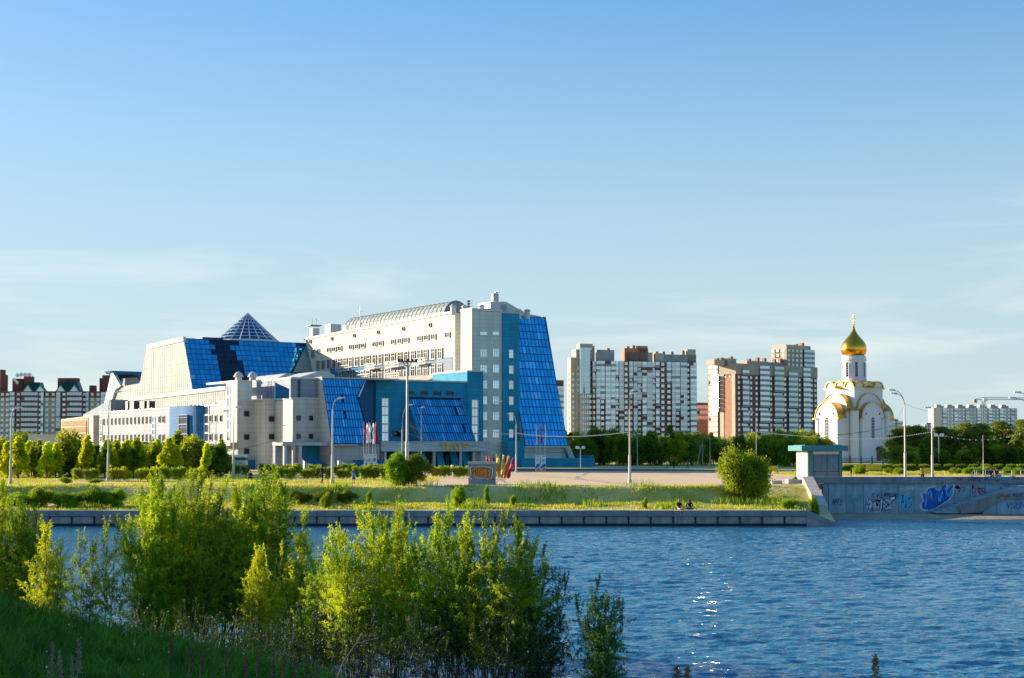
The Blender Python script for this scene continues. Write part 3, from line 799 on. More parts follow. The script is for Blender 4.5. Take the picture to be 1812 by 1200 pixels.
# grey-blue bands between the lower window rows
def facz(px, py): return H(px, py, a=0)
p0, p1, p2, p3 = facz(801, 631), facz(801, 655), facz(622, 668), facz(622, 649)
b = MB(); b.extr([(-0.06, p0.y, p0.z), (-0.06, p1.y, p1.z), (-0.06, p2.y, p2.z - .3), (-0.06, p3.y, p3.z)], (0.055, 0, 0)); part(b, 'cladding_band', M['bandblue'])
q0, q1 = facz(645, 646), facz(585, 651)
b = MB(); b.extr([(-0.10, q0.y, q0.z), (-0.10, q0.y, 6), (-0.10, q1.y, 6), (-0.10, q1.y, q1.z)], (0.035, 0, 0)); part(b, 'blue_panel_or_shade', M['blueclad2'])
def crop3(x, y): return 520 + x / 6.0, 500 + y / 6.0
def fwin(cx, cy, w, h, style='warm', nv=1, nh=1):
    px, py = crop3(cx, cy); p = facz(px, py)
    window(th, (-0.13, p.y, p.z - h / 2), w, h, LEFTF, style, nv, nh)
for x, y in ((180, 628), (407, 598), (645, 563), (898, 528), (1165, 492), (1450, 452)): fwin(x, y, 0.9, 0.8, 'dark', 0, 0)
for x in (375, 433, 492, 612, 675, 737, 862, 928, 1058, 1130, 1198, 1340, 1412, 1485, 1635): fwin(x, 715 - (x - 375) * 0.127, 1.9, 1.15, 'warm', 1, 0)
for x in (262, 318, 375, 433, 493, 550, 610, 672, 735, 795, 860, 925, 993, 1060, 1128, 1198, 1270, 1338, 1405, 1485, 1558): fwin(x, 845 - (x - 610) * 0.0985, 1.7, 2.1, 'warm', 1, 1)
for x in (500, 558, 615, 675, 735, 795, 860, 925, 993, 1060, 1128, 1198, 1270, 1338, 1405, 1485, 1558): fwin(x, 985 - (x - 795) * 0.086, 1.7, 2.1, 'warm', 1, 1)
fwin(207, 755, 1.6, 2.0, 'warm', 1, 0); fwin(262, 728, 1.5, 1.0, 'warm', 0, 0)
# tower front windows
def bwin(x0, x1, y0, y1, bb, style='sky', nv=2, nh=1, parent=th):
    p = H((x0 + x1) / 2, y1, b=bb); q = H(x0, y0, b=bb); r = H(x1, y0, b=bb)
    return window(parent, (p.x, bb - 0.02, p.z), r.x - q.x, q.z - p.z, 0, style, nv, nh)
for c0, c1 in ((849, 862), (870.8, 883.5)):
    bwin(c0, c1, 586.5, 593.5, 0, 'sky', 0, 0)
    for y in (617, 645, 673, 701, 729, 760): bwin(c0, c1, y, y + 15.2, 0, 'sky', 2, 1)
b = MB(); b.box(aR, aS, -0.25, b816, 0, zt - 0.2); part(b, 'blue_strip', M['blueclad'])
for y in (619, 647, 674, 702, 730, 760): bwin(900, 908.5, y, y + 15, -0.25, 'sky', 1, 1)
# leaning glass wall of the tower
SL = 0.33
z722 = H(918, 722, b=0).z
gz1 = H(940, 561, b=5.4).z; gz0 = H(960, 789, b=-2.3).z
def gb(z): return (z - z722) * SL
glass_wall(th, (aS, gb(gz0), gz0), (aG, gb(gz0), gz0), (aS, gb(gz1), gz1), 12, 17, M['gblue'], M['mullion'],
           special=lambda i, j: ('gblue2' if (j in (12, 10, 8, 6) and i in (4, 6, 5 - (j % 4 == 0))) or (j in (10, 12, 6) and i in (0, 1)) and random.random() < .6 else (None)))
b = MB()
b.extr([(aS, gb(gz0) + .26, gz0), (aS, gb(gz1) + .26, gz1), (aS, 16, gz1), (aS, 16, 0), (aS, -1.9, 0), (aS, -1.9, gz0)], (aG - aS - .05, 0, 0)); part(b, 'tower_core', M['greyclad'])
b = MB(); b.extr([(aG, gb(gz0) - .1, gz0 - 3.0), (aG, gb(gz1) - .1, gz1 + .2), (aG, gb(gz1) + 1.2, gz1 + .2), (aG, gb(gz0) + 2.5, gz0 - 3.0)], (0.35, 0, 0)); part(b, 'edge_fin', M['blueclad2'])
b = MB(); b.extr([(aG - .7, gb(gz0) - .05, gz0 - .1), (aG + .4, gb(gz0) - .05, gz0 - .1), (aG + 1.1, gb(0) - .3, .3), (aG + .1, gb(0) - .3, .3)], (0, .5, 0)); part(b, 'corner_buttress', M['creamgrey'])
b = MB(); b.box(aS - .3, aG + .3, gb(gz0) - .25, gb(gz0) - .03, gz0 - .32, gz0 - .05); part(b, 'glass_sill', M['white'])
b = MB(); b.box(aR + .3, aG + 3.2, -6.4, -6.0, -.3, H(950, 811, b=-6).z); b.box(aG + 2.8, aG + 3.2, -6, 4, -.3, 2.2); part(b, 'forecourt_wall', M['blueclad'])
b = MB(); b.box(aR - .2, aS - .5, -2.6, -.3, 0, H(905, 769, b=-2).z - 1.2); part(b, 'side_annex', M['blueclad'])
# roof furniture of the slab
zr = zt + 0.4
ph0 = H(868, 534, b=6.4); ph1 = H(886, 534, b=6.4)
b = MB(); b.box(ph0.x, ph1.x, 6.4, 11, zt, ph0.z); part(b, 'roof_house', M['white'])
rz1 = H(893, 534, b=6.6).z; pE = H(932, 555, b=6.6); pF = H(957, 560, b=6.6)
b = MB(); b.extr([(ph1.x, 6.6, gz1), (ph1.x, 6.6, rz1), (H(896, 534, b=6.6).x, 6.6, rz1), (pE.x, 6.6, pE.z), (pF.x, 6.6, pF.z), (pF.x, 6.6, gz1)], (0, 6, 0)); part(b, 'sloping_roof_house', M['white'])
bwin(888, 895, 539, 551, 6.55, 'warm', 0, 0)
tk = H(876, 534, b=8)
b = MB(); b.lathe([(0, 0), (0.62, 0), (0.62, 1.55), (0.5, 1.6), (0, 1.65)], 16, (tk.x, 8, tk.z)); b.tube((tk.x + .75, 8, tk.z), (tk.x + .75, 8, tk.z + 2.2), .05); b.box(tk.x, tk.x + .9, 7.9, 8.1, tk.z + 1.7, tk.z + 1.85); part(b, 'water_tank', M['greymetal'])
for px_, py_ in ((802, 548), (822, 549), (852, 548), (918, 556), (933, 556)):
    p = H(px_, py_, b=2.5 if px_ > 830 else b816 + 2)
    b = MB(); b.lathe([(0.5, -1), (0.5, .5), (0.75, .55), (0.3, .95), (0, .95)], 12, (p.x, p.y, p.z)); part(b, 'roof_vent', M['white'])
p = H(831, 549, a=3)
b = MB(); b.tube((p.x, p.y, p.z - 1), (p.x, p.y, p.z + 1.9), .05)
for k in range(4): b.lathe([(0, 0), (.28, .1), (.28, .35), (0, .4)], 8, (p.x - .25, p.y, p.z + k * .48)); b.tube((p.x - .3, p.y, p.z + .3 + k * .48), (p.x + .7, p.y, p.z + .35 + k * .48), .03)
part(b, 'antenna_mast', M['darkmetal'])
# long barrel vault of glass
va0 = 0.6
vb0 = H(786, 554, a=va0).y; va1 = H(829, 548, b=vb0).x
vb1 = H(628, 573, a=3).y
vc, vr = (va0 + va1) / 2, (va1 - va0) / 2
vh = H(805, 533, a=vc).z - zt
arc = [(vc - vr * math.cos(t), zt + max(.01, vh * math.sin(t))) for t in [math.pi * i / 10 for i in range(11)]]
b = MB(); b.extr([(x, vb0, z) for x, z in arc], (0, vb1 - vb0, 0)); vg = part(b, 'glass_vault', M['gpale'])
b = MB(); nb = 26
for k in range(nb + 1):
    y = vb0 + (vb1 - vb0) * k / nb
    for i in range(10): b.tube((arc[i][0] - .02, y, arc[i][1] + .03), (arc[i+1][0], y, arc[i+1][1] + .03), .07, n=4, caps=False)
for i in range(11): b.tube((arc[i][0], vb0, arc[i][1] + .05), (arc[i][0], vb1, arc[i][1] + .05), .07, n=4)
b.build('rib_frame', M['greymetal'], vg)
for px_, py_, w_, h_ in ((585, 574, 2.6, 1.2), (556, 581, 1.6, 1.0), (615, 577, 1.5, .7), (640, 571, 1.2, .9)):
    p = H(px_, py_, a=1.2); b = MB(); b.box(.5, .5 + w_, p.y - w_ / 2, p.y + w_ / 2, p.z - 2, p.z); part(b, 'roof_hatch', M['white'])
p = H(556, 578, a=2); b = MB()
for k in range(2): b.tube((1.5 + k, p.y, p.z), (1.5 + k, p.y, p.z + 1.9), .05); b.tube((1.1 + k, p.y - .4, p.z + 1.2 + .3 * k), (1.9 + k, p.y + .4, p.z + 1.2 + .3 * k), .04)
b.box(.6, 3.4, p.y - 1, p.y + 1, p.z + .1, p.z + .3); part(b, 'antenna_frame', M['darkmetal'])
p = H(637, 560, a=4); b = MB(); b.tube((4, p.y, zt), (4, p.y, p.z + 2.2), .05); b.tube((3.2, p.y, p.z + .3), (4.9, p.y, p.z + .1), .03); b.tube((3.4, p.y, p.z + 1.1), (4.6, p.y, p.z + 1.0), .03); part(b, 'aerial', M['greymetal'])

# ---- 2 blue front block with the sign ---------------------------
BF = -14.0; BC = -19.5
a665 = H(665, 700, b=BF).x; a855 = H(854.8, 700, b=BF).x; a826 = H(826, 700, b=BF).x
zbl = H(760, 675.5, b=BF).z; zbr = H(840, 658, b=BF).z
b = MB(); b.box(a665, a826, BF, -2, 0, zbl); b.box(a826, a855, BF - .12, -2, 0, zbr); part(b, 'foyer_block', M['blueclad'])
b = MB(); b.box(a665 - .1, a826 - .01, BF - .12, -2, zbl, zbl + .25); b.box(a826 - .1, a855 + .1, BF - .25, -2, zbr, zbr + .22); part(b, 'parapet_cap', M['white'])
def strip(x0, x1, y0, y1, bb, rows, style='sky', nv=1):
    """tall strip window of stacked lights"""
    for k in range(rows): bwin(x0, x1, y0 + (y1 - y0) * k / rows, y0 + (y1 - y0) * (k + 1) / rows, bb, style, nv, 0)
strip(675, 687.3, 704, 781, BF, 5)
strip(834, 846, 707, 782, BF - .12, 5)
for x0 in (720.5, 744, 767, 789.5): bwin(x0, x0 + 13, 692.3, 702, BF, 'dark', 3, 0)
bwin(694, 708, 762, 773, BF, 'dark', 1, 0)
# leaning glass over the entrance
t0 = H(722, 703, b=BF); t1 = H(813, 704, b=BF); l0 = H(727, 781.5, b=BC + .6)
zz0 = l0.z
glass_wall(th, (t0.x, BC + .6, zz0), (t1.x, BC + .6, zz0), (t0.x, BF - .1, t0.z), 22, 5, M['gblue'], M['mullion'],
           special=lambda i, j: 'gblue2' if (j == 4 and i in (1, 2, 7, 8, 13, 14, 19, 20)) or (j == 3 and i in (2, 8, 14, 19, 20)) or (j == 1 and i in (2, 3, 9, 10, 15, 16)) else ('gdark' if (j == 3 and i == 18) or (j == 1 and i == 19) else None))
b = MB()
for x_ in (t0.x, t1.x): b.extr([(x_ - (.3 if x_ == t0.x else 0), BC + .4, zz0), (x_ - (.3 if x_ == t0.x else 0), BF, t0.z + .3), (x_ - (.3 if x_ == t0.x else 0), BF, zz0)], (.3, 0, 0))
b.box(t0.x - .3, t1.x + .3, BF - .5, BF, t0.z + .02, t0.z + .4); part(b, 'glass_cheek', M['blueclad'])
# canopy
c0 = H(674, 783, b=BC); c1 = H(868, 784, b=BC); zc1 = H(760, 782.7, b=BC).z; zc0 = H(760, 799, b=BC).z
b = MB(); b.box(c0.x, c1.x, BC, BF + .2, zc0, zc1); part(b, 'canopy', M['greyclad'])
b = MB(); b.box(c0.x - .1, c1.x + .1, BC - .1, BC + .3, zc1, zc1 + .14); part(b, 'canopy_cap', M['white'])
# lettering
lx = [(778.5, 'Т'), (788.2, 'Е'), (797.2, 'А'), (807.2, 'Т'), (818.2, 'Р')]
for k, (px_, ch_) in enumerate(lx):
    fc = bpy.data.curves.new('letter', 'FONT'); fc.body = ch_; fc.size = 1.55; fc.extrude = 0.05; fc.offset = 0.045
    fc.space_character = 1; fc.materials.append(M['lettergold'])
    o = bpy.data.objects.new('letter', fc); COL.objects.link(o); bpy.context.view_layer.update()
    lm_ = bpy.data.meshes.new_from_object(o); bpy.data.objects.remove(o); o = link('letter', lm_, th)
    p = H(px_ + .3, 796.3, b=BC - .12); o.location = p; o.rotation_euler = (D2R(90), 0, 0)
# undercroft: columns, raking blue fins, doors
zg = 0.0
for px_ in (768, 815, 838, 852, 681):
    p = H(px_, 815, b=BC + .5); b = MB(); b.tube((p.x, BC + .5, zg), (p.x, BC + .5, zc0), .24, n=14); b.tube((p.x, BC + .5, zg), (p.x, BC + .5, .5), .34, n=14); part(b, 'column', M['white'])
for x0, x1 in ((742, 757), (773, 787), (798, 813), (819, 831)):
    p = H(x0, 800, b=BC + 1.2); q = H(x1, 830, b=BC + .8)
    b = MB(); b.extr([(p.x, BC + 1.6, zc0 - .01), (p.x + 1.2, BC + 1.6, zc0 - .01), (q.x + .3, BC + .9, 0), (q.x - .9, BC + .9, 0)], (0, .5, 0)); part(b, 'raking_fin', M['blueclad'])
b = MB(); b.box(c0.x + 1, H(828, 800, b=BF).x, BF - .3, BF - .02, 0, zc0 - .005); part(b, 'entrance_wall', M['darkblue'])
for x0, style in ((762, 'ggold'), (788, 'gpale'), (812, 'gpale'), (731, 'gdark')):
    p = H(x0, 826, b=BF - .35); b = MB(); b.box(p.x, p.x + .75, BF - .42, BF - .33, .1, 2.4); part(b, 'door', M['darkmetal'])
    b2 = MB(); b2.box(p.x + .08, p.x + .67, BF - .46, BF - .43, .5, 2.3); b2.build('door_pane', M[style], th.children[-1])
b = MB(); b.box(c0.x, c1.x, BC + 1.2, BC + 1.3, 0, .004); b.box(a665 - 4, c1.x + 3, BC - 3.4, BC - 2.9, 0, .28); part(b, 'entrance_step', M['concl'])
w0 = H(836, 800, b=BC + 1.6); b = MB(); b.box(w0.x, c1.x + 1.2, BC + 1.7, BF, 0, zc0 - .02); part(b, 'side_wall', M['creamgrey']); b = MB(); b.box(c0.x + .5, H(690, 800, b=BC).x, BC + 1.2, BF, 0, zc0 - .02); part(b, 'side_wall', M['creamgrey'])
b = MB(); b.box(H(800, 655, b=-3).x, H(836, 655, b=-3).x, -1.9, -1.0, zbl, H(815, 659, b=-2).z); part(b, 'set_back_wall', M['greyclad'])
bwin(787, 790, 668, 676, -2.0, 'dark', 0, 0); bwin(797, 803, 667.5, 673, -2.0, 'warm', 0, 0)

# ---- 3 left glass wall, shaded wedge -------------------------------
g_lo = H(588, 785, b=-20.5); a2 = g_lo.x; GZ0 = g_lo.z
g_top = H(570, 670, a=a2); GZ1 = g_top.z; bg_top = g_top.y
g_r0 = H(629, 786.5, b=-20.5); g_r1 = H(648, 671, b=bg_top)
glass_wall(th, (a2, -20.5, GZ0), (g_r1.x, -20.5, GZ0), (a2, bg_top, GZ1), 17, 8, M['gblue'], M['mullion'],
           special=lambda i, j: 'gdark' if (i, j) in ((6, 5), (14, 3), (6, 3)) else None)
# dark wedge at that glass's right edge, side-wall shade put into its navy
def gl(px, py, off=-.3):   # point on the leaning plane
    s = (bg_top + 20.5) / (GZ1 - GZ0); b0 = -18.0
    for _ in range(8):
        p = H(px, py, b=b0); b0 = -20.5 + (p.z - GZ0) * s + off
    return p
F = [gl(648, 672), gl(640, 690), gl(634.5, 703), gl(657, 781), gl(668, 781), gl(652.5, 690)]
b = MB(); b.extr([tuple(p) for p in F], (0.25, .8, 0)); part(b, 'shaded_side_wedge', M['darkblue'])
b = MB(); b.extr([tuple(gl(647, 673, -.55)), tuple(gl(639, 689, -.55)), tuple(gl(634, 702, -.55)), tuple(gl(635.5, 703, -.4)), tuple(gl(641, 691, -.4))], (.1, .2, 0)); part(b, 'wedge_edge', M['plastic'])
b = MB(); b.box(g_r1.x - .3, a665 + .2, BF + .4, -3, 0, H(655, 673, b=BF).z); part(b, 'link_block', M['blueclad2'])
b = MB(); b.box(a2, g_r1.x, bg_top + .3, -2, 0, GZ1 + .05); b.box(a2 - .05, g_r1.x + 6, bg_top - .1, -2, GZ1 + .06, GZ1 + .3); part(b, 'stair_hall', M['creamgrey'])
b = MB(); b.box(a2 + .3, H(672, 800, b=-20).x, -19.9, -19.4, 0, GZ0 - .1); b.box(a2 + .3, g_r0.x + .4, -20.6, -19.9, GZ0 - .35, GZ0 - .1); part(b, 'base_wall', M['creamgrey'])
b = MB(); b.box(a2 + 3, H(676, 800, b=-21).x, -22.0, -21.6, -.2, H(640, 814, b=-22).z); part(b, 'forecourt_wall', M['blueclad2'])
b = MB(); b.box(a2 + .6, H(599, 810, b=-23).x, -23, -22.6, 0, H(595, 815, b=-23).z); part(b, 'white_screen', M['white'])

# ---- 4 stepped cream volumes -------------------------------------
g1 = H(565, 740, a=a2).y
a3 = H(518, 740, b=g1).x; g2 = H(487, 740, a=a3).y
a4 = H(468, 740, b=g2).x; g3 = H(450, 740, a=a4).y
a5 = H(421, 740, b=g3).x
ztz = H(540, 706, b=g1).z
steps_ = [(a3, a2 - .01, g1), (a4, a3, g2), (a5, a4, g3)]
for (x0, x1, gg), zof in zip(steps_, (0, -.05, -.1)):
    b = MB(); b.box(x0, x1, gg, g3 + 9, 0, ztz + zof); part(b, 'stepped_volume', M['creamgrey'])
    b = MB(); b.box(x0 - .1, x1 - .05, gg - .1, g3 + 9, ztz + zof, ztz + zof + .22); part(b, 'parapet_cap', M['white'])
b = MB()
b.extr([(a2 - .02, -20.3, 0), (a2 - .02, -20.3, GZ0), (a2 - .02, bg_top, GZ1), (a2 - .02, g1, GZ1), (a2 - .02, g1, 0)], (.5, 0, 0)); b.box(a3 - .03, a3 + .1, g1 - .01, g2, 2.2, ztz - .3); b.box(a4 - .03, a4 + .1, g2 - .01, g3, 2.2, ztz - .4); part(b, 'flank_panel', M['cream'])
for x0, x1 in ((524.5, 531.5), (546.5, 553.5)):
    bwin(x0, x1, 735.5, 744.5, g1, 'dark', 0, 0); bwin(x0, x1, 768, 776.5, g1, 'dark', 0, 0)
for y0 in (737, 768.5): bwin(476, 484.8, y0, y0 + 9.5, g2, 'dark', 1, 0)
for y0 in (727.5, 769, 794): bwin(431.5, 441, y0, y0 + 9.5, g3, 'dark', 1, 0)
# higher volume with the ladder
zh = H(447, 677, b=g3 + 1).z; zh2 = H(550, 671, b=g3 + 1).z
a402 = a5
bh = g1 + .6
b = MB(); b.box(a5, a4 - .5, g3 + .02, H(402, 700, a=a5).y, 0, zh); part(b, 'stage_block', M['greyclad'])
b = MB(); b.box(a5 - .14, a5 - .003, g3 + .03, H(402, 700, a=a5).y, H(410, 786, a=a5).z, zh + .1); part(b, 'flank_panel', M['cream'])
xA = H(474, 690, b=g3 + 3).x; xB = H(485, 690, b=g3 + 3).x
b = MB(); b.box(xA, a3 + 2, g2 + 1.0, g3 + 12, 0, zh - .4); part(b, 'recess_block', M['greyclad'])
b = MB(); b.box(H(487, 690, b=g2).x, a2 - .03, g1 + .8, g3 + 12, 0, H(560, 671, b=g1 + .8).z); part(b, 'upper_block', M['palelav'])
b = MB(); b.box(H(487, 690, b=g2).x, a2 - .03, g1 + .7, g3 + 12, H(560, 671, b=g1 + .8).z, H(560, 671, b=g1 + .8).z + .25); b.box(a5 - .2, a4 - .4, g3 - .1, g3 + 14, zh + .01, zh + .3); part(b, 'parapet_cap', M['white'])
p = H(529, 672, b=g1 + .8); b = MB(); b.box(p.x - .18, p.x + .18, g1 + .62, g1 + .79, ztz, p.z); part(b, 'expansion_joint', M['darkblue'])
p = H(487, 677, b=g1 + .7); q = H(512, 688, b=g1 + .7); b = MB(); b.extr([(p.x, g1 + .72, ztz), (q.x, g1 + .72, ztz), (q.x, g1 + .72, q.z), (p.x, g1 + .72, p.z)], (0, .07, 0)); part(b, 'blue_panel_or_shade', M['blueclad2'])  # slope-topped blue sheet paints a patch of shade on the wall
la = H(477, 690, b=g2 + .8); b = MB()
for s_ in (-.28, .28): b.tube((la.x + s_, g2 + .8, ztz), (la.x + s_, g2 + .8, zh + .4), .05, n=5)
for k in range(10): b.tube((la.x - .28, g2 + .8, ztz + .2 + k * .32), (la.x + .28, g2 + .8, ztz + .2 + k * .32), .035, n=4)
part(b, 'wall_ladder', M['darkmetal'])
# entrance porch with columns and stair
pz1 = H(540, 783, b=g1 - 4).z; pz0 = H(540, 788.5, b=g1 - 4).z
pc0 = H(500, 786, b=g1 - 4); pc1 = H(580, 786, b=g1 - 4)
b = MB(); b.box(pc0.x, min(pc1.x, a2 + 1), g1 - 4, g1 - .01, pz0, pz1); part(b, 'porch_roof', M['creamgrey'])
for px_ in (504, 519, 531): p = H(px_, 800, b=g1 - 3.6); b = MB(); b.box(p.x - .22, p.x + .22, g1 - 3.8, g1 - 3.4, 0, pz0); part(b, 'porch_column', M['white'])
b = MB(); b.box(H(534, 800, b=g1).x, a2 + .5, g1 - .25, g1 - .02, 0, pz0); part(b, 'porch_recess', M['blueclad'])
p = H(534, 806, b=g1 - 1.2)
for k in range(9):
    b = MB(); b.box(p.x + k * .42, p.x + k * .42 + .42, g1 - 2.8, g1 - .3, 0, max(.15, 1.9 - k * .21)); part(b, 'step', M['greyclad'])
b = MB(); b.extr([(p.x - .5, g1 - 3.0, 2.5), (p.x - .5, g1 - 3.0, 1.6), (p.x + 3.9, g1 - 3.0, 0), (p.x + 4.4, g1 - 3.0, .3), (p.x + 4.4, g1 - 3.0, .6)], (0, .18, 0)); part(b, 'stair_wall', M['blueclad2'])
b = MB(); b.box(H(487, 800, b=g1 - 1).x, H(518, 800, b=g1 - 1).x, g1 - 1.0, g1 - .03, 0, pz1 + .1); part(b, 'porch_side', M['palelav'])
b = MB(); b.box(a5 - .3, a4 + 3, g3 - .5, g3 - .01, -.3, H(450, 814, b=g3).z); b.box(a4 + 2, a3 + 1, g2 - .5, g2 - .01, -.3, 1.5); part(b, 'plinth', M['blueclad2'])
b = MB(); b.box(a5 - 1.4, a5 - .01, g3 - .3, g3 + 9, H(410, 789, a=a5).z, H(410, 783, a=a5).z); part(b, 'soffit_ledge', M['roofgrey'])

# ---- 5 left low wing ---------------------------------------------
a6 = a5 + .05
w_b0 = H(401, 740, a=a6).y; w_b1 = H(176, 740, a=a6).y
zw = H(400, 716.5, a=a6).z
b = MB(); b.box(a6, a6 + 12, w_b0 + .02, w_b1, 0, zw); part(b, 'low_wing', M['palelav'])
b = MB(); b.box(a6 - .12, a6 + .35, w_b0 + .1, w_b1, zw + .01, zw + .22); part(b, 'parapet_cap', M['white'])
def lwin(px, y0, y1, w, style='slit', nv=0, nh=0, off=0):
    p = H(px, y0, a=a6 + off); q = H(px, y1, a=a6 + off)
    window(th, (a6 + off - .02, p.y, q.z), w, p.z - q.z, LEFTF, style, nv, nh)
for k in range(13):
    px_ = 184.4 + k * 6.85
    t_ = (px_ - 184) / 82
    lwin(px_, 741 - 4.6 * t_, 753 - 3.2 * t_, .85); lwin(px_, 770 - 2.2 * t_, 782 - .5 * t_, .85)
for px_ in (283, 290, 373.5, 383, 392): lwin(px_, 736 - (px_ > 300) * 2, 748.5 - (px_ > 300) * 1.5, 1.3); lwin(px_, 768 - (px_ > 300), 780, 1.3)
for px_, w_ in ((179.5, 1.4), (272.5, 1.8), (366, 2.4)):
    for k in range(4):
        y0 = {179.5: 742, 272.5: 737, 366: 718}[px_]; lwin(px_, y0 + (782 - y0) * k / 4, y0 + (782 - y0) * (k + 1) / 4, w_, 'sky', 0, 0)
for k in range(5): lwin(405, 682 + 20 * k, 702 + 20 * k - .5, 1.6, 'sky', 0, 0, -.16)
# curved blue bay
c_b0 = H(358, 740, a=a6 - .4).y; c_b1 = H(300, 740, a=a6 - 2.0).y
pts = [(a6 + .1, c_b1), (a6 - 2.0, c_b1)]
Rc = (c_b1 - c_b0)
for i in range(11):
    t = i / 10 * math.pi / 2
    pts.append((a6 + .1 - 2.1 * math.cos(t), c_b0 + Rc * .45 * (1 - math.sin(t))))
pts = [p for i, p in enumerate(pts) if i == 0 or (abs(p[0] - pts[i-1][0]) + abs(p[1] - pts[i-1][1])) > .01]
b = MB(); b.prism(pts, 0, zw + .15); part(b, 'curved_bay', M['bayblue'])
for k in range(3):
    p = H(324.5, 734 + 17 * k, a=a6 - 2.0); q = H(324.5, 734 + 17 * (k + 1), a=a6 - 2.0)
    window(th, (a6 - 2.03, p.y, q.z), 4.2, p.z - q.z, LEFTF, 'blue', 2, 1)
for k in range(30):
    p = H(180 + k * 7.4, 720, a=a6 + .2); b = MB() if k == 0 else b
    b.box(a6 + .1, a6 + .5, p.y - .2, p.y + .2, zw + .23, zw + .34 + .1 * (k % 3 == 0))
part(b, 'roof_stub_row', M['white'])['kind'] = 'stuff'
for px_, w_ in ((224, 1.6), (233, 2.6), (252, 2.2), (262, 1.3)):
    p = H(px_, 718, a=a6 + 3); b = MB(); b.box(a6 + 3, a6 + 4.2, p.y - w_ / 2, p.y + w_ / 2, zw + .01, p.z + .9); part(b, 'cooling_unit', M['darkmetal'])

# ---- 6 great glazed hull behind ----------------------------------
bU = H(540, 606, a=0).y + 2.0
u_t = H(325, 599, b=bU); a7 = u_t.x; zU = u_t.z
p_b = H(341, 690, a=a7); bUb = p_b.y; zUb = p_b.z
slope = (bU - bUb) / (zU - zUb)
def usp(i, j):
    u = i / 26.0
    lo, hi = 0.17 + 0.02 * (10 - j) * .3, 0.33 + 0.015 * (10 - j)
    if j == 9: return 'gdark' if .19 < u < .42 else None
    if j == 8: return 'gdark' if .20 < u < .34 else None
    if lo < u < hi - .02: return 'gdark'
    if j in (1, 0) and i % 3 != 0 and i > 11: return 'gblue2' if j == 1 else None
    return None
glass_wall(th, (a7, bUb, zUb), (SW * 0 + 2.0, bUb, zUb), (a7, bU, zU), 26, 10, M['gblue'], M['mullion'], special=usp, bar=0.07)
Lp = [(261, 612), (325, 598.5), (341, 690), (403, 683), (403, 722), (186, 740), (203, 686), (247, 679)]
Lw = [H(x, y, a=a7) for x, y in Lp]
def pale_poly(idx, name='pale_glass'):
    pts = [Lw[i] if isinstance(i, int) else H(i[0], i[1], a=a7) for i in idx]
    b = MB(); b.extr([(a7, p.y, p.z) for p in pts], (.6, 0, 0)); g = part(b, name, M['gpale'])
    # fins and transoms over it
    f = MB(); ys = [p.y for p in pts]; zs = [p.z for p in pts]
    def span(v, k):      # intersect polygon with line coord k = v
        out = []
        for i in range(len(pts)):
            p, q = pts[i], pts[(i + 1) % len(pts)]
            a_, c_ = (p.y, q.y) if k == 0 else (p.z, q.z)
            if (a_ - v) * (c_ - v) < 0:
                t = (v - a_) / (c_ - a_); out.append(p.z + (q.z - p.z) * t if k == 0 else p.y + (q.y - p.y) * t)
        return (min(out), max(out)) if len(out) >= 2 else None
    y = min(ys) + .6
    while y < max(ys):
        s_ = span(y, 0)
        if s_: f.box(a7 - .05, a7 - .005, y - .035, y + .035, s_[0], s_[1])
        y += 1.25
    z = min(zs) + .5
    while z < max(zs):
        s_ = span(z, 1)
        if s_: f.box(a7 - .09, a7 - .004, s_[0], s_[1], z - .05, z + .05)
        z += 2.4
    f.build('fin_grid', M['gfin'], g)['kind'] = 'stuff'; return g
pale_poly([0, 1, 2, (247, 697), 7])
pale_poly([(203, 686), (247, 678.5), (247, 697.2), (341, 690.2), (341, 694), (195, 710)])
pale_poly([(195, 713), (341, 697), (403, 690), (403, 722), (188, 741)])
b = MB(); q = [H(x, y, a=a7 - .3) for x, y in ((194, 710), (341, 693.5), (403, 685.5), (403, 689.5), (341, 697), (194, 713.5))]
b.extr([(a7 - .3, p.y, p.z) for p in q], (.28, 0, 0)); part(b, 'white_band', M['white'])
q = [H(x, y, a=a7 - .2) for x, y in ((320, 692.5), (401, 683), (401, 688.5), (320, 698))]
b = MB(); b.extr([(a7 - .5, p.y, p.z) for p in q], (.18, 0, 0)); part(b, 'white_band', M['white'])
b = MB(); q = [H(x, y, a=a7) for x, y in ((260.5, 612.5), (325.5, 597.5), (326, 605), (261, 620))]
b.extr([(a7 - .25, p.y, p.z + .2) for p in q], (.6, 0, 0)); part(b, 'white_band', M['white'])
yE = H(205, 700, a=a7).y
b = MB(); b.box(a7 + .7, 8, bU + .3, H(262, 640, a=a7).y - 2, 0, zU - .1); b.box(a7 + .7, 8, bUb + 1.2, bU + .4, 0, zUb + .2); part(b, 'hall_core', M['roofgrey'])
b = MB(); b.extr([(a7 + .65, bUb + .8, zUb), (a7 + .65, bU + .3, zU - .15), (a7 + .65, bU + .8, zU - .15), (a7 + .65, bU + .8, zUb)], (-a7 + 1, 0, 0)); part(b, 'hall_lean', M['darkblue'])
# wedge of grey-green glass at its right end
W0 = [H(x, y, b=bUb + (bU - bUb) * k) for x, y, k in ((541, 608, .9), (549, 659, 0), (517, 659, -.1))]
b = MB(); b.extr([tuple(p + Vector((0, -.6, 0))) for p in W0], (.4, .3, 0)); part(b, 'glass_wedge', M['gpale'])
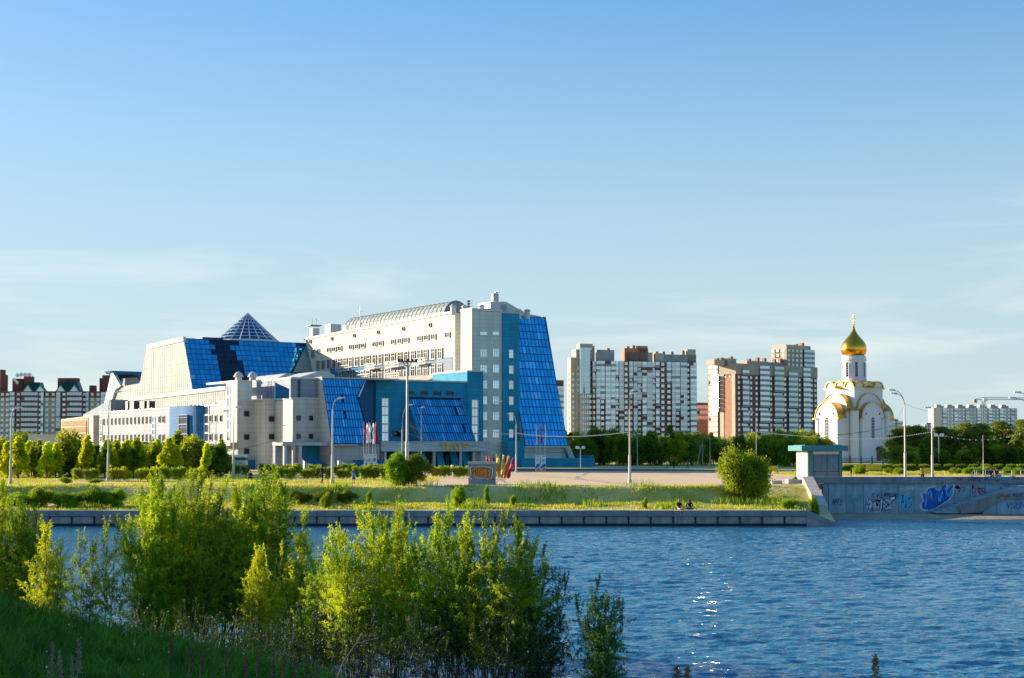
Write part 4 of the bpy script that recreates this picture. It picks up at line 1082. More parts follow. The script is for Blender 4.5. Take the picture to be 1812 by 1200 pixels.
# glass cone
cb = bU + 14; cc = H(438, 604, b=cb); cr = (H(490, 604, b=cb).x - H(388, 604, b=cb).x) / 2; ca = H(438, 553.5, b=cb).z
b = MB(); n_ = 20
for i in range(n_):
    t0_, t1_ = 2 * math.pi * i / n_, 2 * math.pi * (i + 1) / n_
    P_ = lambda t, k: (cc.x + cr * (1 - k) * math.cos(t), cb + cr * (1 - k) * math.sin(t), cc.z + (ca - cc.z) * k)
    for k in range(6): 
        pl = [P_(t0_, k / 6), P_(t1_, k / 6), P_(t1_, (k + 1) / 6), P_(t0_, (k + 1) / 6)] if k < 5 else [P_(t0_, 5/6), P_(t1_, 5/6), P_(0, 1)]
        b.poly(pl)
cone = part(b, 'glass_cone', glass('cone glass', (0.05, 0.10, 0.22), .06, .8))
b = MB()
for i in range(n_):
    t0_ = 2 * math.pi * i / n_; b.tube(P_(t0_, -.02), P_(t0_, 1), .13, .05, 4)
    for k in (0, 1/8, 2/8, 3/8, 4/8, 5/8, 6/8): b.tube(P_(t0_, k), P_(2 * math.pi * (i + 1) / n_, k), .09, n=4, caps=False)
b.build('cone_ribs', M['plastic'], cone)
b = MB(); b.lathe([(cr + .3, -3.5), (cr + .3, 0), (0, 0)], 20, (cc.x, cb, cc.z)); part(b, 'cone_drum', M['white'])
b = MB(); p = H(372, 600, b=bU + 5); b.box(p.x - 2.2, p.x + 2.6, bU + 4, bU + 8, zU - 1, p.z + .3); part(b, 'roof_hatch', M['darkblue'])
b = MB(); p = H(500, 604, b=cb + 2); b.box(p.x, p.x + 11, cb, cb + 6, zU - 2, zU + 1.0); part(b, 'roof_house', M['greyclad'])
# pointed fin and hood at the far left
fb = H(197, 657, a=a7 + .5).y
q = [H(x, y, a=a7 - .6) for x, y in ((181, 729), (190, 690), (197.5, 656.5), (213, 683), (203, 690), (188, 740))]
b = MB(); b.extr([(a7 - .6, p.y, p.z) for p in q], (.7, 0, 0)); part(b, 'prow_fin', M['white'])
hb_ = H(200, 660, a=a7).y
q = [H(x, y, b=hb_ - 3) for x, y in ((198, 656), (252.5, 658), (252, 664), (203, 661))]
b = MB(); b.extr([tuple(p) for p in q], (0, 6, 0)); part(b, 'prow_hood', M['blueclad2'])
q = [H(x, y, b=hb_ + 2) for x, y in ((204, 664), (252, 664), (250, 688), (213, 688))]
b = MB(); b.extr([tuple(p) for p in q], (0, 3, 0)); part(b, 'prow_recess', M['darkblue'])
q = [H(x, y, b=hb_ - 1) for x, y in ((221, 669), (243, 668), (247, 675), (244, 686), (221, 686))]
b = MB(); b.extr([tuple(p) for p in q], (0, 3, 0)); part(b, 'vent_box', M['palelav'])
# low roofs in the middle ground
q = [H(x, y, b=g3 + 16) for x, y in ((473, 678), (506, 661), (549, 662), (560, 678))]
b = MB(); b.extr([tuple(p) for p in q], (0, 14, 0)); part(b, 'pitched_roof', M['creamgrey'])
q = [H(x, y, b=g1 + 9) for x, y in ((531, 673), (531, 667), (545, 663), (562, 657.5), (580, 657), (593, 665), (592, 673))]
b = MB(); b.extr([tuple(p) for p in q], (0, 8, 0)); part(b, 'barrel_roof', M['white'])
for px_ in (422, 447):
    p = H(px_, 676, b=g3 + 6); b = MB(); b.lathe([(.55, -2), (.55, .8), (.9, .85), (.5, 1.5), (0, 1.8)], 12, (p.x, p.y, p.z)); part(b, 'roof_vent', M['white'])
# service balconies hung on the slab
for px0, px1, py_ in ((655, 672, 652), (692, 715, 648), (740, 762, 643), (604, 626, 655), (640, 662, 671), (692, 716, 669)):
    p, q = facz(px1, py_), facz(px0, py_)
    b = MB(); b.box(-1.3, -.15, p.y, q.y, p.z - .12, p.z)
    for k in range(7):
        y = p.y + (q.y - p.y) * k / 6; b.box(-1.3, -1.24, y - .04, y + .04, p.z, p.z + 1.05)
    b.box(-1.32, -1.24, p.y, q.y, p.z + .98, p.z + 1.08); b.box(-1.32, -1.24, p.y, q.y, p.z + .5, p.z + .56); part(b, 'service_balcony', M['white'])
p, q = facz(790, 668), facz(693, 668)
b = MB(); b.extr([(-.2, p.y, H(790, 664, a=0).z), (-6, p.y, H(790, 673, a=0).z - .8), (-6, q.y, H(700, 673, a=0).z - .8), (-.2, q.y, H(700, 668, a=0).z)], (0, 0, .2)); part(b, 'lean_to_roof', M['cream'])

# low white sloping hall and bronze-glass annex further left (a building of its own)
ann = empty('annex_building', TH.o, TH.ang, 'low white annex with bronze glass front left of the theatre', 'building')
aN = a6 + 6
q = [H(x, y, a=aN) for x, y in ((108, 742), (165, 735), (165, 800), (108, 800))]
b = MB(); b.extr([(aN, p.y, max(0, p.z)) for p in q], (8, 0, 0)); b.build('wall', M['cream2'], ann)
q = [H(x, y, a=aN - .1) for x, y in ((109, 745), (156, 739), (156, 783), (109, 783))]
b = MB(); b.extr([(aN - .12, p.y, max(.1, p.z)) for p in q], (.1, 0, 0)); b.build('bronze_glazing', M['ggold'], ann)
b = MB()
for k in range(7):
    t = k / 6; z_ = q[0].z * (1 - t) + .8 * t; b.box(aN - .18, aN - .13, q[1].y, q[0].y, z_ - .06, z_ + .06)
b.build('glazing_bars', M['cream'], ann)
q = [H(x, y, a=aN + 9) for x, y in ((147, 734), (196, 707), (196, 750), (147, 750))]
b = MB(); b.extr([(aN + 9, p.y, p.z) for p in q], (10, 0, 0)); b.build('sloping_roof', M['bandblue'], ann)
wl_ = Frame(-76, 252, 4)
ww = empty('white_wall', (0, 0, 0), 0, 'plain white boundary wall showing above the yellow young trees', 'wall')
p, q = at(50, 772, 262), at(118, 772, 262); b = MB(); b.box(p.x, q.x, 262, 262.5, 0, at(80, 771, 262).z); b.box(p.x - .1, q.x + .1, 261.9, 262.6, at(80, 771, 262).z, at(80, 771, 262).z + .2); b.build('wall_face', M['white'], ww)
# ================================================================== APARTMENT BLOCKS
def facade(parent, L, floors, fh, cols, org=(0, 0), side=False, z0=0.0, mats=None, seed=0):
    """one mesh per bay. cols: (width, kind); local x along the front, wall face at y=0"""
    r = random.Random(seed); x = 0
    tot = sum(c[0] for c in cols)
    for w, kind in cols:
        w = w * L / tot
        b = MB()
        # 0 wall, 1 white/pale panel, 2 glass, 3 grey panel, 4 dark
        base = {'W': 0, 'G': 1, 'R': 0, 'B': 0, 'K': 5, 'C': 1, 'Z': 0}[kind]
        H_ = floors * fh
        if kind == 'G':                         # enclosed loggia column
            b.box(x, x + w, -0.75, 0.02, z0, z0 + H_, 4)
            for f in range(floors):
                z = z0 + f * fh
                b.box(x + .05, x + w - .05, -0.9, -0.76, z + .08, z + 1.15, r.choice((1, 1, 1, 3)))
                k = r.random(); n = max(1, int(w / 1.6))
                for i in range(n):
                    xa = x + .08 + (w - .16) * i / n; xb = x + .08 + (w - .16) * (i + 1) / n - .08
                    b.box(xa, xb, -0.88, -0.76, z + 1.2, z + fh - .12, 2 if (k > .12 or i) else 4)
                b.box(x, x + w, -0.95, -0.7, z - .06, z + .07, 1)
        elif kind == 'B':                       # open balconies
            for f in range(floors):
                z = z0 + f * fh
                b.box(x, x + w, -1.1, 0.02, z - .1, z + .08, 1)
                b.box(x, x + w, -1.12, -1.03, z + .08, z + 1.1, r.choice((1, 3, 3)))
                b.box(x + .3, x + w - .3, -0.03, 0.0, z + .5, z + 2.2, 2)
                if r.random() < .7: b.box(x + .1, x + w - .1, -1.05, -1.0, z + 1.15, z + fh - .2, 2)
        else:
            n = max(1, int(round(w / 3.6)))
            for f in range(floors):
                z = z0 + f * fh
                for i in range(n):
                    xc = x + w * (i + .5) / n; ww_ = min(1.5, w / n * .55)
                    if kind == 'R':
                        b.box(x + .1, x + w - .1, -0.06, 0.0, z + .25, z + fh - .35, 4)
                    b.box(xc - ww_ / 2 - .1, xc + ww_ / 2 + .1, -0.10, 0.0, z + .85, z + 2.4, 1)
                    b.box(xc - ww_ / 2, xc + ww_ / 2, -0.13, -0.09, z + .95, z + 2.3, 2)
                b.box(x, x + w, -0.05, 0.0, z - .05, z + .05, 1 if kind != 'R' else 0)
        o = b.build('balcony_bay' if kind in 'GB' else 'window_bay', mats, parent)
        o.location = (org[0], org[1], 0)
        if side: o.rotation_euler = (0, 0, D2R(-90)); o.location = (org[0], org[1], 0)
        x += w

def block(name, label, fr, L, D, zt_, wallm, cols, scol, floors, mats, seed=0, sidemats=None):
    e = empty(name, fr.o, fr.ang, label, 'apartment block')
    b = MB(); b.box(0, L, 0.0, D, 0, zt_); b.build('wall', wallm, e)
    fh = zt_ / floors
    facade(e, L, floors, fh, cols, mats=mats, seed=seed)
    if scol: facade(e, D, floors, fh, scol, org=(0, D), side=True, mats=sidemats or mats, seed=seed + 1)
    return e
def rbox(e, x0, x1, y0, y1, z0, z1, m, name='roof_house'):
    b = MB(); b.box(x0, x1, y0, y1, z0, z1); return b.build(name, m, e)

MA = [M['brick'], M['panelblue'], glass('far window glass', (0.42, 0.52, 0.58), .08, .8, .2), M['panelgrey'], M['gwin'], M['beige']]
# --- 1: glass-clad block right of the theatre
f1 = Frame((1048 - 906) / FPX * 750, 750, 17)
LA = f1.hit(1232, 700, b=0).x; DA = f1.hit(1005, 700, a=-8).y
zA = f1.hit(1140, 640, b=0).z
cols = [(2.2, 'R'), (2.6, 'G'), (3.2, 'R'), (3.4, 'G'), (3, 'G'), (2.2, 'R'), (3, 'G'), (3.5, 'W'), (2.6, 'R'), (2.6, 'G'), (3, 'R'), (3, 'G'), (3.6, 'G'), (2, 'R'), (2.6, 'G'), (4.6, 'W'), (3.2, 'R'), (2.4, 'G'), (3.2, 'R'), (4.4, 'G'), (2.0, 'R'), (4.2, 'G')]
MA1 = [M['brick'], M['panelblue'], MA[2], M['panelgrey'], M['brick'], M['beige']]
e1 = block('apartment_building', 'wide apartment block with pale glazed balconies and brown strips, rounded glass corner at its left', f1, LA, 16, zA, M['brick'], cols, None, 17, MA1, 3)
# pale upper floors
fhA = zA / 17
r_ = random.Random(5)
xx = 0.0
for w, k in cols:
    w = w * LA / sum(c[0] for c in cols)
    if k in 'RW' and r_.random() < .85:
        n0 = r_.choice((8, 10, 11, 12, 13)); b = MB()
        for f in range(n0, 17):
            z = f * fhA
            b.box(xx + .1, xx + w - .1, -.55, -.14, z + .06, z + 1.3, r_.choice((0, 0, 1)))
            if r_.random() < .7: b.box(xx + .1, xx + w - .1, -.5, -.14, z + 1.35, z + fhA - .05, 2)
        b.build('upper_loggia', [M['panelblue'], M['panelgrey'], MA[2]], e1)['kind'] = 'stuff'
    xx += w
# lit left wing, set forward/left, and the round glass corner
b = MB(); b.box(-7.5, 0, 3, 10, 0, f1.hit(1015, 618, b=3).z); b.box(-10, -7.5, 4, 9, 0, f1.hit(1007, 632, b=4).z); b.build('side_wing', M['pinkish'], e1)
MS = [M['brickor'], M['cream2'], MA[2], M['cream2'], M['gwin'], M['beige']]
facade(e1, 4.6, 15, fhA, [(3, 'W')], org=(-10.05, 8.8), side=True, mats=MS, seed=8); facade(e1, 2.4, 15, fhA, [(2.4, 'W')], org=(-10.0, 4), mats=MS, seed=6); facade(e1, 6.0, 16, fhA, [(3, 'W'), (3, 'R')], org=(-7.5, 3), mats=MS, seed=7)
b = MB()
cx1 = f1.hit(1037, 700, b=1).x; zc_ = f1.hit(1037, 614, b=1).z
zmid = f1.hit(1037, 697, b=1).z
b.lathe([(3.0, 0), (3.0, zmid), (3.0, zmid + .01)], 20, (cx1, 2.6, 0), 1)
b.lathe([(3.3, zmid), (3.3, zc_ - 2), (3.5, zc_ - 2), (3.5, zc_ - .4), (0, zc_)], 20, (cx1, 2.6, 0), 0)
for f in range(17):
    if f * fhA > zmid: b.lathe([(3.32, f * fhA), (3.4, f * fhA), (3.4, f * fhA + .3), (3.32, f * fhA + .3)], 20, (cx1, 2.6, 0), 2)
    else:
        for k in range(8): t = math.pi * (1.05 + k * .12); b.box(cx1 + 3.0 * math.cos(t) - .4, cx1 + 3.0 * math.cos(t) + .4, 2.6 + 3.02 * math.sin(t) - .3, 2.6 + 3.02 * math.sin(t) + .3, f * fhA + .9, f * fhA + 2.3, 0)
b.build('round_corner', [glass('corner glass', (.38, .50, .55), .12, .8, 0), M['cream2'], M['panelblue']], e1, smooth=False)
for px0, px1, py0, dep, mt in ((1026, 1049, 608, 4, 'cream2'), (1058, 1087, 619, 3, 'panelgrey'), (1105, 1147, 616, 4, 'brickor'), (1106, 1155, 623, 4, 'cream2'), (1160, 1175, 625, 3, 'cream2'), (1174, 1232, 627, 3, 'panelgrey'), (1216, 1231, 618, 4, 'cream2'), (1128, 1146, 612, 5, 'brickor')):
    p, q = f1.hit(px0, py0, b=2), f1.hit(px1, py0, b=2); rbox(e1, p.x, q.x, 2, 2 + dep + random.random(), zA - .5, p.z, M[mt])
for px0, py0 in ((1050, 612), (1077, 616), (1112, 613), (1122, 611), (1163, 622), (1175, 622), (1190, 622), (1210, 620)):
    p = f1.hit(px0, py0, b=3); b = MB(); b.box(p.x - .7, p.x + .7, 3.2, 4.6, zA, p.z); b.build('chimney', M['brickor'], e1)

# --- 2: brick block with stepped left flank and roof tower
f2 = Frame((1303 - 906) / FPX * 800, 800, 40)
L2 = f2.hit(1446, 700, b=0).x; D2 = f2.hit(1253, 700, a=0).y; z2 = f2.hit(1330, 646, b=0).z
MB2 = [M['brick'], M['balcgrey'], MA[2], M['panelgrey'], M['gwin'], M['beige']]
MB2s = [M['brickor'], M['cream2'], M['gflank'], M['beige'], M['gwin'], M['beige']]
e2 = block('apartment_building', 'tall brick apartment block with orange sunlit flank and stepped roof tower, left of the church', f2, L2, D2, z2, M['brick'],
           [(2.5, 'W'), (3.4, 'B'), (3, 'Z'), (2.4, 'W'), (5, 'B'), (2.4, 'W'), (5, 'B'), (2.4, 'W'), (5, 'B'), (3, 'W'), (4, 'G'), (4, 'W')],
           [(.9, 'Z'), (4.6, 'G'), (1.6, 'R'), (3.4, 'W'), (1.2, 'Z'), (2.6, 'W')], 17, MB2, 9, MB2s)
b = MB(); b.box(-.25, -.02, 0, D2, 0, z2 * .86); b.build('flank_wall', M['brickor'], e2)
b = MB(); b.box(-.45, -.27, D2 * .42, D2 * .55, 0, z2); b.box(-.45, -.27, D2 * .02, D2 * .14, 0, z2); b.build('pale_pilaster', M['cream2'], e2)
b = MB(); b.box(-.3, L2 + .1, -.35, -.14, z2 * .89, z2 + .5); b.box(-.5, -.3, -.3, D2, z2 * .89, z2 + .5); b.build('upper_band', M['beige'], e2)
for px0, px1, py0, mt in ((1264, 1287, 636, 'cream2'), (1282, 1303, 634, 'cream2'), (1322, 1360, 638, 'cream2'), (1362, 1402, 641, 'beige')):
    p, q = f2.hit(px0, py0, b=6), f2.hit(px1, py0, b=6); rbox(e2, p.x, q.x, 6, 12, z2 - .5, p.z, M[mt])
t0_, t1_ = f2.hit(1392, 620, b=4).x, f2.hit(1440, 620, b=4).x
zt0, zt1 = f2.hit(1415, 618, b=4).z, f2.hit(1415, 611, b=4).z
rbox(e2, t0_, t1_, 4, 16, z2 - 1, zt0, M['beige'], 'roof_tower'); rbox(e2, t0_ + 1, t1_ - 3, 5, 15, zt0, zt1, M['cream2'], 'roof_tower')
facade(e2, t1_ - t0_, 4, (zt0 - z2) / 4, [(3, 'W'), (3, 'W'), (4, 'G')], org=(t0_, 4), z0=z2, mats=MB2, seed=11)
facade(e2, 12, 4, (zt0 - z2) / 4, [(3, 'W'), (3, 'R'), (4, 'W')], org=(t0_, 16), z0=z2, side=True, mats=MB2s, seed=12)
for px0, py0 in ((1268, 634), (1276, 633), (1293, 631), (1325, 635), (1340, 633), (1352, 634), (1370, 636), (1380, 635), (1408, 609), (1419, 607), (1430, 613), (1396, 612)):
    p = f2.hit(px0, py0, b=8); b = MB(); b.box(p.x - .9, p.x + .9, 7, 9, z2 + 1 if px0 < 1390 else zt0 - 1, p.z); b.build('chimney', M['brickor'], e2)

# reflector panes added on the flank, aimed to throw the low sun across the river
for py_ in (668, 676, 684, 692, 700, 708, 716, 724):
    p_ = f2.hit(1265, py_, a=-1.3); W_ = Vector((f2.o.x + f2.A[0] * p_.x + f2.B[0] * p_.y, f2.o.y + f2.A[1] * p_.x + f2.B[1] * p_.y, p_.z))
    tc_ = (Vector((0, 40, 0)) - W_).normalized(); n_ = (tc_ + sun_dir).normalized()
    q_ = n_.to_track_quat('-Y', 'Z').to_euler()
    b = MB(); b.box(-3.0, 3.0, -.02, .02, -1.1, 1.1); o = b.build('sun_reflector_pane', M['gglint'], e2, loc=p_); 
    o.rotation_euler = (Matrix.Rotation(-f2.ang, 4, 'Z') @ n_.to_track_quat('-Y', 'Z').to_matrix().to_4x4()).to_euler()
# --- 3: small orange block between them
f3 = Frame((1233 - 906) / FPX * 900, 900, 14)
z3 = f3.hit(1240, 717, b=0).z
e3 = block('apartment_building', 'small orange brick block between the two tall apartment blocks', f3, 14, 14, z3, M['brickor'], [(4, 'G'), (3, 'W')], None, 9, MB2s, 13)
p = f3.hit(1232, 745, b=-6); rbox(e3, p.x - 4, p.x + 22, -7, -1, 0, p.z, M['brickor'], 'front_wing'); rbox(e3, 0, 9, 2, 8, z3, z3 + 1.6, M['brickor'])

# --- 4: grey block peeping out behind the theatre
f4 = Frame((960 - 906) / FPX * 700, 700, 12)
e4 = block('apartment_building', 'grey panel block just showing between the leaning glass wall and the wide pale block', f4, f4.hit(997, 700, b=0).x, 14, f4.hit(990, 683, b=0).z, M['concgrey'], [(4, 'W'), (3, 'B')], None, 12, [M['concgrey'], M['panelblue'], MA[2], M['panelgrey'], M['gwin'], M['beige']], 14)
p = f4.hit(993, 673, b=3); rbox(e4, p.x - 3, p.x + 1, 2, 8, f4.hit(990, 683, b=0).z, p.z, M['brick'])

# --- 5: long pale panel block far right
f5 = Frame((1668 - 906) / FPX * 1500, 1500, 10)
L5 = f5.hit(1800, 740, b=0).x; z5 = f5.hit(1720, 722, b=0).z
MC = [M['concgrey'], M['panelblue'], MA[2], M['panelgrey'], M['gwin'], M['beige']]
c5 = []
for k in range(7): c5 += [(4.2, 'B'), (8.2, 'W')]
c5 = c5[:-1] + [(3, 'W')]
e5 = block('apartment_building', 'long low grey panel block with seven roof huts beyond the pines at the right', f5, L5, 12, z5, M['concgrey'], c5, None, 13, MC, 15)
pL = f5.hit(1650, 760, b=20); b = MB(); b.box(f5.hit(1650, 700, b=2).x, -.05, .5, 12, 0, z5 + .3); b.build('end_wall', M['white'], e5)  # paler than the grey front, sunlight on this end put into the colour
for k in range(7):
    p = f5.hit(1657 + k * 19.2, 717, b=4); b = MB(); b.box(p.x, p.x + 5, 4, 9, z5 - .5, p.z + .5); b.box(p.x + 5.2, p.x + 7.8, 4, 8, z5 - .5, p.z - .8); b.build('roof_hut', M['cream2'], e5)
# --- 6: far flats over the pines
for px0, px1, py0, lab in ((1577, 1597, 745, 'dark far-off block directly right of the church'), (1637, 1650, 751, 'dark far-off low block against the left end of the long panel block')):
    p, q = at(px0, py0, 1300), at(px1, py0, 1300); e = empty('apartment_building', (p.x, 1300, 0), 0, lab, 'apartment block')
    b = MB(); b.box(0, q.x - p.x, 0, 14, 0, p.z); b.build('wall', M['panelgrey'], e)
    facade(e, q.x - p.x, 10, p.z / 10, [(3, 'W'), (3, 'B')], mats=MC, seed=17); rbox(e, 2, 7, 3, 8, p.z, p.z + 1.5, M['panelgrey'])

# --- 7: brown and beige flats at the far left
f7 = Frame((-140 - 906) / FPX * 830, 830, 0)
z7 = f7.hit(60, 694, b=0).z; L7 = f7.hit(194, 700, b=0).x
def u7(px): return f7.hit(px, 700, b=0).x
seg = [(-140, 'W'), (-110, 'G'), (-80, 'B'), (-40, 'G'), (-30, 'W'), (0, 'W'), (18, 'G'), (27, 'W'), (38, 'G2'), (68, 'R'), (73, 'G'), (78, 'W'), (100, 'G'), (108, 'W'), (119, 'G2'), (146, 'R'), (153, 'G'), (158, 'W'), (179, 'G'), (190, 'W')]
M7b = [M['brick'], M['panelblue'], MA[2], M['panelgrey'], M['gwin'], M['beige']]
M7e = [M['beige'], M['panelblue'], MA[2], M['panelgrey'], M['gwin'], M['beige']]
e7 = empty('apartment_building', f7.o, 0, 'long brown and beige apartment block with green gabled roofs at the far left', 'apartment block')
b = MB(); b.box(0, L7, 0, 15, 0, z7); b.build('wall', M['brick'], e7)
for i, (px_, k) in enumerate(seg):
    x0 = u7(px_); x1 = u7(seg[i + 1][0]) if i + 1 < len(seg) else L7
    beige = k == 'W' and px_ in (-140, -30, 0, 78, 158, 190)
    if beige: b = MB(); b.box(x0 + .05, x1 - .05, -.06, -.01, 0, z7 - 3.2); b.build('beige_panel', M['beige'], e7)
    kk = 'G' if k == 'G2' else k
    facade(e7, x1 - x0, 12, z7 / 12, [(1, kk)], org=(x0, -.07 if beige else 0), mats=M7e if beige else M7b, seed=30 + i)
    if k == 'G2':
        b = MB()
        for f in range(12): b.box(x0 - 2, x1 + 1, -1.05, -.94, f * z7 / 12 - .1, f * z7 / 12 + 1.05)
        b.build('balcony_parapet', M['brick'], e7)
b = MB(); b.box(0, L7, -.4, -.1, z7 - .25, z7 + .5); b.build('roof_band', M['brick'], e7)
for x0, x1, xs_ in ((41, 75, (50, 72)), (101, 142, (108, 132))):
    zb_, za_ = z7 + .4, f7.hit(60, 676, b=0).z
    xa, xb = u7(x0), u7(x1)
    b = MB(); b.extr([(xa, -.5, zb_), (xb, -.5, zb_), (xb - 3, 3.5, za_), (xa + 1, 3.5, za_)], (0, 7, 0)); b.poly([(xa, -.5, zb_), (xb, -.5, zb_), (xb - 3, 3.5, za_), (xa + 1, 3.5, za_)]); ro = b.build('green_roof', M['greenroof'], e7)
    for xg in xs_:
        c_ = u7(xg); b = MB(); b.extr([(c_ - 2.6, -.9, zb_), (c_ + 2.6, -.9, zb_), (c_, -.9, zb_ + 3.4)], (0, 3, 0), 1); b.extr([(c_ - 3.1, -1.0, zb_ - .1), (c_, -1.0, zb_ + 4.0), (c_ + 3.1, -1.0, zb_ - .1), (c_ + 2.5, -1.0, zb_ - .1), (c_, -1.0, zb_ + 3.2), (c_ - 2.5, -1.0, zb_ - .1)], (0, 3.5, 0), 0)
        b.box(c_ - 1.2, c_ + 1.2, -.96, -.91, zb_ + .4, zb_ + 1.6, 2); b.build('gable', [M['greenroof'], M['plastic'], MA[2]], ro)
for px0, px1, py0 in ((-60, -20, 665), (0, 5, 654), (5, 9, 663), (22, 40, 670), (42, 56, 666), (102, 120, 669), (121, 137, 669), (176, 180, 669), (181, 196, 664), (158, 167, 682)):
    p, q = f7.hit(px0, py0, b=6), f7.hit(px1, py0, b=6); rbox(e7, p.x, q.x, 6, 11, z7 - 1, p.z, M['brick'])
for px0, py0 in ((26, 672), (31, 664), (38, 663), (45, 663), (52, 663), (30, 677)):
    p = f7.hit(px0, py0, b=4.5); b = MB(); b.lathe([(0, .45), (.7, .28), (1.15, 0), (.7, .2), (0, .3)], 12); b.tube((0, 0, .2), (0, 0, -.9), .08); o = b.build('satellite_dish', M['plastic'], e7); o.location = p; o.rotation_euler = (D2R(100), 0, D2R(15 if px0 > 30 else -20))
b = MB(); b.box(u7(28), u7(50), 4.6, 4.9, z7, z7 + .3)
for px0 in (30, 38, 45, 52): b.tube((u7(px0), 5, z7), (u7(px0), 5, f7.hit(px0, 664, b=5).z), .07)
b.build('dish_rack', M['darkmetal'], e7)

# ================================================================== CHURCH
YC = 352.0
ch_c = Vector(((1512 - 906) / FPX * YC, YC, 0))
ch = empty('church', ch_c, D2R(32.0), 'white orthodox church with gilded onion dome and gold arched roofs behind the teal pavilion', 'church')
CH = Frame(ch_c.x, ch_c.y, 32.0)
s_ = YC / FPX          # metres per photograph pixel at the church
def zc(py): return CAM_Z - (py - HOR) * s_
Wh, Gd = M['church'], M['goldroof']
b = MB(); b.box(-4.6, 4.6, -4.6, 4.6, 0, zc(690)); b.box(-4.9, 4.9, -4.9, 4.9, zc(690), zc(688)); b.build('nave', Wh, ch)
b = MB(); b.box(-5.0, 5.0, -5.0, 5.0, zc(688), zc(687)); b.extr([(-5, -5, zc(687)), (5, -5, zc(687)), (2.4, -2.4, zc(680)), (-2.4, -2.4, zc(680))], (0, .01, 0)); b.lathe([(6.6, zc(687)), (2.6, zc(677))], 4, (0, 0, 0)); nr = b.build('nave_roof', Gd, ch)
def arch_pts(w, zs, n=14):      # half-round head above spring zs
    return [(w / 2 * math.cos(math.pi * i / n), zs + w / 2 * math.sin(math.pi * i / n)) for i in range(n + 1)]
def arm(w, zs, y0, y1, rot, deep=0.0, windows=True):
    """a barrel-roofed arm pointing along local -y then turned"""
    R = Matrix.Rotation(rot, 4, 'Z')
    hp = arch_pts(w, zs)
    b = MB(); b.extr([(-w/2, -y1, 0), (w/2, -y1, 0)] + [(x, -y1, z) for x, z in hp], (0, y1 - y0, 0)); o = b.build('arm', Wh, ch); o.rotation_euler = (0, 0, rot)
    b = MB(); t = .10
    for i in range(14):
        (xa, za), (xb, zb) = hp[i], hp[i + 1]
        ka = (w / 2 + t) / (w / 2)
        P_ = lambda x, z, k: (x * k, zs + (z - zs) * k)
        a0, a1 = P_(xa, za, 1.005), P_(xb, zb, 1.005); c0_, c1_ = P_(xa, za, ka), P_(xb, zb, ka)
        b.extr([(a0[0], -y1 - .25, a0[1]), (c0_[0], -y1 - .25, c0_[1]), (c1_[0], -y1 - .25, c1_[1]), (a1[0], -y1 - .25, a1[1])], (0, y1 - y0 + .4, 0))
    b.box(-w/2 - .55, -w/2 + .55, -y1 - .5, -y1 + 1.2, zs - .18, zs + .05); b.box(w/2 - .55, w/2 + .55, -y1 - .5, -y1 + 1.2, zs - .18, zs + .05)
    g = b.build('barrel_roof', M['goldroof'], o)
    b = MB()          # raised arch moulding and pilasters
    for k, (kk, th_) in enumerate(((.93, .10), (.80, .07))):
        for i in range(14):
            (xa, za), (xb, zb) = hp[i], hp[i + 1]; f_ = lambda x, z, q: (x * q, zs + (z - zs) * q)
            a0, a1 = f_(xa, za, kk), f_(xb, zb, kk); c0_, c1_ = f_(xa, za, kk - .05), f_(xb, zb, kk - .05)
            b.extr([(a0[0], -y1 - th_, a0[1]), (c0_[0], -y1 - th_, c0_[1]), (c1_[0], -y1 - th_, c1_[1]), (a1[0], -y1 - th_, a1[1])], (0, th_ + .01, 0))
    for x in (-w/2 + .1, w/2 - .9): b.box(x, x + .8, -y1 - .16, -y1 + .01, 0, zs - .2)
    b.build('arch_moulding', Wh, o)
    return o
for k, rot in enumerate((0, -math.pi / 2, math.pi, math.pi / 2)):
    yu, yl = ((4.95, 5.9), (6.2, 8.9))[k % 2]
    arm(8.2, zc(728), 3.0, yu, rot)                          # upper tier
    o = arm(7.4, zc(741), 4.65, yl, rot)                     # lower tier
    yq = yl + .04
    sd_ = [(-.45, -yq, zc(777)), (.45, -yq, zc(777)), (.45, -yq, zc(743))] + [(.45 * math.cos(math.pi * i / 6), -yq, zc(743) + .45 * math.sin(math.pi * i / 6)) for i in range(7)] + [(-.45, -yq, zc(743))]
    b = MB(); b.extr(sd_, (0, .05, 0)); b.build('tall_window', M['gdark'], o)
    b = MB()
    for i in range(7): z = zc(776) + (zc(743) - zc(776)) * i / 6; b.box(-.45, .45, -yq - .04, -yq - .01, z - .03, z + .03)
    for xq in (-.52, .45, -.03): b.box(xq, xq + .07, -yq - .06, -yq - .01, zc(777.5), zc(742))
    b.build('window_bars', Wh, o)
    for x in (-2.2, 2.2): b = MB(); b.box(x - .2, x + .2, -yq, -yq + .06, zc(735), zc(731.5)); b.build('small_window', M['gdark'], o)
# corner buttresses between the arms
for sx in (-1, 1):
    for sy in (-1, 1):
        b = MB(); b.box(sx * 3.4 - 1.6, sx * 3.4 + 1.6, sy * 3.4 - 1.6, sy * 3.4 + 1.6, 0, zc(730)); b.lathe([(1.0, 0), (1.0, zc(728)), (0, zc(724))], 16, (sx * 5.1, sy * 5.1, 0)); b.build('corner_pier', Wh, ch)
        b = MB(); b.lathe([(1.25, zc(727)), (0.9, zc(724)), (0, zc(721))], 16, (sx * 5.1, sy * 5.1, 0)); b.build('corner_cap', M['goldroof'], ch)
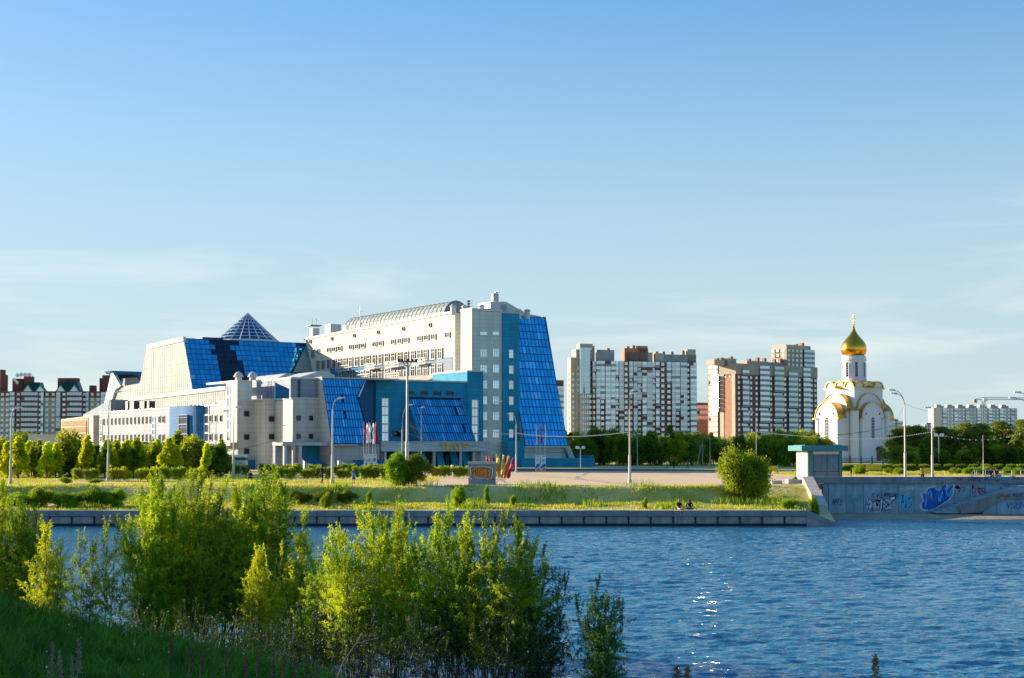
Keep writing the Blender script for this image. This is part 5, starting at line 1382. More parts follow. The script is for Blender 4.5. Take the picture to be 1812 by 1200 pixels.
# kokoshnik tier
for k, rot in enumerate((0, -math.pi / 2, math.pi, math.pi / 2)):
    hp = arch_pts(3.0, zc(688), 10)
    for dx in (-3.1, 0, 3.1):
        b = MB(); b.extr([(x * .9 + dx, -4.7, z) for x, z in hp], (0, 2.2, 0)); o = b.build('gable_arch', Wh, ch); o.rotation_euler = (0, 0, rot)
        b = MB()
        for i in range(10):
            (xa, za), (xb, zb) = hp[i], hp[i + 1]; z0_ = zc(688)
            b.extr([(xa * .92 + dx, -4.95, z0_ + (za - z0_) * 1.0), (xa * 1.05 + dx, -4.95, z0_ + (za - z0_) * 1.12), (xb * 1.05 + dx, -4.95, z0_ + (zb - z0_) * 1.12), (xb * .92 + dx, -4.95, z0_ + (zb - z0_) * 1.0)], (0, 2.6, 0))
        b.build('gable_hood', M['goldroof'], o)
# drum, dome, cross
rd = 20.5 * s_
b = MB(); b.lathe([(rd * 1.06, zc(683)), (rd * 1.06, zc(671)), (rd, zc(670)), (rd, zc(640)), (rd * 1.05, zc(638)), (rd * 1.05, zc(634)), (rd * 1.0, zc(633)), (rd * 1.0, zc(630)), (0, zc(629))], 32); b.build('drum', Wh, ch, smooth=False)
for k in range(8):
    t = 2 * math.pi * k / 8 + .2
    b = MB(); hh = [(-.28, 0), (.28, 0), (.28, 3.1)] + [(.28 * math.cos(math.pi * i / 5), 3.1 + .28 * math.sin(math.pi * i / 5)) for i in range(1, 5)] + [(-.28, 3.1)]
    b.extr([(x, -.03, z) for x, z in hh], (0, .1, 0)); o = b.build('drum_window', M['gdark'], ch, loc=(rd * math.sin(t), -rd * math.cos(t), zc(667)), rz=t)
    b = MB(); b.box(-.45, -.3, -.1, .1, -.1, 3.2); b.box(.3, .45, -.1, .1, -.1, 3.2); b.box(-.45, .45, -.1, .1, -.3, -.1)
    for q_ in range(5): b.box(-.28, .28, -.06, 0, .5 + q_ * .55, .55 + q_ * .55)
    b.build('window_surround', Wh, o)
prof = [(17.5, 629), (20, 627), (22, 621), (22.3, 616), (21, 610), (17.5, 604), (12, 597.5), (7, 591.5), (4, 586), (2.2, 581), (1.2, 577)]
b = MB(); b.lathe([(0, zc(629.5))] + [(r * s_, zc(y)) for r, y in prof] + [(0, zc(576))], 40); b.build('onion_dome', M['gold'], ch, smooth=True)
b = MB(); zx = zc(576.5); zT = zc(556)
b.lathe([(0, zx), (.28, zx + .1), (.28, zx + .35), (0, zx + .5)], 12)
b.box(-.07, .07, -.05, .05, zx + .4, zT); hT = zT - zx
b.box(-.75, .75, -.05, .05, zx + hT * .60, zx + hT * .60 + .13); b.box(-.35, .35, -.05, .05, zx + hT * .8, zx + hT * .8 + .11)
b.extr([(-.5, -.05, zx + hT * .38), (.5, -.05, zx + hT * .28), (.5, -.05, zx + hT * .28 + .11), (-.5, -.05, zx + hT * .38 + .11)], (0, .1, 0)); b.build('cross', M['gold'], ch)
# door with its hood, plinth
b = MB(); b.box(2.0 - .9, 2.0 + .9, -5.98, -5.9, .5, 3.0); dr = b.build('door', M['brick'], ch)
b = MB(); b.extr([(2.0 + 1.15 * math.cos(math.pi * i / 8), -6.9, 3.0 + .9 * math.sin(math.pi * i / 8)) for i in range(9)], (0, 1.0, 0)); b.build('door_hood', M['darkmetal'], dr)
b = MB(); b.box(-4.2, 4.2, -6.4, -5.8, 0, .5); b.box(4.6, 8.9, -4.3, -3.6, 0, .5); b.box(-9.3, -8.8, -4.2, 4.2, 0, .5); b.build('plinth', M['concgrey'], ch)
p = CH.hit(1458, 783, a=-9.9)
b = MB(); b.extr([(-10.6, p.y - 2, 0), (-10.6, p.y + 2, 0), (-10.6, p.y + 2, p.z - .6), (-10.6, p.y, p.z + .4), (-10.6, p.y - 2, p.z - .6)], (2, 0, 0)); po = b.build('porch', Wh, ch)
b = MB(); b.extr([(-10.9, p.y - 2.5, p.z - .8), (-10.9, p.y, p.z + .7), (-10.9, p.y + 2.5, p.z - .8), (-10.9, p.y, p.z + .35)], (2.4, 0, 0)); b.build('porch_roof', M['goldroof'], po)
# churchyard fence
fe = empty('churchyard_fence', (0, 0, 0), 0, 'low black iron fence at the foot of the church', 'fence')
p, q = gp(1490, 823), gp(1590, 823); yf = 326.0; x0, x1 = (1484 - 906) / FPX * yf, (1600 - 906) / FPX * yf
n = int((x1 - x0) / .35)
b = MB()
for i in range(n): b.box(x0 + i * .35, x0 + i * .35 + .05, yf, yf + .05, .1, 1.25)
b.build('bar_row', M['darkmetal'], fe)['kind'] = 'stuff'
b = MB(); b.box(x0, x1, yf - .02, yf, .25, .33); b.box(x0, x1, yf - .02, yf, 1.1, 1.2); b.build('rail', M['darkmetal'], fe)
for k in range(7): b = MB(); x = x0 + (x1 - x0) * k / 6; b.box(x - .14, x + .14, yf - .1, yf + .2, 0, 1.75); b.build('post', M['darkmetal'], fe)

# ================================================================== TEAL PAVILION
YP = 152.0; kp = YP / FPX
def PX(px, Y=YP): return (px - 906) / FPX * Y
def PZ(py, Y=YP): return CAM_Z - (py - HOR) * Y / FPX
pv = empty('pavilion', (PX(1429), YP, 0), 0, 'small concrete pavilion with flat teal roof standing on the embankment wall', 'pavilion')
wP = PX(1489) - PX(1429)
zr_ = PZ(798)
b = MB(); b.box(0, wP, 0, 6, 0, zr_ - .01); b.build('wall', M['concl'], pv)
b = MB(); b.box(.55, wP - .3, -.04, -.005, .1, zr_ - .35); so = b.build('shutter', M['shutter'], pv)
b = MB()
for x in (.55, wP * .55, wP - .36): b.box(x, x + .06, -.07, -.045, .1, zr_ - .35)
b.box(.55, wP - .3, -.07, -.045, 1.15, 1.2); b.build('shutter_frame', M['darkmetal'], so)
b = MB(); b.box(.5, wP - .25, -.06, -.003, zr_ - .33, zr_ - .05); b.build('fascia_strip', M['plastic'], pv)
for x in (-.02, wP - .28): b = MB(); b.box(x, x + .3 + .25 * (x < 0), -.09, -.002, 0, zr_ - .02); b.build('corner_post', M['teal'], pv)
b = MB(); b.box(-.8, wP + .45, -.9, 6.5, zr_, zr_ + .55); b.box(-.3, wP, -.1, 6, zr_ + .55, zr_ + .6); b.build('flat_roof', M['teal'], pv)
for k in range(3): b = MB(); b.box(-.04, -.004, .3 + k * 1.9, .3 + k * 1.9 + 1.8, .1, zr_ - .1); b.build('wall_slab', M['concl'], pv)
spray(pv, lambda px, py, y: (PX(px) - PX(1429), y, PZ(py)), -.05, [('gf_teal', word('SVSL', 1466, 813, 2.4, 8, 1.0, .5, .3, .3, 30))])
# broken concrete steps going down to the quay
st = empty('broken_steps', (0, 0, 0), 0, 'broken concrete steps descending the grassy bank left of the pavilion', 'steps')
for px0, px1, y0, y1, Y_ in ((1395, 1422, 848, 862, 149.0), (1366, 1384, 851, 860, 147.5), (1382, 1402, 860, 869, 146.5), (1349, 1363, 862, 871, 145.0), (1362, 1378, 866, 877, 144.0), (1331, 1343, 872, 882, 142.2), (1341, 1352, 875, 886, 141.5), (1318, 1332, 883, 889, 139.5), (1328, 1340, 886, 892, 138.5)):
    p, q = at(px0, y0, Y_), at(px1, y1, Y_); b = MB(); b.box(0, q.x - p.x, 0, 1.4, -1.2, 0); o = b.build('step', M['concl'], st, loc=(p.x, Y_, p.z)); o.rotation_euler = (random.uniform(-.03, .03), random.uniform(-.04, .04), random.uniform(-.05, .05))

# ================================================================== GRAFFITI KIOSK, WHITE KIOSK
YK = 143.5
def KX(px): return (px - 906) / FPX * YK
def KZ(py): return CAM_Z - (py - HOR) * YK / FPX
kk_ = empty('kiosk', (KX(829), YK, 0), 0, 'grey metal kiosk with brown bubble graffiti on the plaza edge', 'kiosk')
wK = KX(877) - KX(829); zK = KZ(821)
b = MB(); b.box(0, wK, 0, 2.2, .14, zK); b.build('body', M['bandblue'], kk_)
b = MB(); b.box(-.08, wK + .08, -.1, 2.3, zK, zK + .2); b.build('roof', M['greymetal'], kk_)
b = MB(); b.box(-.04, wK + .04, -.05, 2.25, 0, .14); b.build('base', M['concl'], kk_)
for k in range(3): b = MB(); b.box(wK * k / 2 - .03 + (.04 if k == 0 else 0) - (.04 if k == 2 else 0), wK * k / 2 + .03 + (.04 if k == 0 else 0) - (.04 if k == 2 else 0), -.03, -.002, .15, zK); b.build('seam_strip', M['greymetal'], kk_)
bub = [(833, 829), (837, 826), (843, 828), (849, 826), (857, 826), (864, 828), (871, 830), (870, 836), (869, 845), (862, 847), (856, 845), (849, 846), (842, 844), (836, 847), (832, 844), (835, 838)]
def sh2(pl, k): return [(852 + (x - 852) * k, 836.5 + (y - 836.5) * k) for x, y in pl]
spray(kk_, lambda px, py, y: (KX(px) - KX(829), y, KZ(py)), -.035, [('gf_white', [sh2(bub, 1.10)]), ('gf_dark', [sh2(bub, 1.02)]), ('gf_brown', [sh2(bub, .94)]),
    ('gf_dark', word('HUST', 837, 829, 4.6, 13, .9, .72, 0, .08, 31)), ('forange', word('I I', 842, 833, 3, 6, .5, .8))])
spray(kk_, lambda px, py, y: (KX(px) - KX(829), y, KZ(py)), -.035, [('gf_red', word('LL', 866, 846, 4, 3, .7, .3, .4))])

p = at(418, 835, 200.0); kw = empty('kiosk', (p.x, 200, 0), 0, 'small white kiosk with blue band behind the willows', 'kiosk')
b = MB(); b.box(-1.05, 1.2, 0, 2, 0, 2.3); b.build('body', M['white'], kw)
b = MB(); b.box(-1.1, 1.25, -.06, 2.05, 1.9, 2.25); b.build('blue_band', M['blueclad2'], kw)
b = MB(); b.box(-1.0, 1.1, -.2, 2.2, 2.3, 2.6); b.build('roof', M['plastic'], kw)
spray(kw, lambda px, py, y: ((px - 418) * 200 / FPX, y, CAM_Z - (py - HOR) * 200 / FPX), -.01, [('cblack', word('OC3', 411, 820, 4, 6, .5, .3, .1, .2, 41))])

# ================================================================== LAMPS, POLES, STRINGS
def lamp(px, ybase, ytop, heads, label, Y=None, r=0.11, mt='greymetal', hz=None):
    g = gp(px, ybase, 0) if Y is None else Vector(((px - 906) / FPX * Y, Y, 0))
    Y_ = g.y; z1 = CAM_Z - (ytop - HOR) * Y_ / FPX; k = Y_ / FPX
    e = empty('street_lamp', g, 0, label, 'street lamp', 'street lamps around the plaza')
    b = MB(); b.lathe([(r * 1.3, 0), (r * 1.25, z1 * .35), (r * .8, z1 * .36), (r * .6, z1 * .93), (0, z1 * .93)], 10); b.lathe([(r * 2, 0), (r * 2, .35), (0, .36)], 10); b.build('pole', M[mt], e)
    for hx, hy in heads:
        x, z = (hx - px) * k, CAM_Z - (hy - HOR) * k
        pts = [(0, 0, z1 * .93)]
        for i in range(1, 7):
            t = i / 6; pts.append((x * t ** 1.6, -.05 * t, z1 * .93 + (z - z1 * .93) * math.sin(t * math.pi / 2)))
        b = MB(); b.path(pts, r * .42, r * .32, 6); a_ = b.build('arm', M[mt], e)
        b = MB(); s = 1 if x >= 0 else -1
        b.extr([(x - .1 * s, -.05 - .14, z - .1), (x + .62 * s, -.05 - .1, z + .03), (x + .62 * s, -.05 - .1, z + .12), (x, -.05 - .14, z + .14)], (0, .28, 0)); b.build('lamp_head', M['plastic'], a_)
    return e
lamp(18.5, 858, 730, [(26, 722)], 'street lamp standing at the left edge of the photo', r=.105)
lamp(191, 851, 712, [(204, 694)], 'tall street lamp in front of the yellow young trees', r=.105)
lamp(413, 848, 730, [(417, 721)], 'street lamp rising behind the big willow beside the white kiosk')
lamp(381.5, 842, 742, [(396, 728)], 'thin lamp post in front of the curved blue bay', r=.07)
lamp(588, 856, 715, [(598, 705)], 'street lamp before the left leaning glass wall, nearest the walking man')
lamp(602.5, 832, 736, [(614, 721)], 'street lamp holding the left end of the bulb string')
lamp(711.5, 834, 742, [(723, 717)], 'street lamp just left of the tall floodlight mast')
lamp(745, 834, 728, [(745, 721)], 'street lamp in front of the middle of the entrance glass')
lamp(864.5, 832, 729, [(882, 711)], 'street lamp right of the golden lettering')
lamp(913.5, 836.5, 744, [(905, 733)], 'street lamp with a banner bracket in front of the blue strip', r=.10)
lamp(1114.5, 855, 715, [(1120, 691), (1116.5, 697)], 'lone lamp post standing on the open plaza', r=.105)
lamp(1601, 0, 706, [(1583, 691), (1587, 697)], 'twin headed lamp post right of the church', Y=157, r=.105)
lamp(1649, 0, 722, [(1646.5, 722)], 'slim post right of the yellow bin with dark top', Y=160, r=.10)
lamp(1822, 0, 716, [(1806, 695), (1797, 705)], 'twin headed lamp at the right edge of the photo', Y=150, r=.105)
lamp(1128, 831, 770, [(1128, 768)], 'thin post beyond the open plaza, right of the lone lamp', r=.07)
for px_, yb_, yt_, lab in ((1338, 833, 732, 'tall thin lamp behind the round bush, left'), (1256, 829, 765, 'thin post at the foot of the small orange block'), (1366, 822, 752, 'thin pole rising from the trees behind the round bush'), (1476, 816, 775, 'thin pole in front of the church flank'), (1638, 806, 768, 'short post among the pines left of the slim post'), (1739, 790, 765, 'bluish post among the pines under the long panel block')):
    lamp(px_, 840, yt_, [(px_ - 5, yt_ - 2)] if px_ == 1338 else [], lab, Y=max(190, min(300, 3.6 * FPX / (yb_ - HOR))) , r=.06 if px_ != 1739 else .035)
for px_, yt_, lab in ((1027, 793, 'low twin floodlight beside the end of the blue forecourt wall'), (1660.5, 771, 'twin floodlight post among the pines')):
    Y_ = 262 if px_ < 1100 else 240; x = (px_ - 906) / FPX * Y_; z1 = CAM_Z - (yt_ - HOR) * Y_ / FPX
    e = empty('floodlight_post', (x, Y_, 0), 0, lab, 'floodlight'); b = MB(); b.tube((0, 0, 0), (0, 0, z1), .08); b.build('pole', M['plastic'], e)
    b = MB(); b.box(-.6, .6, -.05, .05, z1 - .05, z1 + .05); b.build('crossbar', M['plastic'], e)
    for s in (-1, 1): b = MB(); b.box(s * .5 - .3, s * .5 + .3, -.3, 0, z1 - .15, z1 + .35); b.build('lamp_head', M['plastic'], e)
# tall floodlight mast
gm_x = 720.5; YM = 150.0; k = YM / FPX; zM = CAM_Z + (HOR - 640) * k
e = empty('floodlight_mast', ((gm_x - 906) * k, YM, 0), 0, 'tallest mast, carrying a wide platform of floodlights before the theatre', 'mast')
b = MB(); b.lathe([(.20, 0), (.19, 4.2), (.13, 4.3), (.10, zM), (0, zM)], 12); b.build('pole', M['greymetal'], e)
b = MB(); b.box(-.95, 1.0, -.25, .25, zM - .05, zM + .06); b.tube((0, 0, zM - .7), (.45, 0, zM), .04); b.tube((0, 0, zM - .7), (-.45, 0, zM), .04); b.build('platform', M['darkmetal'], e)
for x in (-.85, -.5, .1, .55, .9): b = MB(); b.box(x - .13, x + .13, -.3, -.05, zM + .07, zM + .26); b.build('floodlight', M['darkmetal'], e)
# wooden utility poles
for px_, yt_, yb_, lab, bars in ((506.5, 723, 832, 'thin utility pole with cross arm before the stepped cream walls', 1), (1243, 776, 826, 'wooden A frame utility pole before the tree belt', 2), (153, 745, 836, 'thin dark utility pole left of the low wing', 1), (1374, 752, 824, 'dark utility pole between the round bush and pavilion', 0)):
    Y_ = 3.6 * FPX / (yb_ - HOR); x = (px_ - 906) / FPX * Y_; z1 = CAM_Z - (yt_ - HOR) * Y_ / FPX; k = Y_ / FPX
    e = empty('utility_pole', (x, Y_, 0), 0, lab, 'utility pole')
    b = MB(); b.tube((0, 0, 0), (0, 0, z1), .13, .06, 8)
    if bars == 2: b.tube((-1.2, 0, 0), (0, 0, z1 * .9), .12, .09, 8)
    b.build('pole', M['wood'] if bars else M['darkmetal'], e)
    if bars: b = MB(); b.box(-.7, .7, -.05, .05, z1 * .72, z1 * .72 + .1); b.build('cross_arm', M['wood'], e)

def string(pts, sag, name, label, cat, mt, r=.02, bulbs=0, group=None):
    b = MB(); ps = []
    for (p, q), sg in zip(zip(pts[:-1], pts[1:]), sag):
        for i in range(17):
            t = i / 16; ps.append(Vector(p).lerp(Vector(q), t) - Vector((0, 0, sg * 4 * t * (1 - t))))
    b.path(ps, r, r, 4)
    o = b.build(name, M[mt]); tag(o, label, cat, group)
    if bulbs:
        c = MB()
        for p, q in zip(ps[:-1], ps[1:]):
            L_ = (q - p).length; n = max(1, int(L_ / .55))
            for i in range(n):
                s = p.lerp(q, (i + .5) / n); c.box(s.x - .06, s.x + .06, s.y - .02, s.y + .02, s.z - .07, s.z + .02)
        w = c.build('bulb_row', M['bulb'], o); w['kind'] = 'stuff'
    return o
Yl = lambda yb: 3.6 * FPX / (yb - HOR)
string([at(602, 761, Yl(832)), at(711, 761, Yl(834)), at(865, 760, Yl(832)), at(913, 766, Yl(836.5)), at(1114, 764, Yl(855))], [1.6, 1.8, .35, .5], 'light_string', 'white bulb string slung between the lamps in front of the theatre', 'light string', 'cable', .012, 1)
string([at(1340, 764, Yl(833)), at(1480, 775, 190), at(1649, 764, 160), at(1822, 762, 150)], [.1, .35, .9], 'light_string', 'pale bulb string in front of the church and pines', 'light string', 'cable', .012, 1)
string([at(505, 775, Yl(832)), at(602, 770, Yl(832))], [.5], 'overhead_cable', 'cable from the thin utility pole to the nearest lamp', 'cable', 'cable')
string([at(505, 772, Yl(832)), at(380, 800, 210)], [.4], 'overhead_cable', 'cable running down left from the thin utility pole', 'cable', 'cable', .035)
string([at(724, 751, YM), at(770, 806, 236)], [.2], 'overhead_cable', 'steep cable from the floodlight mast to the canopy, left one', 'cable', 'cable', .025)
string([at(724, 746, YM), at(786, 804, 236)], [.2], 'overhead_cable', 'steep cable from the floodlight mast to the canopy, right one', 'cable', 'cable', .025)
string([at(724, 750, YM), at(815, 785, 200), at(1010, 800, 260)], [.8, .6], 'overhead_cable', 'long black cable passing over the golden lettering', 'cable', 'cable', .03)
string([at(602, 781, 237), at(711, 781, 230), at(865, 785, 237), at(1000, 800, 262)], [.7, .5, .5], 'overhead_cable', 'thin lower cable along the canopy', 'cable', 'cable', .02)
string([at(1476, 770, 190), at(1585, 752, 250)], [.25], 'overhead_cable', 'dark cable crossing the church front', 'cable', 'cable', .04)
string([at(1601, 714, 157), at(1649, 728, 160)], [.15], 'overhead_cable', 'cable between the two posts right of the church', 'cable', 'cable', .015)
string([at(1601, 716, 157), at(1560, 775, 230)], [.6], 'overhead_cable', 'thin cable sagging from the twin headed lamp to the church', 'cable', 'cable', .015)
string([at(0, 752, 240), at(153, 762, 215), at(400, 792, 215)], [.8, .9], 'overhead_cable', 'thin cable crossing the low wing', 'cable', 'cable', .015)

# ================================================================== FLAGS AND BANNER BOARDS
def flag(px, ytop, ybot, ypole, col, Y, label, w=.55, lean=0.0, seed=0, group='flags in front of the theatre', pole='plastic'):
    k = Y / FPX; x = (px - 906) * k; zt_, zb_ = CAM_Z - (ytop - HOR) * k, CAM_Z - (ybot - HOR) * k
    e = empty('flag', (x, Y, 0), 0, label, 'flag', group)
    zp = CAM_Z - (ypole - HOR) * k
    b = MB(); b.tube((0, 0, zp), (lean * (zt_ - zp), 0, zt_ + .1), .03, .02, 6); b.build('pole', M[pole], e)
    r = random.Random(seed); n = 14; ph = r.uniform(0, 6)
    L, R = [], []
    for i in range(n + 1):
        t = i / n; z = zt_ + (zb_ - zt_) * t; x0 = lean * (z - zp)
        ww_ = w * (.35 + .65 * math.sin(min(1, t * 2.2) * math.pi / 2)) * (1 if t < .9 else 1 - (t - .9) * 4)
        L.append((x0 + .04, .05 * math.sin(6 * t + ph), z)); R.append((x0 + .04 + ww_ * (.8 + .2 * math.sin(9 * t + ph)), .16 * math.sin(7 * t + ph + 1), z - .12 * t))
    b = MB()
    for i in range(n):
        for j in range(3):
            f_ = lambda A_, B_, s: tuple(Vector(A_).lerp(Vector(B_), s) + Vector((0, .07 * math.sin(s * 5 + i * .6 + ph), 0)))
            b.poly([f_(L[i], R[i], j / 3), f_(L[i], R[i], (j + 1) / 3), f_(L[i+1], R[i+1], (j + 1) / 3), f_(L[i+1], R[i+1], j / 3)])
    o = b.build('cloth', M[col], e, smooth=True); s = o.modifiers.new('thickness', 'SOLIDIFY'); s.thickness = .012
    return e
YF = 226.0
for i, (px_, c_, lab) in enumerate(((643.6, 'fred', 'narrow red flag, leftmost of the five before the left glass wall'), (648.5, 'fwhite', 'white flag beside the leftmost red flag'), (652.5, 'fwhite', 'white flag in the middle of the five before the left glass wall'), (659.5, 'fwhite', 'white flag left of the rightmost red flag'), (664, 'fred', 'wide red flag, rightmost of the five before the left glass wall'))):
    flag(px_, 748 + (i % 2), 785 - (i % 3), 806, c_, YF, lab, .3 if i == 0 else .42, 0, i)
for i, (px_, c_, lab) in enumerate(((948.5, 'fwhite', 'limp white flag left of the crimson flag'), (955.5, 'fcrimson', 'crimson flag hanging before the leaning glass of the tower'), (964.5, 'fwhite', 'limp white flag right of the crimson flag'))):
    flag(px_, 752, 786, 807, c_, 224, lab, .12 if c_ == 'fwhite' else .32, 0, 20 + i)
def board(px0, px1, y0, y1, Y, label, round_col='gf_teal'):
    k = Y / FPX; x0, x1 = (px0 - 906) * k, (px1 - 906) * k; z1 = CAM_Z - (y0 - HOR) * k
    e = empty('banner_board', (x0, Y, 0), 0, label, 'banner board', 'printed banner boards under the flags')
    w = x1 - x0; b = MB(); b.box(0, w, 0, .12, 0, z1); b.build('board', M['cwhite'], e)
    b = MB(); b.extr([tuple((w/2 + .28 * min(1, w / .9) * math.cos(t), -.004, z1 * .68 + .28 * math.sin(t))) for t in [i * .524 for i in range(12)]], (0, .003, 0)); b.build('emblem', M[round_col], e)
    b = MB(); b.extr([tuple((w/2 + .16 * min(1, w / .9) * math.cos(t), -.008, z1 * .68 + .16 * math.sin(t))) for t in [i * .524 for i in range(12)]], (0, .003, 0)); b.build('emblem_centre', M['gf_lblue'], e)
    b = MB(); b.extr([(.05, -.004, z1 * .28), (.05 + w * .3, -.004, z1 * .45), (w - .04, -.004, z1 * .5), (w - .04, -.004, z1 * .3), (w * .5, -.004, z1 * .26), (.05, -.004, z1 * .12)], (0, .003, 0)); b.build('blue_swoosh', M['fblue'], e)
    b = MB(); b.extr([(.1, -.004, .05), (w * .5, -.004, z1 * .2), (w - .04, -.004, z1 * .25), (w - .04, -.004, .05)], (0, .003, 0)); b.build('red_swoosh', M['forange'], e)
    b = MB(); b.extr([(.05, -.004, z1 * .9), (w - .05, -.004, z1 * .97), (w - .05, -.004, z1 * .94), (.05, -.004, z1 * .87)], (0, .003, 0)); b.build('blue_line', M['fblue'], e)
board(644, 649, 804, 832, YF, 'narrow white banner board, leftmost under the red and white flags', 'fyellow'); board(650, 658, 804, 832, YF, 'white banner board with round blue emblem before the theatre'); board(659, 667, 804, 832, YF, 'white banner board with small dark shield, right of the round blue emblem', 'gf_navy')
board(947, 955, 806, 831, 224, 'printed banner board below the crimson flag, left one', 'gf_cream'); board(956.5, 965.5, 806, 831, 224, 'printed banner board below the crimson flag, right one', 'gf_teal')
for i, (px_, x2, yt_, yb_, c_, lab) in enumerate(((862, 861, 808, 836, 'fpink', 'pink sail flag half hidden behind the kiosk'), (870, 866, 808, 838, 'forange', 'short orange sail flag behind the kiosk'), (877, 872, 806, 842, 'fred', 'dark red sail flag at the right side of the kiosk'), (881, 879, 804, 845, 'fyellow', 'yellow sail flag right of the kiosk'), (885, 890, 805, 845, 'fyellow', 'yellow and red sail flag, second from the right of the fan'), (888, 898, 807, 845, 'forange', 'orange sail flag leaning right'), (892, 906, 811, 845, 'fpink', 'pink sail flag leaning furthest right'))):
    Y_ = 146.0; k = Y_ / FPX; ztop = CAM_Z - (yt_ - HOR) * k; lean = (x2 - px_) * k / (ztop - .3)
    e = flag(px_ - 1.0, yt_, yb_, 858, c_, Y_, lab, .36, lean, 40 + i, 'sail flags fanned out beside the kiosk')
    if c_ == 'fyellow' and i == 4:
        pass
b = MB(); x = (886 - 906) / FPX * 146
for dx, dy in ((-.6, -.3), (.7, -.3), (1.0, .4), (-.2, .5)): b.tube((x, 146, .5), (x + dx, 146 + dy, .01), .03)
b.tube((x - .5, 146, .45), (x + .5, 146, .5), .03)
tag(b.build('flag_stand', M['plastic']), 'white splayed metal stand holding the sail flags', 'stand')

# ================================================================== BENCHES, BINS, RAILING, CRANE
def bench(px, Y, label, w=1.5):
    x = (px - 906) / FPX * Y
    e = empty('park_bench', (x, Y, 0), D2R(random.uniform(-12, 12)), label, 'bench', 'yellow benches around the plaza')
    for k in range(3): b = MB(); b.box(-w/2, w/2, -.28 + k * .19, -.11 + k * .19, .40, .50); b.build('seat_slat', M['yellow'], e)
    for k in range(3): b = MB(); b.extr([(-w/2, .27 + .05 * k, .52 + .20 * k), (w/2, .27 + .05 * k, .52 + .20 * k), (w/2, .31 + .05 * k, .70 + .20 * k), (-w/2, .31 + .05 * k, .70 + .20 * k)], (0, .04, 0)); b.build('back_slat', M['yellow'], e)
    for s in (-1, 1): b = MB(); b.box(s * (w/2 - .15) - .05, s * (w/2 - .15) + .05, -.25, .3, 0, .42); b.extr([(s * (w/2 - .15) - .03, .25, .4), (s * (w/2 - .15) + .03, .25, .4), (s * (w/2 - .15) + .03, .42, 1.0), (s * (w/2 - .15) - .03, .42, 1.0)], (0, .04, 0)); b.build('leg', M['darkmetal'], e)
bench(779, 190, 'yellow bench before the entrance, right of the dark bush', 1.7)
bench(1546, 212, 'yellow bench on the grass in front of the church door', 2.2)
bench(1641, 182, 'yellow bench behind the person in the pink cap', 1.6)
bench(1369, 205, 'yellow bench just right of the round bush', 1.3)
e = empty('railing', (0, 0, 0), 0, 'cream metal railing at the head of the embankment stair', 'railing')
Yr = 151.0
def RX(px): return (px - 906) / FPX * Yr
zr1 = CAM_Z - (832 - HOR) * Yr / FPX; zr0 = .02
for i in range(16):
    px_ = 1712 + i * 15.5 if i else 1709
    x = RX(px_) if i else RX(1724)
    b = MB(); b.box(x - .03, x + .03, Yr - .03, Yr + .03, zr0, zr1); b.build('post', M['cream2'], e)
for j, z in enumerate((zr1, (zr1 + zr0) / 2 + .15, .28)): b = MB(); b.box(RX(1722), RX(1960), Yr - .025, Yr + .025, z - .03, z + .03); b.tube((RX(1722), Yr, z), (RX(1711), Yr, z - (zr1 - .1) * (.8 if j == 0 else .25)), .03); b.build('rail', M['cream2'], e)

YCR = 1200.0; k = YCR / FPX
e = empty('tower_crane', ((1741 - 906) * k, YCR, 0), 0, 'distant tower crane whose jib reaches out over the long panel block', 'crane')
zJ = CAM_Z - (708 - HOR) * k
b = MB()
for sx in (-1, 1):
    for sy in (-1, 1): b.tube((sx, sy, 0), (sx, sy, zJ), .22, n=4)
for i in range(int(zJ / 2.4)):
    z = i * 2.4; b.tube((-1, -1, z), (1, -1, z + 2.4), .14, n=4); b.tube((1, -1, z), (1, -1, z + .1), .14, n=4); b.tube((-1, -1, z + 2.4), (1, -1, z + 2.4), .12, n=4)
b.build('mast', M['panelgrey'], e)
b = MB(); xL, xR = (1725 - 1741) * k, (1850 - 1741) * k
b.tube((xL, 0, zJ + .3), (xR, 0, zJ + .3), .25, n=4); b.tube((0, 0, zJ + 2.2), (xR, 0, zJ + 1.5), .2, n=4); b.tube((0, 0, zJ + 2.2), (xL, 0, zJ + .6), .16, n=4)
for i in range(24): x = xR * i / 24; b.tube((x, 0, zJ + .3), (x + xR / 48, 0, zJ + 2.0), .11, n=4); b.tube((x + xR / 48, 0, zJ + 2.0), (x + xR / 24, 0, zJ + .3), .11, n=4)
b.build('jib', M['panelgrey'], e)
b = MB(); b.box(xL - .6, xL + 1.6, -1, 1, zJ - 2.2, zJ + .4); b.build('counterweight', M['brickor'], e)
b = MB(); b.box(-.4, 2.6, -1.4, 1, zJ - 1.0, zJ + 1.4); b.build('cab', M['plastic'], e)
# ================================================================== VEGETATION
def leaf_quads(c, d, L, W, rng, bend=0.0):
    """rhombic leaves: centres c, directions d (unit), length L, width W arrays"""
    n = len(c)
    s = np.cross(d, rng.normal(size=(n, 3))); s /= np.linalg.norm(s, axis=1, keepdims=True) + 1e-9
    L = np.broadcast_to(L, (n,))[:, None]; W = np.broadcast_to(W, (n,))[:, None]
    p0 = c; p2 = c + d * L; p1 = c + d * L * .45 + s * W / 2; p3 = c + d * L * .45 - s * W / 2
    p2 = p2 - np.array([0, 0, 1]) * L * bend
    v = np.stack([p0, p1, p2, p3], 1).reshape(-1, 3)
    f = np.arange(n * 4).reshape(n, 4)
    return v, f

def rand_dirs(n, rng, up=0.0):
    d = rng.normal(size=(n, 3)); d[:, 2] += up
    return d / (np.linalg.norm(d, axis=1, keepdims=True) + 1e-9)

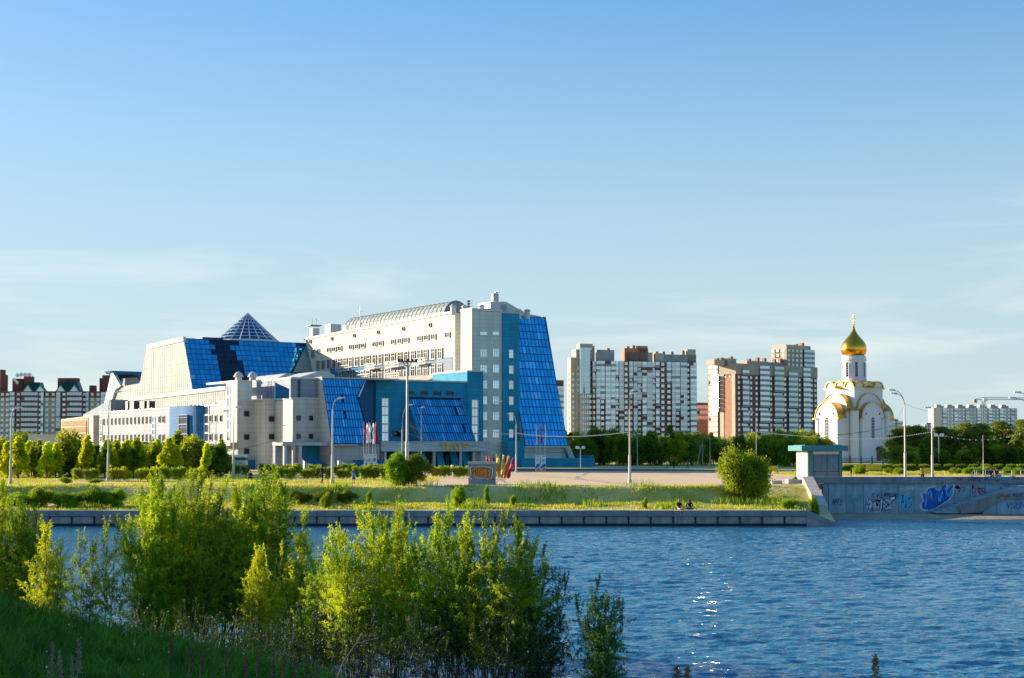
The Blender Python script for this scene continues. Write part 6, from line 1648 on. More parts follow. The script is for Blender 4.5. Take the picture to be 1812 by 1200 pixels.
def crown_mesh(name, m, kind, H, W, seed, nl=5200, leaf=0.30):
    rng = np.random.default_rng(seed)
    cl = []
    if kind == 'round':
        while len(cl) < 46:
            p = rng.uniform(-1, 1, 3); r = np.linalg.norm(p)
            if r < 1 and r > .35: cl.append((p[0] * W/2 * .85, p[1] * W/2 * .85, H * (.46 + .46 * p[2]), W * rng.uniform(.09, .20)))
    elif kind == 'cone':
        while len(cl) < 44:
            t = rng.uniform(0.02, 1) ** .8; rr = W/2 * (1 - t) ** .75 * rng.uniform(.3, 1.0) + .05; a = rng.uniform(0, 6.28)
            cl.append((rr * math.cos(a), rr * math.sin(a), H * (.10 + .88 * t), W * rng.uniform(.09, .17) * (1 - .45 * t)))
    elif kind == 'pine':
        for k in range(15):
            t = k / 14; nb = rng.integers(2, 5); z = H * (.24 + .73 * t)
            for j in range(nb):
                a = rng.uniform(0, 6.28); rr = W/2 * (1 - .8 * t ** 2) * rng.uniform(.2, .95)
                cl.append((rr * math.cos(a), rr * math.sin(a), z + rng.uniform(-.6, .6), W * rng.uniform(.09, .19)))
    elif kind == 'bush':
        lob = rand_dirs(6, rng)
        while len(cl) < 44:
            p = rng.uniform(-1, 1, 3); r = np.linalg.norm(p); lim = .60 + .44 * max(0, float((lob @ (p / r)).max()) - .45) / .55
            if r < lim and r > .25: cl.append((p[0] * W/2 * .88, p[1] * W/2 * .88, H * (.47 + .46 * p[2]), W * rng.uniform(.10, .17)))
    elif kind == 'hedge':
        for k in range(26): cl.append((rng.uniform(-W/2, W/2), rng.uniform(-.5, .5), H * rng.uniform(.3, .85), .32))
    cl = np.array(cl); w = cl[:, 3] ** 2; w /= w.sum()
    idx = rng.choice(len(cl), nl, p=w)
    u = rand_dirs(nl, rng); rad = cl[idx, 3] * rng.uniform(.35, 1.15, nl) * np.where(rng.uniform(0, 1, nl) < .12, 1.35, 1.0)
    if kind == 'pine': u[:, 2] *= .5
    c = cl[idx, :3] + u * rad[:, None]
    c[:, 2] = np.maximum(c[:, 2], .05)
    d = u * .6 + rand_dirs(nl, rng, .5); d /= np.linalg.norm(d, axis=1, keepdims=True)
    v, f = leaf_quads(c, d, leaf * rng.uniform(.7, 1.3, nl), leaf * .62 * rng.uniform(.7, 1.3, nl), rng, .1)
    return np_mesh(name, v, f, m), cl

def trunk_mesh(name, m, H, cl, r0, seed, limbs=10):
    rng = random.Random(seed); b = MB()
    pts = [Vector((0, 0, -.3))]
    for i in range(1, 7): pts.append(Vector((rng.uniform(-.04, .04) * H * .3, rng.uniform(-.04, .04) * H * .3, H * .86 * i / 6)))
    b.path(pts, r0, r0 * .18, 7)
    for i in rng.sample(range(len(cl)), min(limbs, len(cl))):
        c = cl[i]; z0 = max(.15 * H, c[2] - .25 * H)
        q = Vector((0, 0, z0)); b.tube(q, (c[0] * .9, c[1] * .9, c[2]), r0 * .35, r0 * .1, 5)
    return b.mesh(name, m)

PROTO = {}
def proto(kind, matn, H, W, var, r0=.14, nl=5200, leaf=.3, bark='bark', limbs=10):
    key = (kind, matn, H, W, var)
    if key not in PROTO:
        me, cl = crown_mesh('crown', M[matn], kind, H, W, hash((kind, H, W, var)) % 9973 if False else int(H * 97 + W * 31 + var * 7 + len(matn)), nl, leaf)
        PROTO[key] = (me, trunk_mesh('trunk', M[bark], H, cl, r0, var, limbs))
    return PROTO[key]
def plant(name, pr, loc, s, label, cat, group, rz=None, sz=None):
    e = empty(name, loc, random.uniform(0, 6.28) if rz is None else rz, label, cat, group)
    e.scale = (s, s, s if sz is None else sz)
    link('crown' if name.endswith('tree') else 'foliage', pr[0], e); link('trunk' if name.endswith('tree') else 'stems', pr[1], e)
    return e
ORD = ['first', 'second', 'third', 'fourth', 'fifth', 'sixth', 'seventh', 'eighth', 'ninth', 'tenth', 'eleventh', 'twelfth', 'thirteenth', 'fourteenth', 'fifteenth', 'sixteenth', 'seventeenth', 'eighteenth', 'nineteenth', 'twentieth', 'twenty first', 'twenty second', 'twenty third', 'twenty fourth', 'twenty fifth', 'twenty sixth', 'twenty seventh', 'twenty eighth', 'twenty ninth', 'thirtieth']

def row(name, specs, protos, Yf, label_fmt, cat, group, Href):
    for i, (px, ytop, pi) in enumerate(specs):
        Y_ = Yf(i); x = (px - 906) / FPX * Y_; Hh = CAM_Z - (ytop - HOR) * Y_ / FPX
        s = Hh / Href[pi]
        plant(name, protos[pi], (x, Y_, 0), s * random.uniform(.92, 1.12), label_fmt.format(o=ORD[i] if i < 30 else 'last'), cat, group, sz=s)

# ---- young mixed trees in front of the low wing (left)
pb = [proto('cone', 'lf_belt', 6.0, 3.6, 1), proto('cone', 'lf_yellow', 6.0, 3.2, 2), proto('round', 'lf_belt', 6.0, 4.4, 3), proto('cone', 'lf_dark', 6.0, 3.6, 4), proto('round', 'lf_dark', 6.0, 4.0, 5)]
fr = [(-22, 780, 0), (-4, 772, 2), (14, 783, 1), (34, 775, 1), (52, 782, 1), (70, 780, 0), (84, 784, 1), (100, 786, 1), (124, 758, 2), (138, 778, 3), (155, 772, 1), (170, 786, 3), (190, 778, 1), (207, 780, 0), (225, 780, 1), (243, 776, 0), (262, 786, 2), (280, 779, 1), (300, 776, 1), (316, 764, 0), (336, 768, 2), (354, 780, 0), (372, 786, 4), (390, 787, 4)]
nm = {0: 'green', 1: 'yellow', 2: 'spreading green', 3: 'dark narrow', 4: 'dark rounded'}
for i, (px_, yt_, pi) in enumerate(fr):
    Y_ = (176 if pi == 1 else 184) + random.uniform(-4, 4); Hh = CAM_Z - (yt_ - HOR) * Y_ / FPX
    s = Hh / 6.0
    plant('young_tree', pb[pi], ((px_ - 906) / FPX * Y_, Y_, 0), s * random.uniform(1.0, 1.25), f'{nm[pi]} young tree in front of the low wing, {ORD[i]} from the left edge', 'tree', 'young trees in front of the low wing', sz=s)
for i in range(20):
    px_ = -30 + i * 22 + random.uniform(-6, 6); Y_ = 196 + random.uniform(-4, 6); Hh = CAM_Z - (random.uniform(778, 790) - HOR) * Y_ / FPX
    plant('young_tree', pb[(0, 3, 2, 0)[i % 4]], ((px_ - 906) / FPX * Y_, Y_, 0), Hh / 6 * 1.15, 'young tree in the back row, its top showing between those before it', 'tree', 'back row of young trees before the low wing', sz=Hh / 6)
for i in range(22):
    px_ = -20 + i * 18.5 + random.uniform(-5, 5); Y_ = 180 + random.uniform(-6, 6); Hh = CAM_Z - (random.uniform(784, 796) - HOR) * Y_ / FPX
    plant('young_tree', pb[(1, 0, 3)[i % 3]], ((px_ - 906) / FPX * Y_, Y_, 0), Hh / 6 * .95, 'shorter sapling squeezed between the young trees of the front row', 'tree', 'saplings between the young trees', sz=Hh / 6)
plant('tree', proto('round', 'lf_dark', 8, 7, 6), ((40 - 906) / FPX * 330, 330, 0), 1.0, 'round dark tree before the far left flats, behind the white wall', 'tree', None)

# ---- tree belt below the apartment blocks (centre right)
pd = [proto('round', 'lf_dark', 9.0, 6.0, 11, .16, 6000, .36), proto('round', 'lf_dark', 9.0, 5.0, 12, .16, 6000, .36), proto('cone', 'lf_dark', 9.0, 4.6, 13, .16, 6000, .36), proto('round', 'lf_belt', 9.0, 5.6, 14, .16, 6000, .36)]
tops = [(1009, 766, 2), (1022, 760, 3), (1036, 768, 0), (1052, 751, 0), (1070, 755, 3), (1090, 752, 0), (1102, 764, 1), (1120, 757, 3), (1136, 768, 3), (1150, 760, 1), (1166, 770, 3), (1186, 753, 2), (1198, 760, 3), (1216, 762, 0), (1232, 760, 0), (1248, 764, 1), (1262, 768, 0)]
for i, (px_, yt_, pi) in enumerate(tops):
    Y_ = 300 + random.uniform(-12, 12); Hh = CAM_Z - (yt_ - HOR) * Y_ / FPX
    plant('tree', pd[pi], ((px_ - 906) / FPX * Y_, Y_, 0), Hh / 9 * random.uniform(1.0, 1.2), f'dark green tree below the pale glazed block, {ORD[i]} along from the theatre', 'tree', 'tree belt below the apartment blocks', sz=Hh / 9)
tops = [(1308, 766, 0), (1330, 762, 3), (1352, 764, 0), (1372, 758, 3), (1388, 756, 3), (1404, 760, 0), (1420, 757, 3), (1434, 758, 0), (1448, 762, 3)]
for i, (px_, yt_, pi) in enumerate(tops):
    Y_ = 290 + random.uniform(-12, 12); Hh = CAM_Z - (yt_ - HOR) * Y_ / FPX
    plant('tree', pd[pi], ((px_ - 906) / FPX * Y_, Y_, 0), Hh / 9 * 1.15, f'leafy tree below the brick block, {ORD[i]} along from its lit corner', 'tree', 'tree belt below the apartment blocks', sz=Hh / 9)
for i in range(26):
    px_ = 1006 + i * 18; Y_ = 318 + random.uniform(-4, 10); Hh = CAM_Z - (random.uniform(762, 772) - HOR) * Y_ / FPX
    plant('tree', pd[i % 3], ((px_ - 906) / FPX * Y_, Y_, 0), Hh / 9 * 1.2, 'dark tree filling the back of the belt under the apartment blocks', 'tree', 'back of the tree belt', sz=Hh / 9)
# ---- pines right of the church
pp = [proto('pine', 'lf_pine', 11.0, 6.0, 21, .17, 8000, .34, 'pinebark'), proto('pine', 'lf_pine', 11.0, 5.2, 22, .17, 8000, .34, 'pinebark'), proto('pine', 'lf_pine', 11.0, 6.8, 23, .17, 8000, .34, 'pinebark')]
tops = [(1588, 760, 0), (1604, 755, 1), (1618, 756, 0), (1634, 760, 2), (1650, 768, 1), (1668, 760, 2), (1688, 763, 0), (1704, 753, 2), (1722, 756, 1), (1738, 753, 0), (1754, 757, 1), (1772, 750, 2), (1792, 762, 0), (1812, 748, 2), (1832, 752, 1), (1856, 748, 0)]
for i, (px_, yt_, pi) in enumerate(tops):
    Y_ = 262 + random.uniform(-10, 10); Hh = CAM_Z - (yt_ - HOR) * Y_ / FPX
    plant('pine_tree', pp[pi], ((px_ - 906) / FPX * Y_, Y_, 0), Hh / 11 * random.uniform(1.1, 1.3) * 1.35, f'pine in the wood right of the church, {ORD[i]} along from the church wall', 'tree', 'pines right of the church', sz=Hh / 11)
for i in range(18):
    px_ = 1588 + i * 16; Y_ = 285 + random.uniform(-4, 10); Hh = CAM_Z - (random.uniform(764, 774) - HOR) * Y_ / FPX
    plant('pine_tree', pp[i % 3], ((px_ - 906) / FPX * Y_, Y_, 0), Hh / 11 * 1.7, 'pine deep in the wood right of the church', 'tree', 'rear pines', sz=Hh / 11)
for i in range(14):
    px_ = 1592 + i * 19; Y_ = 243 + random.uniform(-3, 3); Hh = random.uniform(3.2, 5.2)
    plant('young_tree', pd[i % 3], ((px_ - 906) / FPX * Y_, Y_, 0), Hh / 9 * 1.7, 'dark undergrowth tree shaded at the foot of the pines', 'tree', 'undergrowth trees below the pines', sz=Hh / 9)
# far wood reaching the horizon
pw_, _ = crown_mesh('distant_wood', M['lf_dark'], 'hedge', 9, 60, 77, 9000, 1.1)
rng = np.random.default_rng(5)
nW = 60000; xw = rng.uniform(-1500, 1700, nW); zw_ = rng.uniform(0, 1, nW) ** .7 * (10 + 3 * np.sin(xw * .05) + 2 * np.sin(xw * .17)); yw = 1150 + rng.uniform(-12, 12, nW)
v, f = leaf_quads(np.stack([xw, yw, zw_], 1), rand_dirs(nW, rng, .3), 4.0, 3.0, rng)
tag(link('distant_wood', np_mesh('distant_wood', v, f, M['lf_dark'])), kind='stuff')

# ---- big bushes, shrubs, hedges
bb = [proto('bush', 'lf_bush', 4.0, 5.0, 31, .08, 20000, .17), proto('bush', 'lf_bush', 4.0, 4.4, 32, .08, 14000, .18), proto('bush', 'lf_dark', 4.0, 4.6, 33, .08, 16000, .18)]
def bush(px, ybase, ytop, w_px, label, pi=0, Y=None, group=None, name='bush', z=0):
    Y_ = Y if Y else gp(px, ybase).y; k = Y_ / FPX; z0 = float(ground_z((px - 906) * k, Y_)); Hh = CAM_Z - (ytop - HOR) * k - z0
    base_w = (5.0, 4.4, 4.6)[pi]; e = plant(name, bb[pi], ((px - 906) * k, Y_, z0), (w_px * k) / base_w, label, 'bush', group, sz=Hh / 4.0); return e
bush(1315, 866, 776, 98, 'big round bright green bush on the bank between the lone lamp and the pavilion', 0, Y=139.5)
bush(738, 868, 803, 64, 'dark green bush at the foot of the floodlight mast', 2, Y=140.6)
bush(708, 868, 800, 56, 'yellow green bush left of the floodlight mast, touching the dark bush', 1, Y=140)
for i, (px_, yb_, yt_, w_, lab, pi, Y_) in enumerate((
    (578, 902, 866, 28, 'small bright bush on the grass above the quay, left of the pale willow', 0, 129.5), (655, 885, 868, 14, 'tiny shrub on the slope below the path', 1, 131),
    (812, 895, 852, 28, 'leafy sapling shrub on the slope below the graffiti kiosk', 0, 130), (862, 880, 858, 12, 'small shrub right below the kiosk', 1, 133), (908, 890, 872, 13, 'small shrub on the slope right of the kiosk', 0, 131),
    (1140, 895, 880, 14, 'little weed shrub on the quay grass left of the seated pair', 1, 129), (170, 858, 846, 30, 'low shrub by the lamp before the young trees', 0, 150), (118, 858, 842, 24, 'small yellowish shrub on the dry grass left', 0, 148),
    (70, 900, 862, 60, 'wild bush behind the left end of the quay', 1, 131), (120, 902, 866, 56, 'green bush above the quay, behind the sparse saplings', 0, 130.5), (165, 902, 862, 56, 'dark wild bush above the quay near the left', 2, 131), (205, 902, 864, 50, 'wild bush above the quay beside the big willow', 1, 131),
    (30, 905, 868, 60, 'wild bush at the far left above the quay', 0, 131), (530, 885, 868, 50, 'low dark shrub on the slope under the path', 2, 133), (575, 882, 866, 44, 'low green shrub on the slope, second under the path', 2, 134), (616, 882, 866, 40, 'low green shrub on the slope, third under the path', 2, 134),
    (1440, 905, 868, 22, 'grassy shrub at the foot of the sloping wing wall', 0, 133), (1395, 900, 880, 30, 'low shrub at the quay end left of the wing wall', 0, 129),
    (1405, 850, 843, 14, 'small weed tuft on the plaza edge by the pavilion', 1, 150))):
    bush(px_, yb_, yt_, w_, lab, pi, Y=Y_, group='wild shrubs on the bank')
# clipped hedges in two rows
hd = [proto('hedge', 'lf_bush', 1.3, 3.4, 41, .04, 5200, .15), proto('hedge', 'lf_belt', 1.3, 3.0, 42, .04, 5200, .15)]
k_ = 0
for px_, w_, Y_ in ((475, 30, 193), (515, 44, 193), (560, 24, 193), (594, 26, 193), (620, 22, 193), (648, 26, 193), (676, 28, 193), (703, 24, 193), (508, 34, 166), (545, 26, 166), (576, 16, 166), (607, 20, 166), (640, 16, 166), (655, 20, 166), (676, 26, 166), (772, 22, 176), (803, 34, 176), (820, 20, 176), (430, 26, 193), (262, 50, 158), (310, 50, 162), (210, 44, 158), (155, 44, 160), (350, 44, 160)):
    x = (px_ - 906) / FPX * Y_; s = w_ / FPX * Y_ / 3.4
    e = plant('hedge', hd[k_ % 2], (x, Y_, 0), max(.55, s), (f'clipped hedge clump beside the far path, {ORD[k_]} of its line' if Y_ == 193 else f'low hedge clump near the footpath, {ORD[k_ % 8]} in line' if Y_ == 166 else 'low hedge clump by the bench right of the dark bush' if Y_ == 176 else 'dark low hedge under the young trees'), 'hedge', f'hedge clumps at {"the far path" if Y_ == 193 else "the footpath" if Y_ == 166 else "the bench" if Y_ == 176 else "the young trees"}', rz=0, sz=random.uniform(.95, 1.15)); k_ += 1
for i, px_ in enumerate((1520, 1575, 1590, 1690, 1715, 1735, 1745, 1782, 1800, 1830)):
    Y_ = 200 if i % 2 else 196; x = (px_ - 906) / FPX * Y_
    bushe = plant('flower_shrub', bb[0], (x, Y_, 0), .42, f'low bright shrub on the lawn before the pines, {ORD[i]} from the church', 'bush', 'low shrubs on the lawn before the pines', sz=.26 + .12 * random.random())
for i in range(16):
    px_ = 1490 + i * 22; Y_ = 219; x = (px_ - 906) / FPX * Y_
    plant('hedge', proto('hedge', 'lf_dark', 1.3, 3.4, 43, .04, 5200, .15), (x, Y_, 0), .75, 'dark clipped hedge piece along the back of the lawn', 'hedge', 'dark hedge before the church and pines', rz=0, sz=.8)

# ---- grass on the far bank (real blades, one mass)
def grass_mass(name, n, xf, hmin, hmax, w, m, zf, seed, lean=.35, keep=None):
    rng = np.random.default_rng(seed); X, Y_ = xf(rng, n)
    if keep is not None: kk = keep(X, Y_, rng); X, Y_ = X[kk], Y_[kk]
    n = len(X); Z = zf(X, Y_) - .02
    h = rng.uniform(hmin, hmax, n); a = rng.uniform(0, 6.283, n); ln = rng.normal(0, lean, (n, 2)) * h[:, None]
    wv = np.stack([np.cos(a), np.sin(a), 0 * a], 1) * (w * rng.uniform(.6, 1.3, n))[:, None]
    base = np.stack([X, Y_, Z], 1); mid = base + np.stack([ln[:, 0] * .35, ln[:, 1] * .35, h * .6], 1); tip = base + np.stack([ln[:, 0], ln[:, 1], h], 1)
    v = np.stack([base - wv, base + wv, mid + wv * .7, mid - wv * .7, tip], 1).reshape(-1, 3)
    i0 = np.arange(n)[:, None] * 5
    f = np.concatenate([i0 + np.array([[0, 1, 2]]), i0 + np.array([[0, 2, 3]]), i0 + np.array([[3, 2, 4]])], 0)
    o = link(name, np_mesh(name, v, f, m)); return tag(o, kind='stuff')
def worn(X, Y_, rng):
    k = vnoise(X, Y_, .35, 51) * .6 + vnoise(X, Y_, 1.1, 52) * .4
    path = np.abs(X - (-3.5 + (Y_ - 128) * -.35)) < 1.0
    beach_ = (Y_ < QY + 2.3) & (X > -16)
    d = np.where(beach_, .12, np.where(path, .1, np.where(k < .02, .22, 1.0)))
    return rng.uniform(0, 1, len(X)) < d
grass_mass('grass', 100000, lambda r, n: (r.uniform(-62, 31, n), QY + .7 + r.uniform(0, 1, n) ** 1.1 * 15, ), .06, .26, .035, M['lf_grass'], ground_z, 61, keep=lambda X, Y_, r: worn(X, Y_, r) & (X < 26.8) & ~((Y_ > 139.2) & (X > -8) & (X < 17)) & ~((Y_ > 147) & (X > 16)))
grass_mass('grass', 40000, lambda r, n: (r.uniform(-66, -8, n), r.uniform(140, 182, n)), .06, .22, .035, M['lf_grass'], ground_z, 62, keep=lambda X, Y_, r: vnoise(X, Y_, .3, 53) > -.1)
grass_mass('grass', 26000, lambda r, n: (r.uniform(36, 82, n), r.uniform(193, 216, n)), .10, .30, .04, M['lf_grass'], lambda x, y: 0 * x, 63)
grass_mass('tall_weeds', 26000, lambda r, n: (r.uniform(-60, 28, n), r.uniform(QY + 2.0, 139, n)), .3, .85, .03, M['lf_bush'], ground_z, 66, .25, keep=lambda X, Y_, r: (vnoise(X, Y_, .55, 57) > .22) & (r.uniform(0, 1, len(X)) < .8))
# ---- lush grass of the shaded near bank
def vis_near(X, Y_, r):
    z = near_z(X, Y_); sx = 906 + X / Y_ * FPX; sy = HOR + (CAM_Z - z - .5) / Y_ * FPX
    return (z > WATER_Z - .05) & (sx > -120) & (sx < 1700) & (sy < 1330)
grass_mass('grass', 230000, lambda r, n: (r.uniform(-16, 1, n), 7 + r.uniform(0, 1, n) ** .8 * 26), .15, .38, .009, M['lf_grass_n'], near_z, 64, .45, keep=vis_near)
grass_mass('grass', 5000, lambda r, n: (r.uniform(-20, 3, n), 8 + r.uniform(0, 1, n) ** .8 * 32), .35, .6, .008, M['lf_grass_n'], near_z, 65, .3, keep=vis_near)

# sorrel plumes and seed heads on the near bank
def plume(name, px, py, Y_, h, m, label, seed, group):
    r = np.random.default_rng(seed); x = (px - 906) / FPX * Y_; z = CAM_Z - (py - HOR) * Y_ / FPX; zb_ = float(near_z(x, Y_))
    e = empty(name, (x, Y_, zb_), 0, label, 'weed', group); hh = z - zb_
    b = MB(); b.path([(0, 0, 0), (.02, 0, hh * .5), (.05, 0, hh)], .006, .003, 4); b.build('stem', M['straw'], e)
    n = 160; t = r.uniform(0, 1, n); c = np.stack([.05 + r.normal(0, .012, n) * (1 - t * .6), r.normal(0, .012, n) * (1 - t * .6), hh - h + h * t], 1)
    v, f = leaf_quads(c, rand_dirs(n, r, 1.0), .02, .010, r); link('seed_head', np_mesh('seed_head', v, f, m), e)
for i, (px_, py_, Y_) in enumerate(((395, 1148, 17), (430, 1160, 16), (452, 1152, 17), (478, 1165, 16), (497, 1158, 17), (515, 1168, 15.5), (535, 1162, 16), (548, 1172, 15.5), (352, 1150, 16), (300, 1128, 19), (335, 1140, 18))):
    plume('sorrel', px_, py_, Y_, .22, M['sorrel'], 'reddish brown sorrel plume at the waterside end of the shaded bank', i, 'sorrel plumes on the near bank')
for i, (px_, py_, Y_) in enumerate(((84, 1135, 10), (98, 1150, 10), (120, 1160, 10), (132, 1128, 11))):
    plume('dry_grass_head', px_, py_, Y_, .25, M['straw'], 'pale dry grass head bending in the shaded bank grass', 30 + i, 'dry grass heads at the lower left')
for i, (px_, py_, Y_) in enumerate(((1182, 1178, 9.0), (1200, 1180, 9.0), (1528, 1158, 8.0))):
    plume('dry_grass_head', px_, py_, Y_, .08 if i < 2 else .13, M['straw'], ('dark seed stalk poking into the bottom of the photo, left of the two', 'dark seed stalk poking into the bottom of the photo, right of the two', 'leaning seed head at the bottom over the blue water')[i], 40 + i, None)
# white flowers scattered in the bank
rng = np.random.default_rng(9); n = 220
X = rng.uniform(-9, -1, n); Y_ = rng.uniform(9, 22, n); Z = near_z(X, Y_) + rng.uniform(.28, .42, n)
v, f = leaf_quads(np.stack([X, Y_, Z], 1), rand_dirs(n, rng), .03, .03, rng); o = link('tiny_flowers', np_mesh('tiny_flowers', v, f, M['cwhite'])); tag(o, kind='stuff')

# ---- willows at the near waterline
def willow(seed, H, W, nst, lm, density=1.0, low=.26, leafL=.115, leafW=.026, spread=1.0):
    rng = np.random.default_rng(seed); b = MB(); C, Dd = [], []
    for s in range(nst):
        a = rng.uniform(0, 6.283); rr = rng.uniform(0, 1) ** .6; base = np.array([math.cos(a) * W * .16 * rr, math.sin(a) * W * .16 * rr, -.3])
        hh = H * (1 - .36 * rr ** 1.8) * rng.uniform(.88, 1.0); out = W * .52 * rr * spread * rng.uniform(.7, 1.1)
        top = np.array([base[0] + math.cos(a) * out, base[1] + math.sin(a) * out, hh]); pts = []
        for i in range(9):
            t = i / 8; p = base + (top - base) * np.array([t ** 1.25, t ** 1.25, t]); p = p + rng.normal(0, .04, 3) * (t > 0); pts.append(p)
        pts = np.array(pts); r0 = rng.uniform(.014, .032) * H / 5
        b.path([tuple(p) for p in pts], r0, .004, 5)
        nt = int(62 * hh / 5 * density)
        for k in range(nt):
            t = low + (1 - low) * rng.uniform(0, 1) ** .75; i = min(7, int(t * 8)); q = pts[i] + (pts[i + 1] - pts[i]) * (t * 8 - i)
            a2 = rng.uniform(0, 6.283); up = rng.uniform(.05, 1.1); L = rng.uniform(.40, 1.25) * (1.2 - .8 * t) * min(1, H / 4.5) + .14
            d = np.array([math.cos(a2), math.sin(a2), up]); d /= np.linalg.norm(d)
            if t > .9: d = np.array([math.cos(a2) * .3, math.sin(a2) * .3, 1]); d /= np.linalg.norm(d)
            e_ = q + d * L; sag = np.array([0, 0, -.12 * L])
            b.tube(tuple(q), tuple(e_ + sag), .005, .002, 3, caps=False)
            nl = int(L / .016); tt = rng.uniform(.1, 1.04, nl)[:, None]
            C.append(q + (e_ + sag * tt - q) * tt + rng.normal(0, .008, (nl, 3))); 
            dd = d * .75 + rng.normal(0, .62, (nl, 3)); Dd.append(dd / np.linalg.norm(dd, axis=1, keepdims=True))
    C = np.concatenate(C); Dd = np.concatenate(Dd); n = len(C)
    v, f = leaf_quads(C, Dd, leafL * rng.uniform(.6, 1.25, n), leafW * rng.uniform(.7, 1.3, n), rng, .25)
    return np_mesh('foliage', v, f, M[lm]), b.mesh('stems', M['stem']), n
TOTAL_LEAVES = 0
def put_willow(pr, px, Y_, ytop, H, wpx, W, label, group='young willows along the near waterline', rz=None):
    x = (px - 906) / FPX * Y_; z0 = max(float(near_z(x, Y_)), WATER_Z - .2); k = Y_ / FPX
    Hh = CAM_Z - (ytop - HOR) * k - z0
    e = empty('willow', (x, Y_, z0), random.uniform(0, 6.28) if rz is None else rz, label, 'willow', group)
    e.scale = (wpx * k / W, wpx * k / W, Hh / H)
    link('foliage', pr[0], e); link('stems', pr[1], e); return e
wA = willow(101, 5.8, 4.4, 34, 'lf_willow', 1.0, .20)
wB = willow(102, 5.2, 2.6, 20, 'lf_willow', 1.0, .20)
wY = willow(103, 4.2, 1.5, 10, 'lf_willow_y', 1.1, .15)
wC = willow(104, 4.8, 3.0, 24, 'lf_willow', .9, .28)
wD = willow(105, 4.2, 2.2, 14, 'lf_willow_d', 1.0, .15)
wS = willow(106, 4.0, 1.8, 7, 'lf_willow', .55, .35)
wT = willow(107, 3.4, 2.6, 40, 'lf_thicket', .12, .35)
put_willow(wA, -10, 50, 848, 5.8, 150, 4.4, 'large bright willow cut by the left edge of the photo')
put_willow(wB, 45, 49, 880, 5.2, 90, 2.6, 'willow filling the gap right of the one at the left edge')
put_willow(wY, 88, 47, 925, 4.2, 62, 1.5, 'narrow yellow lit willow near the left edge')
put_willow(wS, 150, 46, 935, 4.0, 70, 1.8, 'sparse thin sapling showing water through its leaves')
put_willow(wS, 190, 47, 915, 4.0, 60, 1.8, 'sparse sapling leaning against the biggest willow')
put_willow(wA, 322, 49, 838, 5.8, 215, 4.4, 'biggest willow, broad and round, before the quay')
put_willow(wB, 285, 47.5, 850, 5.2, 120, 2.6, 'willow on the left front of the biggest one')
put_willow(wC, 385, 50, 848, 4.8, 150, 3.0, 'leafy willow on the right shoulder of the biggest one')
put_willow(wC, 425, 50, 885, 4.8, 115, 3.0, 'willow between the biggest one and the tall slim one')
put_willow(wB, 575, 43, 1000, 5.2, 90, 2.6, 'low willow in the widest gap of the row')
put_willow(wB, 484, 51, 838, 5.2, 125, 2.6, 'tall slim willow right of the biggest one')
put_willow(wY, 527, 45, 940, 4.2, 78, 1.5, 'yellow lit young willow in the middle of the row')
put_willow(wY, 462, 44, 965, 4.2, 50, 1.5, 'short yellow willow before the tall slim one')
put_willow(wC, 640, 42, 895, 4.8, 150, 3.0, 'pale feathery willow left of the widest gap')
put_willow(wB, 700, 43, 900, 5.2, 95, 2.6, 'willow joined to the right of the pale feathery one')
put_willow(wC, 800, 41, 890, 4.8, 150, 3.0, 'willow with long pale tips in front of the quay')
put_willow(wC, 880, 40, 905, 4.8, 160, 3.0, 'bright willow lit by the sun, right part of the row')
put_willow(wD, 952, 40.5, 955, 4.2, 95, 2.2, 'dark leaning willow at the right end of the row')
put_willow(wD, 1066, 38, 1012, 4.2, 92, 2.2, 'isolated dark young willow standing out over the blue water')
for i, px_ in enumerate((250, 330, 410, 480, 560, 620, 690, 760, 830, 900, 960)):
    put_willow(wT, px_, 38.5 + (i % 3), 1045 + (i % 4) * 8, 3.4, 110, 2.6, 'thicket of thin dark stems at the foot of the willow row', 'stem thickets under the willows')
e = empty('dead_branch', ((640 - 906) / FPX * 30, 30, CAM_Z - (1190 - HOR) * 30 / FPX), 0, 'bare grey bent branch in front of the pale feathery willow', 'branch')
b = MB(); b.path([(-.55, 0, -.3), (-.35, 0, .25), (-.1, 0, .6), (.35, 0, .72)], .02, .008, 6); b.tube((-.1, 0, .6), (.05, 0, .85), .008, .004, 5); b.build('branch', M['wood'], e)

# ================================================================== PEOPLE
EDGES = [('pel', 'waist'), ('waist', 'chest'), ('chest', 'neck'), ('neck', 'head'), ('head', 'crown_'), ('chest', 'shL'), ('shL', 'elL'), ('elL', 'haL'), ('haL', 'fiL'), ('chest', 'shR'), ('shR', 'elR'), ('elR', 'haR'), ('haR', 'fiR'),
         ('pel', 'hiL'), ('hiL', 'knL'), ('knL', 'anL'), ('anL', 'toL'), ('pel', 'hiR'), ('hiR', 'knR'), ('knR', 'anR'), ('anR', 'toR')]
RAD = dict(pel=.135, waist=.115, chest=.14, neck=.055, head=.09, crown_=.075, shL=.065, elL=.042, haL=.032, fiL=.022, hiL=.095, knL=.062, anL=.042, toL=.035)
for k in list(RAD):
    if k.endswith('L'): RAD[k[:-1] + 'R'] = RAD[k]
BASE = dict(pel=(0, 0, .95), waist=(0, 0, 1.12), chest=(0, .01, 1.36), neck=(0, 0, 1.52), head=(0, -.02, 1.62), crown_=(0, -.01, 1.72),
            shL=(-.19, 0, 1.42), elL=(-.25, .02, 1.14), haL=(-.24, -.08, .90), fiL=(-.24, -.10, .80), hiL=(-.10, 0, .90), knL=(-.11, -.03, .50), anL=(-.11, .03, .09), toL=(-.12, -.12, .04))
for k in list(BASE):
    if k.endswith('L'): x, y, z = BASE[k]; BASE[k[:-1] + 'R'] = (-x, y, z)
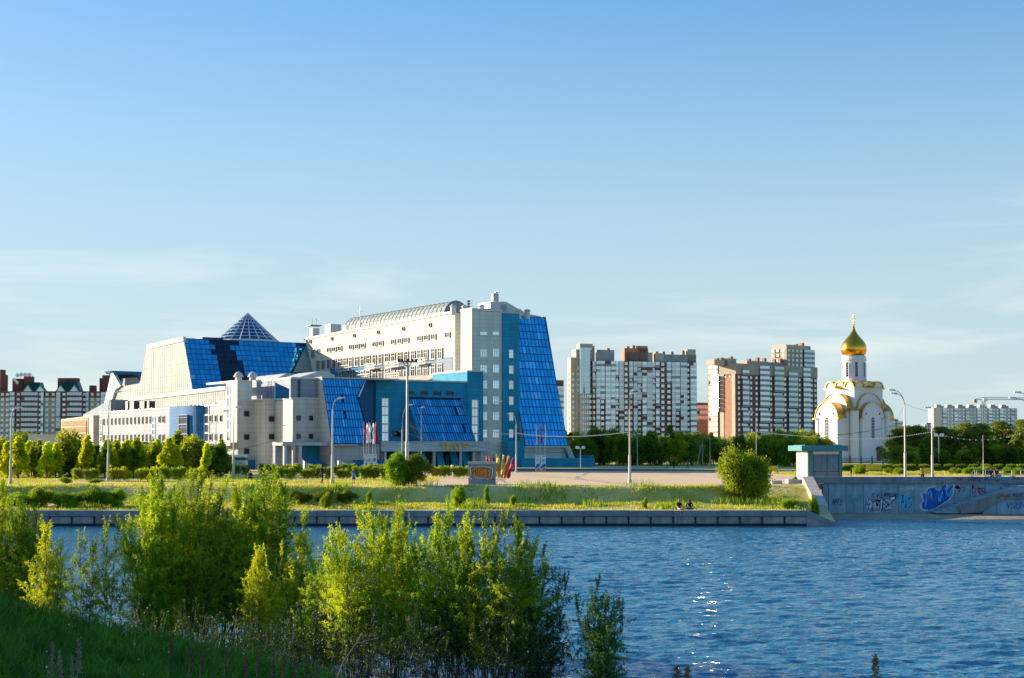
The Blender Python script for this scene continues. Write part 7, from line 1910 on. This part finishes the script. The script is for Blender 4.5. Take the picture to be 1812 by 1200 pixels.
def person(loc, label, pose, top, bottom, hair='hair', shoe='cblack', face=0.0, scale=1.0, sleeves=True, legs_skin=False, extra=None, group=None):
    J = dict(BASE); J.update(pose); names = ['pel'] + [k for k in J if k != 'pel']
    me = bpy.data.meshes.new('person'); me.from_pydata([J[k] for k in names], [(names.index(a), names.index(c)) for a, c in EDGES], [])
    o = bpy.data.objects.new('tmp', me); COL.objects.link(o)
    md = o.modifiers.new('s', 'SKIN'); md.use_smooth_shade = True
    sk = me.skin_vertices[0].data
    for i, k in enumerate(names): sk[i].radius = (RAD[k], RAD[k]); sk[i].use_root = (k == 'pel')
    sb = o.modifiers.new('sub', 'SUBSURF'); sb.levels = 1; sb.render_levels = 1
    dg = bpy.context.evaluated_depsgraph_get(); dg.update()
    nm_ = bpy.data.meshes.new_from_object(o.evaluated_get(dg)); bpy.data.objects.remove(o)
    reg = {}
    for a, c in EDGES:
        if a in ('neck', 'head'): r = 0
        elif a == 'chest' and c == 'neck': r = 1
        elif a[:2] in ('ha',): r = 0
        elif a[:2] == 'el' and not sleeves: r = 0
        elif a[:2] == 'an': r = 3
        elif a[:2] == 'kn' and legs_skin: r = 0
        elif a in ('pel',) and c[:2] == 'hi' or a[:2] in ('hi', 'kn'): r = 2
        else: r = 1
        reg[(a, c)] = r
    nm_.materials.clear()
    for mt in ('skin', top, bottom, shoe): nm_.materials.append(M[mt])
    segs = [(Vector(J[a]), Vector(J[c]), r) for (a, c), r in reg.items()]
    for p in nm_.polygons:
        best, br = 9, 1
        for a, c, r in segs:
            d = c - a; t = max(0, min(1, (p.center - a).dot(d) / max(1e-6, d.length_squared))); q = (p.center - (a + d * t)).length
            if q < best: best, br = q, r
        p.material_index = br; p.use_smooth = True
    nm_.name = 'person'
    root = link('person', nm_, None, loc); root.rotation_euler = (0, 0, face); root.scale = (scale,) * 3
    tag(root, label, 'person', group)
    h = Vector(J['crown_']); b = MB()
    hd_ = Vector(J['head']); 
    b.lathe([(0, .13), (.06, .115), (.10, .05), (.108, -.02), (.095, -.08), (.04, -.12)], 12, (hd_.x, hd_.y + .025, hd_.z + .03)); b.build('hair', M[hair], root, smooth=True)
    b = MB(); b.box(hd_.x - .012, hd_.x + .012, hd_.y - .125, hd_.y - .08, hd_.z - .02, hd_.z + .01); b.build('nose', M['skin'], root)
    if extra: extra(root, J)
    return root
walk = dict(hiL=(-.10, 0, .90), knL=(-.10, -.16, .52), anL=(-.10, -.10, .11), toL=(-.10, -.25, .06), knR=(.10, .04, .50), anR=(.10, .24, .13), toR=(.10, .13, .04), haL=(-.27, .12, .92), fiL=(-.27, .12, .83), haR=(.27, -.2, .95), fiR=(.27, -.24, .87))
def dress(mt, z0=.55, z1=1.1):
    def f(root, J):
        b = MB(); b.lathe([(.16, z1), (.19, z1 - .2), (.27, z0)], 14); b.build('skirt', M[mt], root, smooth=True)
    return f
def G(px, yb): return gp(px, yb, .012)
person(G(570, 857), 'dark clothed person walking on the footpath beside the lamp', walk, 'cblack', 'cblack', face=D2R(60), legs_skin=False, scale=1.04)
person(G(625.5, 856), 'person in a short blue dress standing on the footpath', dict(haL=(-.12, -.22, 1.2), fiL=(-.06, -.26, 1.25)), 'cblue', 'cblue', hair='fair', face=D2R(40), scale=.85, sleeves=False, legs_skin=True, extra=dress('cblue', .5))
person(G(800, 839), 'person in a patterned white and black outfit before the theatre entrance', walk, 'cwhite', 'cblack', face=D2R(-30), scale=.82)
person(G(1506, 843.5), 'small child in dark clothes on the plaza right of the pavilion', dict(haL=(-.14, -.2, 1.25), fiL=(-.1, -.24, 1.3)), 'cblack', 'cblack', face=D2R(30), scale=.62)
person((*at(1632, 800, 153)[:2], .012), 'person in yellow green top and pink cap walking behind the embankment wall', dict(walk, haL=(-.2, -.22, 1.1), fiL=(-.18, -.28, 1.08)), 'cgreen', 'cblack', hair='cpink', face=D2R(-60), scale=.92)
person(G(443, 851), 'person in dark clothes crouching on the grass behind the willows', dict(pel=(0, .1, .35), waist=(0, .05, .5), chest=(0, -.08, .72), neck=(0, -.12, .88), head=(0, -.16, .97), crown_=(0, -.16, 1.07), shL=(-.19, -.08, .78), shR=(.19, -.08, .78), elL=(-.26, -.2, .55), elR=(.26, -.2, .55), haL=(-.12, -.4, .5), haR=(.12, -.4, .5), fiL=(-.06, -.45, .5), fiR=(.06, -.45, .5), hiL=(-.1, .08, .33), hiR=(.1, .08, .33), knL=(-.16, -.32, .5), knR=(.16, -.32, .5), anL=(-.15, -.15, .1), anR=(.15, -.15, .1), toL=(-.16, -.3, .04), toR=(.16, -.3, .04)), 'cblack', 'cblack', hair='cpink')
for i, (px_, lab) in enumerate(((1180, 'far person in light clothes with a pram before the tree belt'), (1192, 'far person in dark clothes before the tree belt'), (1216, 'far person in pinkish top before the tree belt, rightmost of three'))):
    person((( px_ - 906) / FPX * 245, 245, .01), lab, walk, ('cwhite', 'cblack', 'cpink')[i], ('jeans', 'cblack', 'cblue')[i], face=D2R(80 - 60 * i), scale=.9)
# seated pair on the quay edge
sit = dict(pel=(0, 0, .13), waist=(0, .02, .30), chest=(0, .0, .54), neck=(0, -.02, .70), head=(0, -.05, .80), crown_=(0, -.05, .90), shL=(-.19, 0, .60), shR=(.19, 0, .60), elL=(-.24, -.05, .34), elR=(.24, -.05, .34), haL=(-.2, -.25, .22), fiL=(-.18, -.33, .2), haR=(.3, -.3, .3), fiR=(.34, -.38, .31),
           hiL=(-.1, -.06, .12), hiR=(.1, -.06, .12), knL=(-.10, -.50, .14), knR=(.12, -.50, .16), anL=(-.08, -.52, -.30), anR=(.16, -.58, -.26), toL=(-.08, -.66, -.36), toR=(.18, -.72, -.30))
zq = -1.70
person(((1202 - 906) / 20.95, QY + .38, zq), 'person in dark top with bare legs dangling over the quay edge', sit, 'cblack', 'skin', hair='fair', shoe='cwhite', face=D2R(18), scale=1.0, sleeves=False, legs_skin=True)
hug = dict(sit, chest=(0, -.06, .52), neck=(0, -.12, .67), head=(0, -.17, .76), crown_=(0, -.18, .86), knL=(-.28, -.36, .16), knR=(.28, -.36, .16), anL=(-.02, -.40, .10), anR=(.05, -.46, .12), toL=(.12, -.46, .08), toR=(-.08, -.50, .1), haL=(-.05, -.35, .25), haR=(.08, -.35, .25), fiL=(.0, -.4, .24), fiR=(.02, -.4, .27), elL=(-.28, -.14, .34), elR=(.28, -.14, .34))
person(((1221.5 - 906) / 20.95, QY + .75, zq + .0), 'person in black sitting cross legged on the quay beside the one with dangling legs', hug, 'cblack', 'jeans', hair='hair', face=D2R(-10), scale=1.05)
for i, (px_, lab) in enumerate(((1752, 'seated person in dark jacket beyond the cream railing, left of the pair'), (1762, 'seated person in dark jacket beyond the cream railing, right of the pair'))):
    person(((px_ - 906) / FPX * 176, 176, .1), lab, dict(sit, anL=(-.1, -.5, -.1), anR=(.1, -.5, -.1), toL=(-.1, -.6, -.1), toR=(.1, -.6, -.1)), 'cblack', 'cblack', face=D2R(20 * i), scale=1.25)
# two parked cars glimpsed under the trees
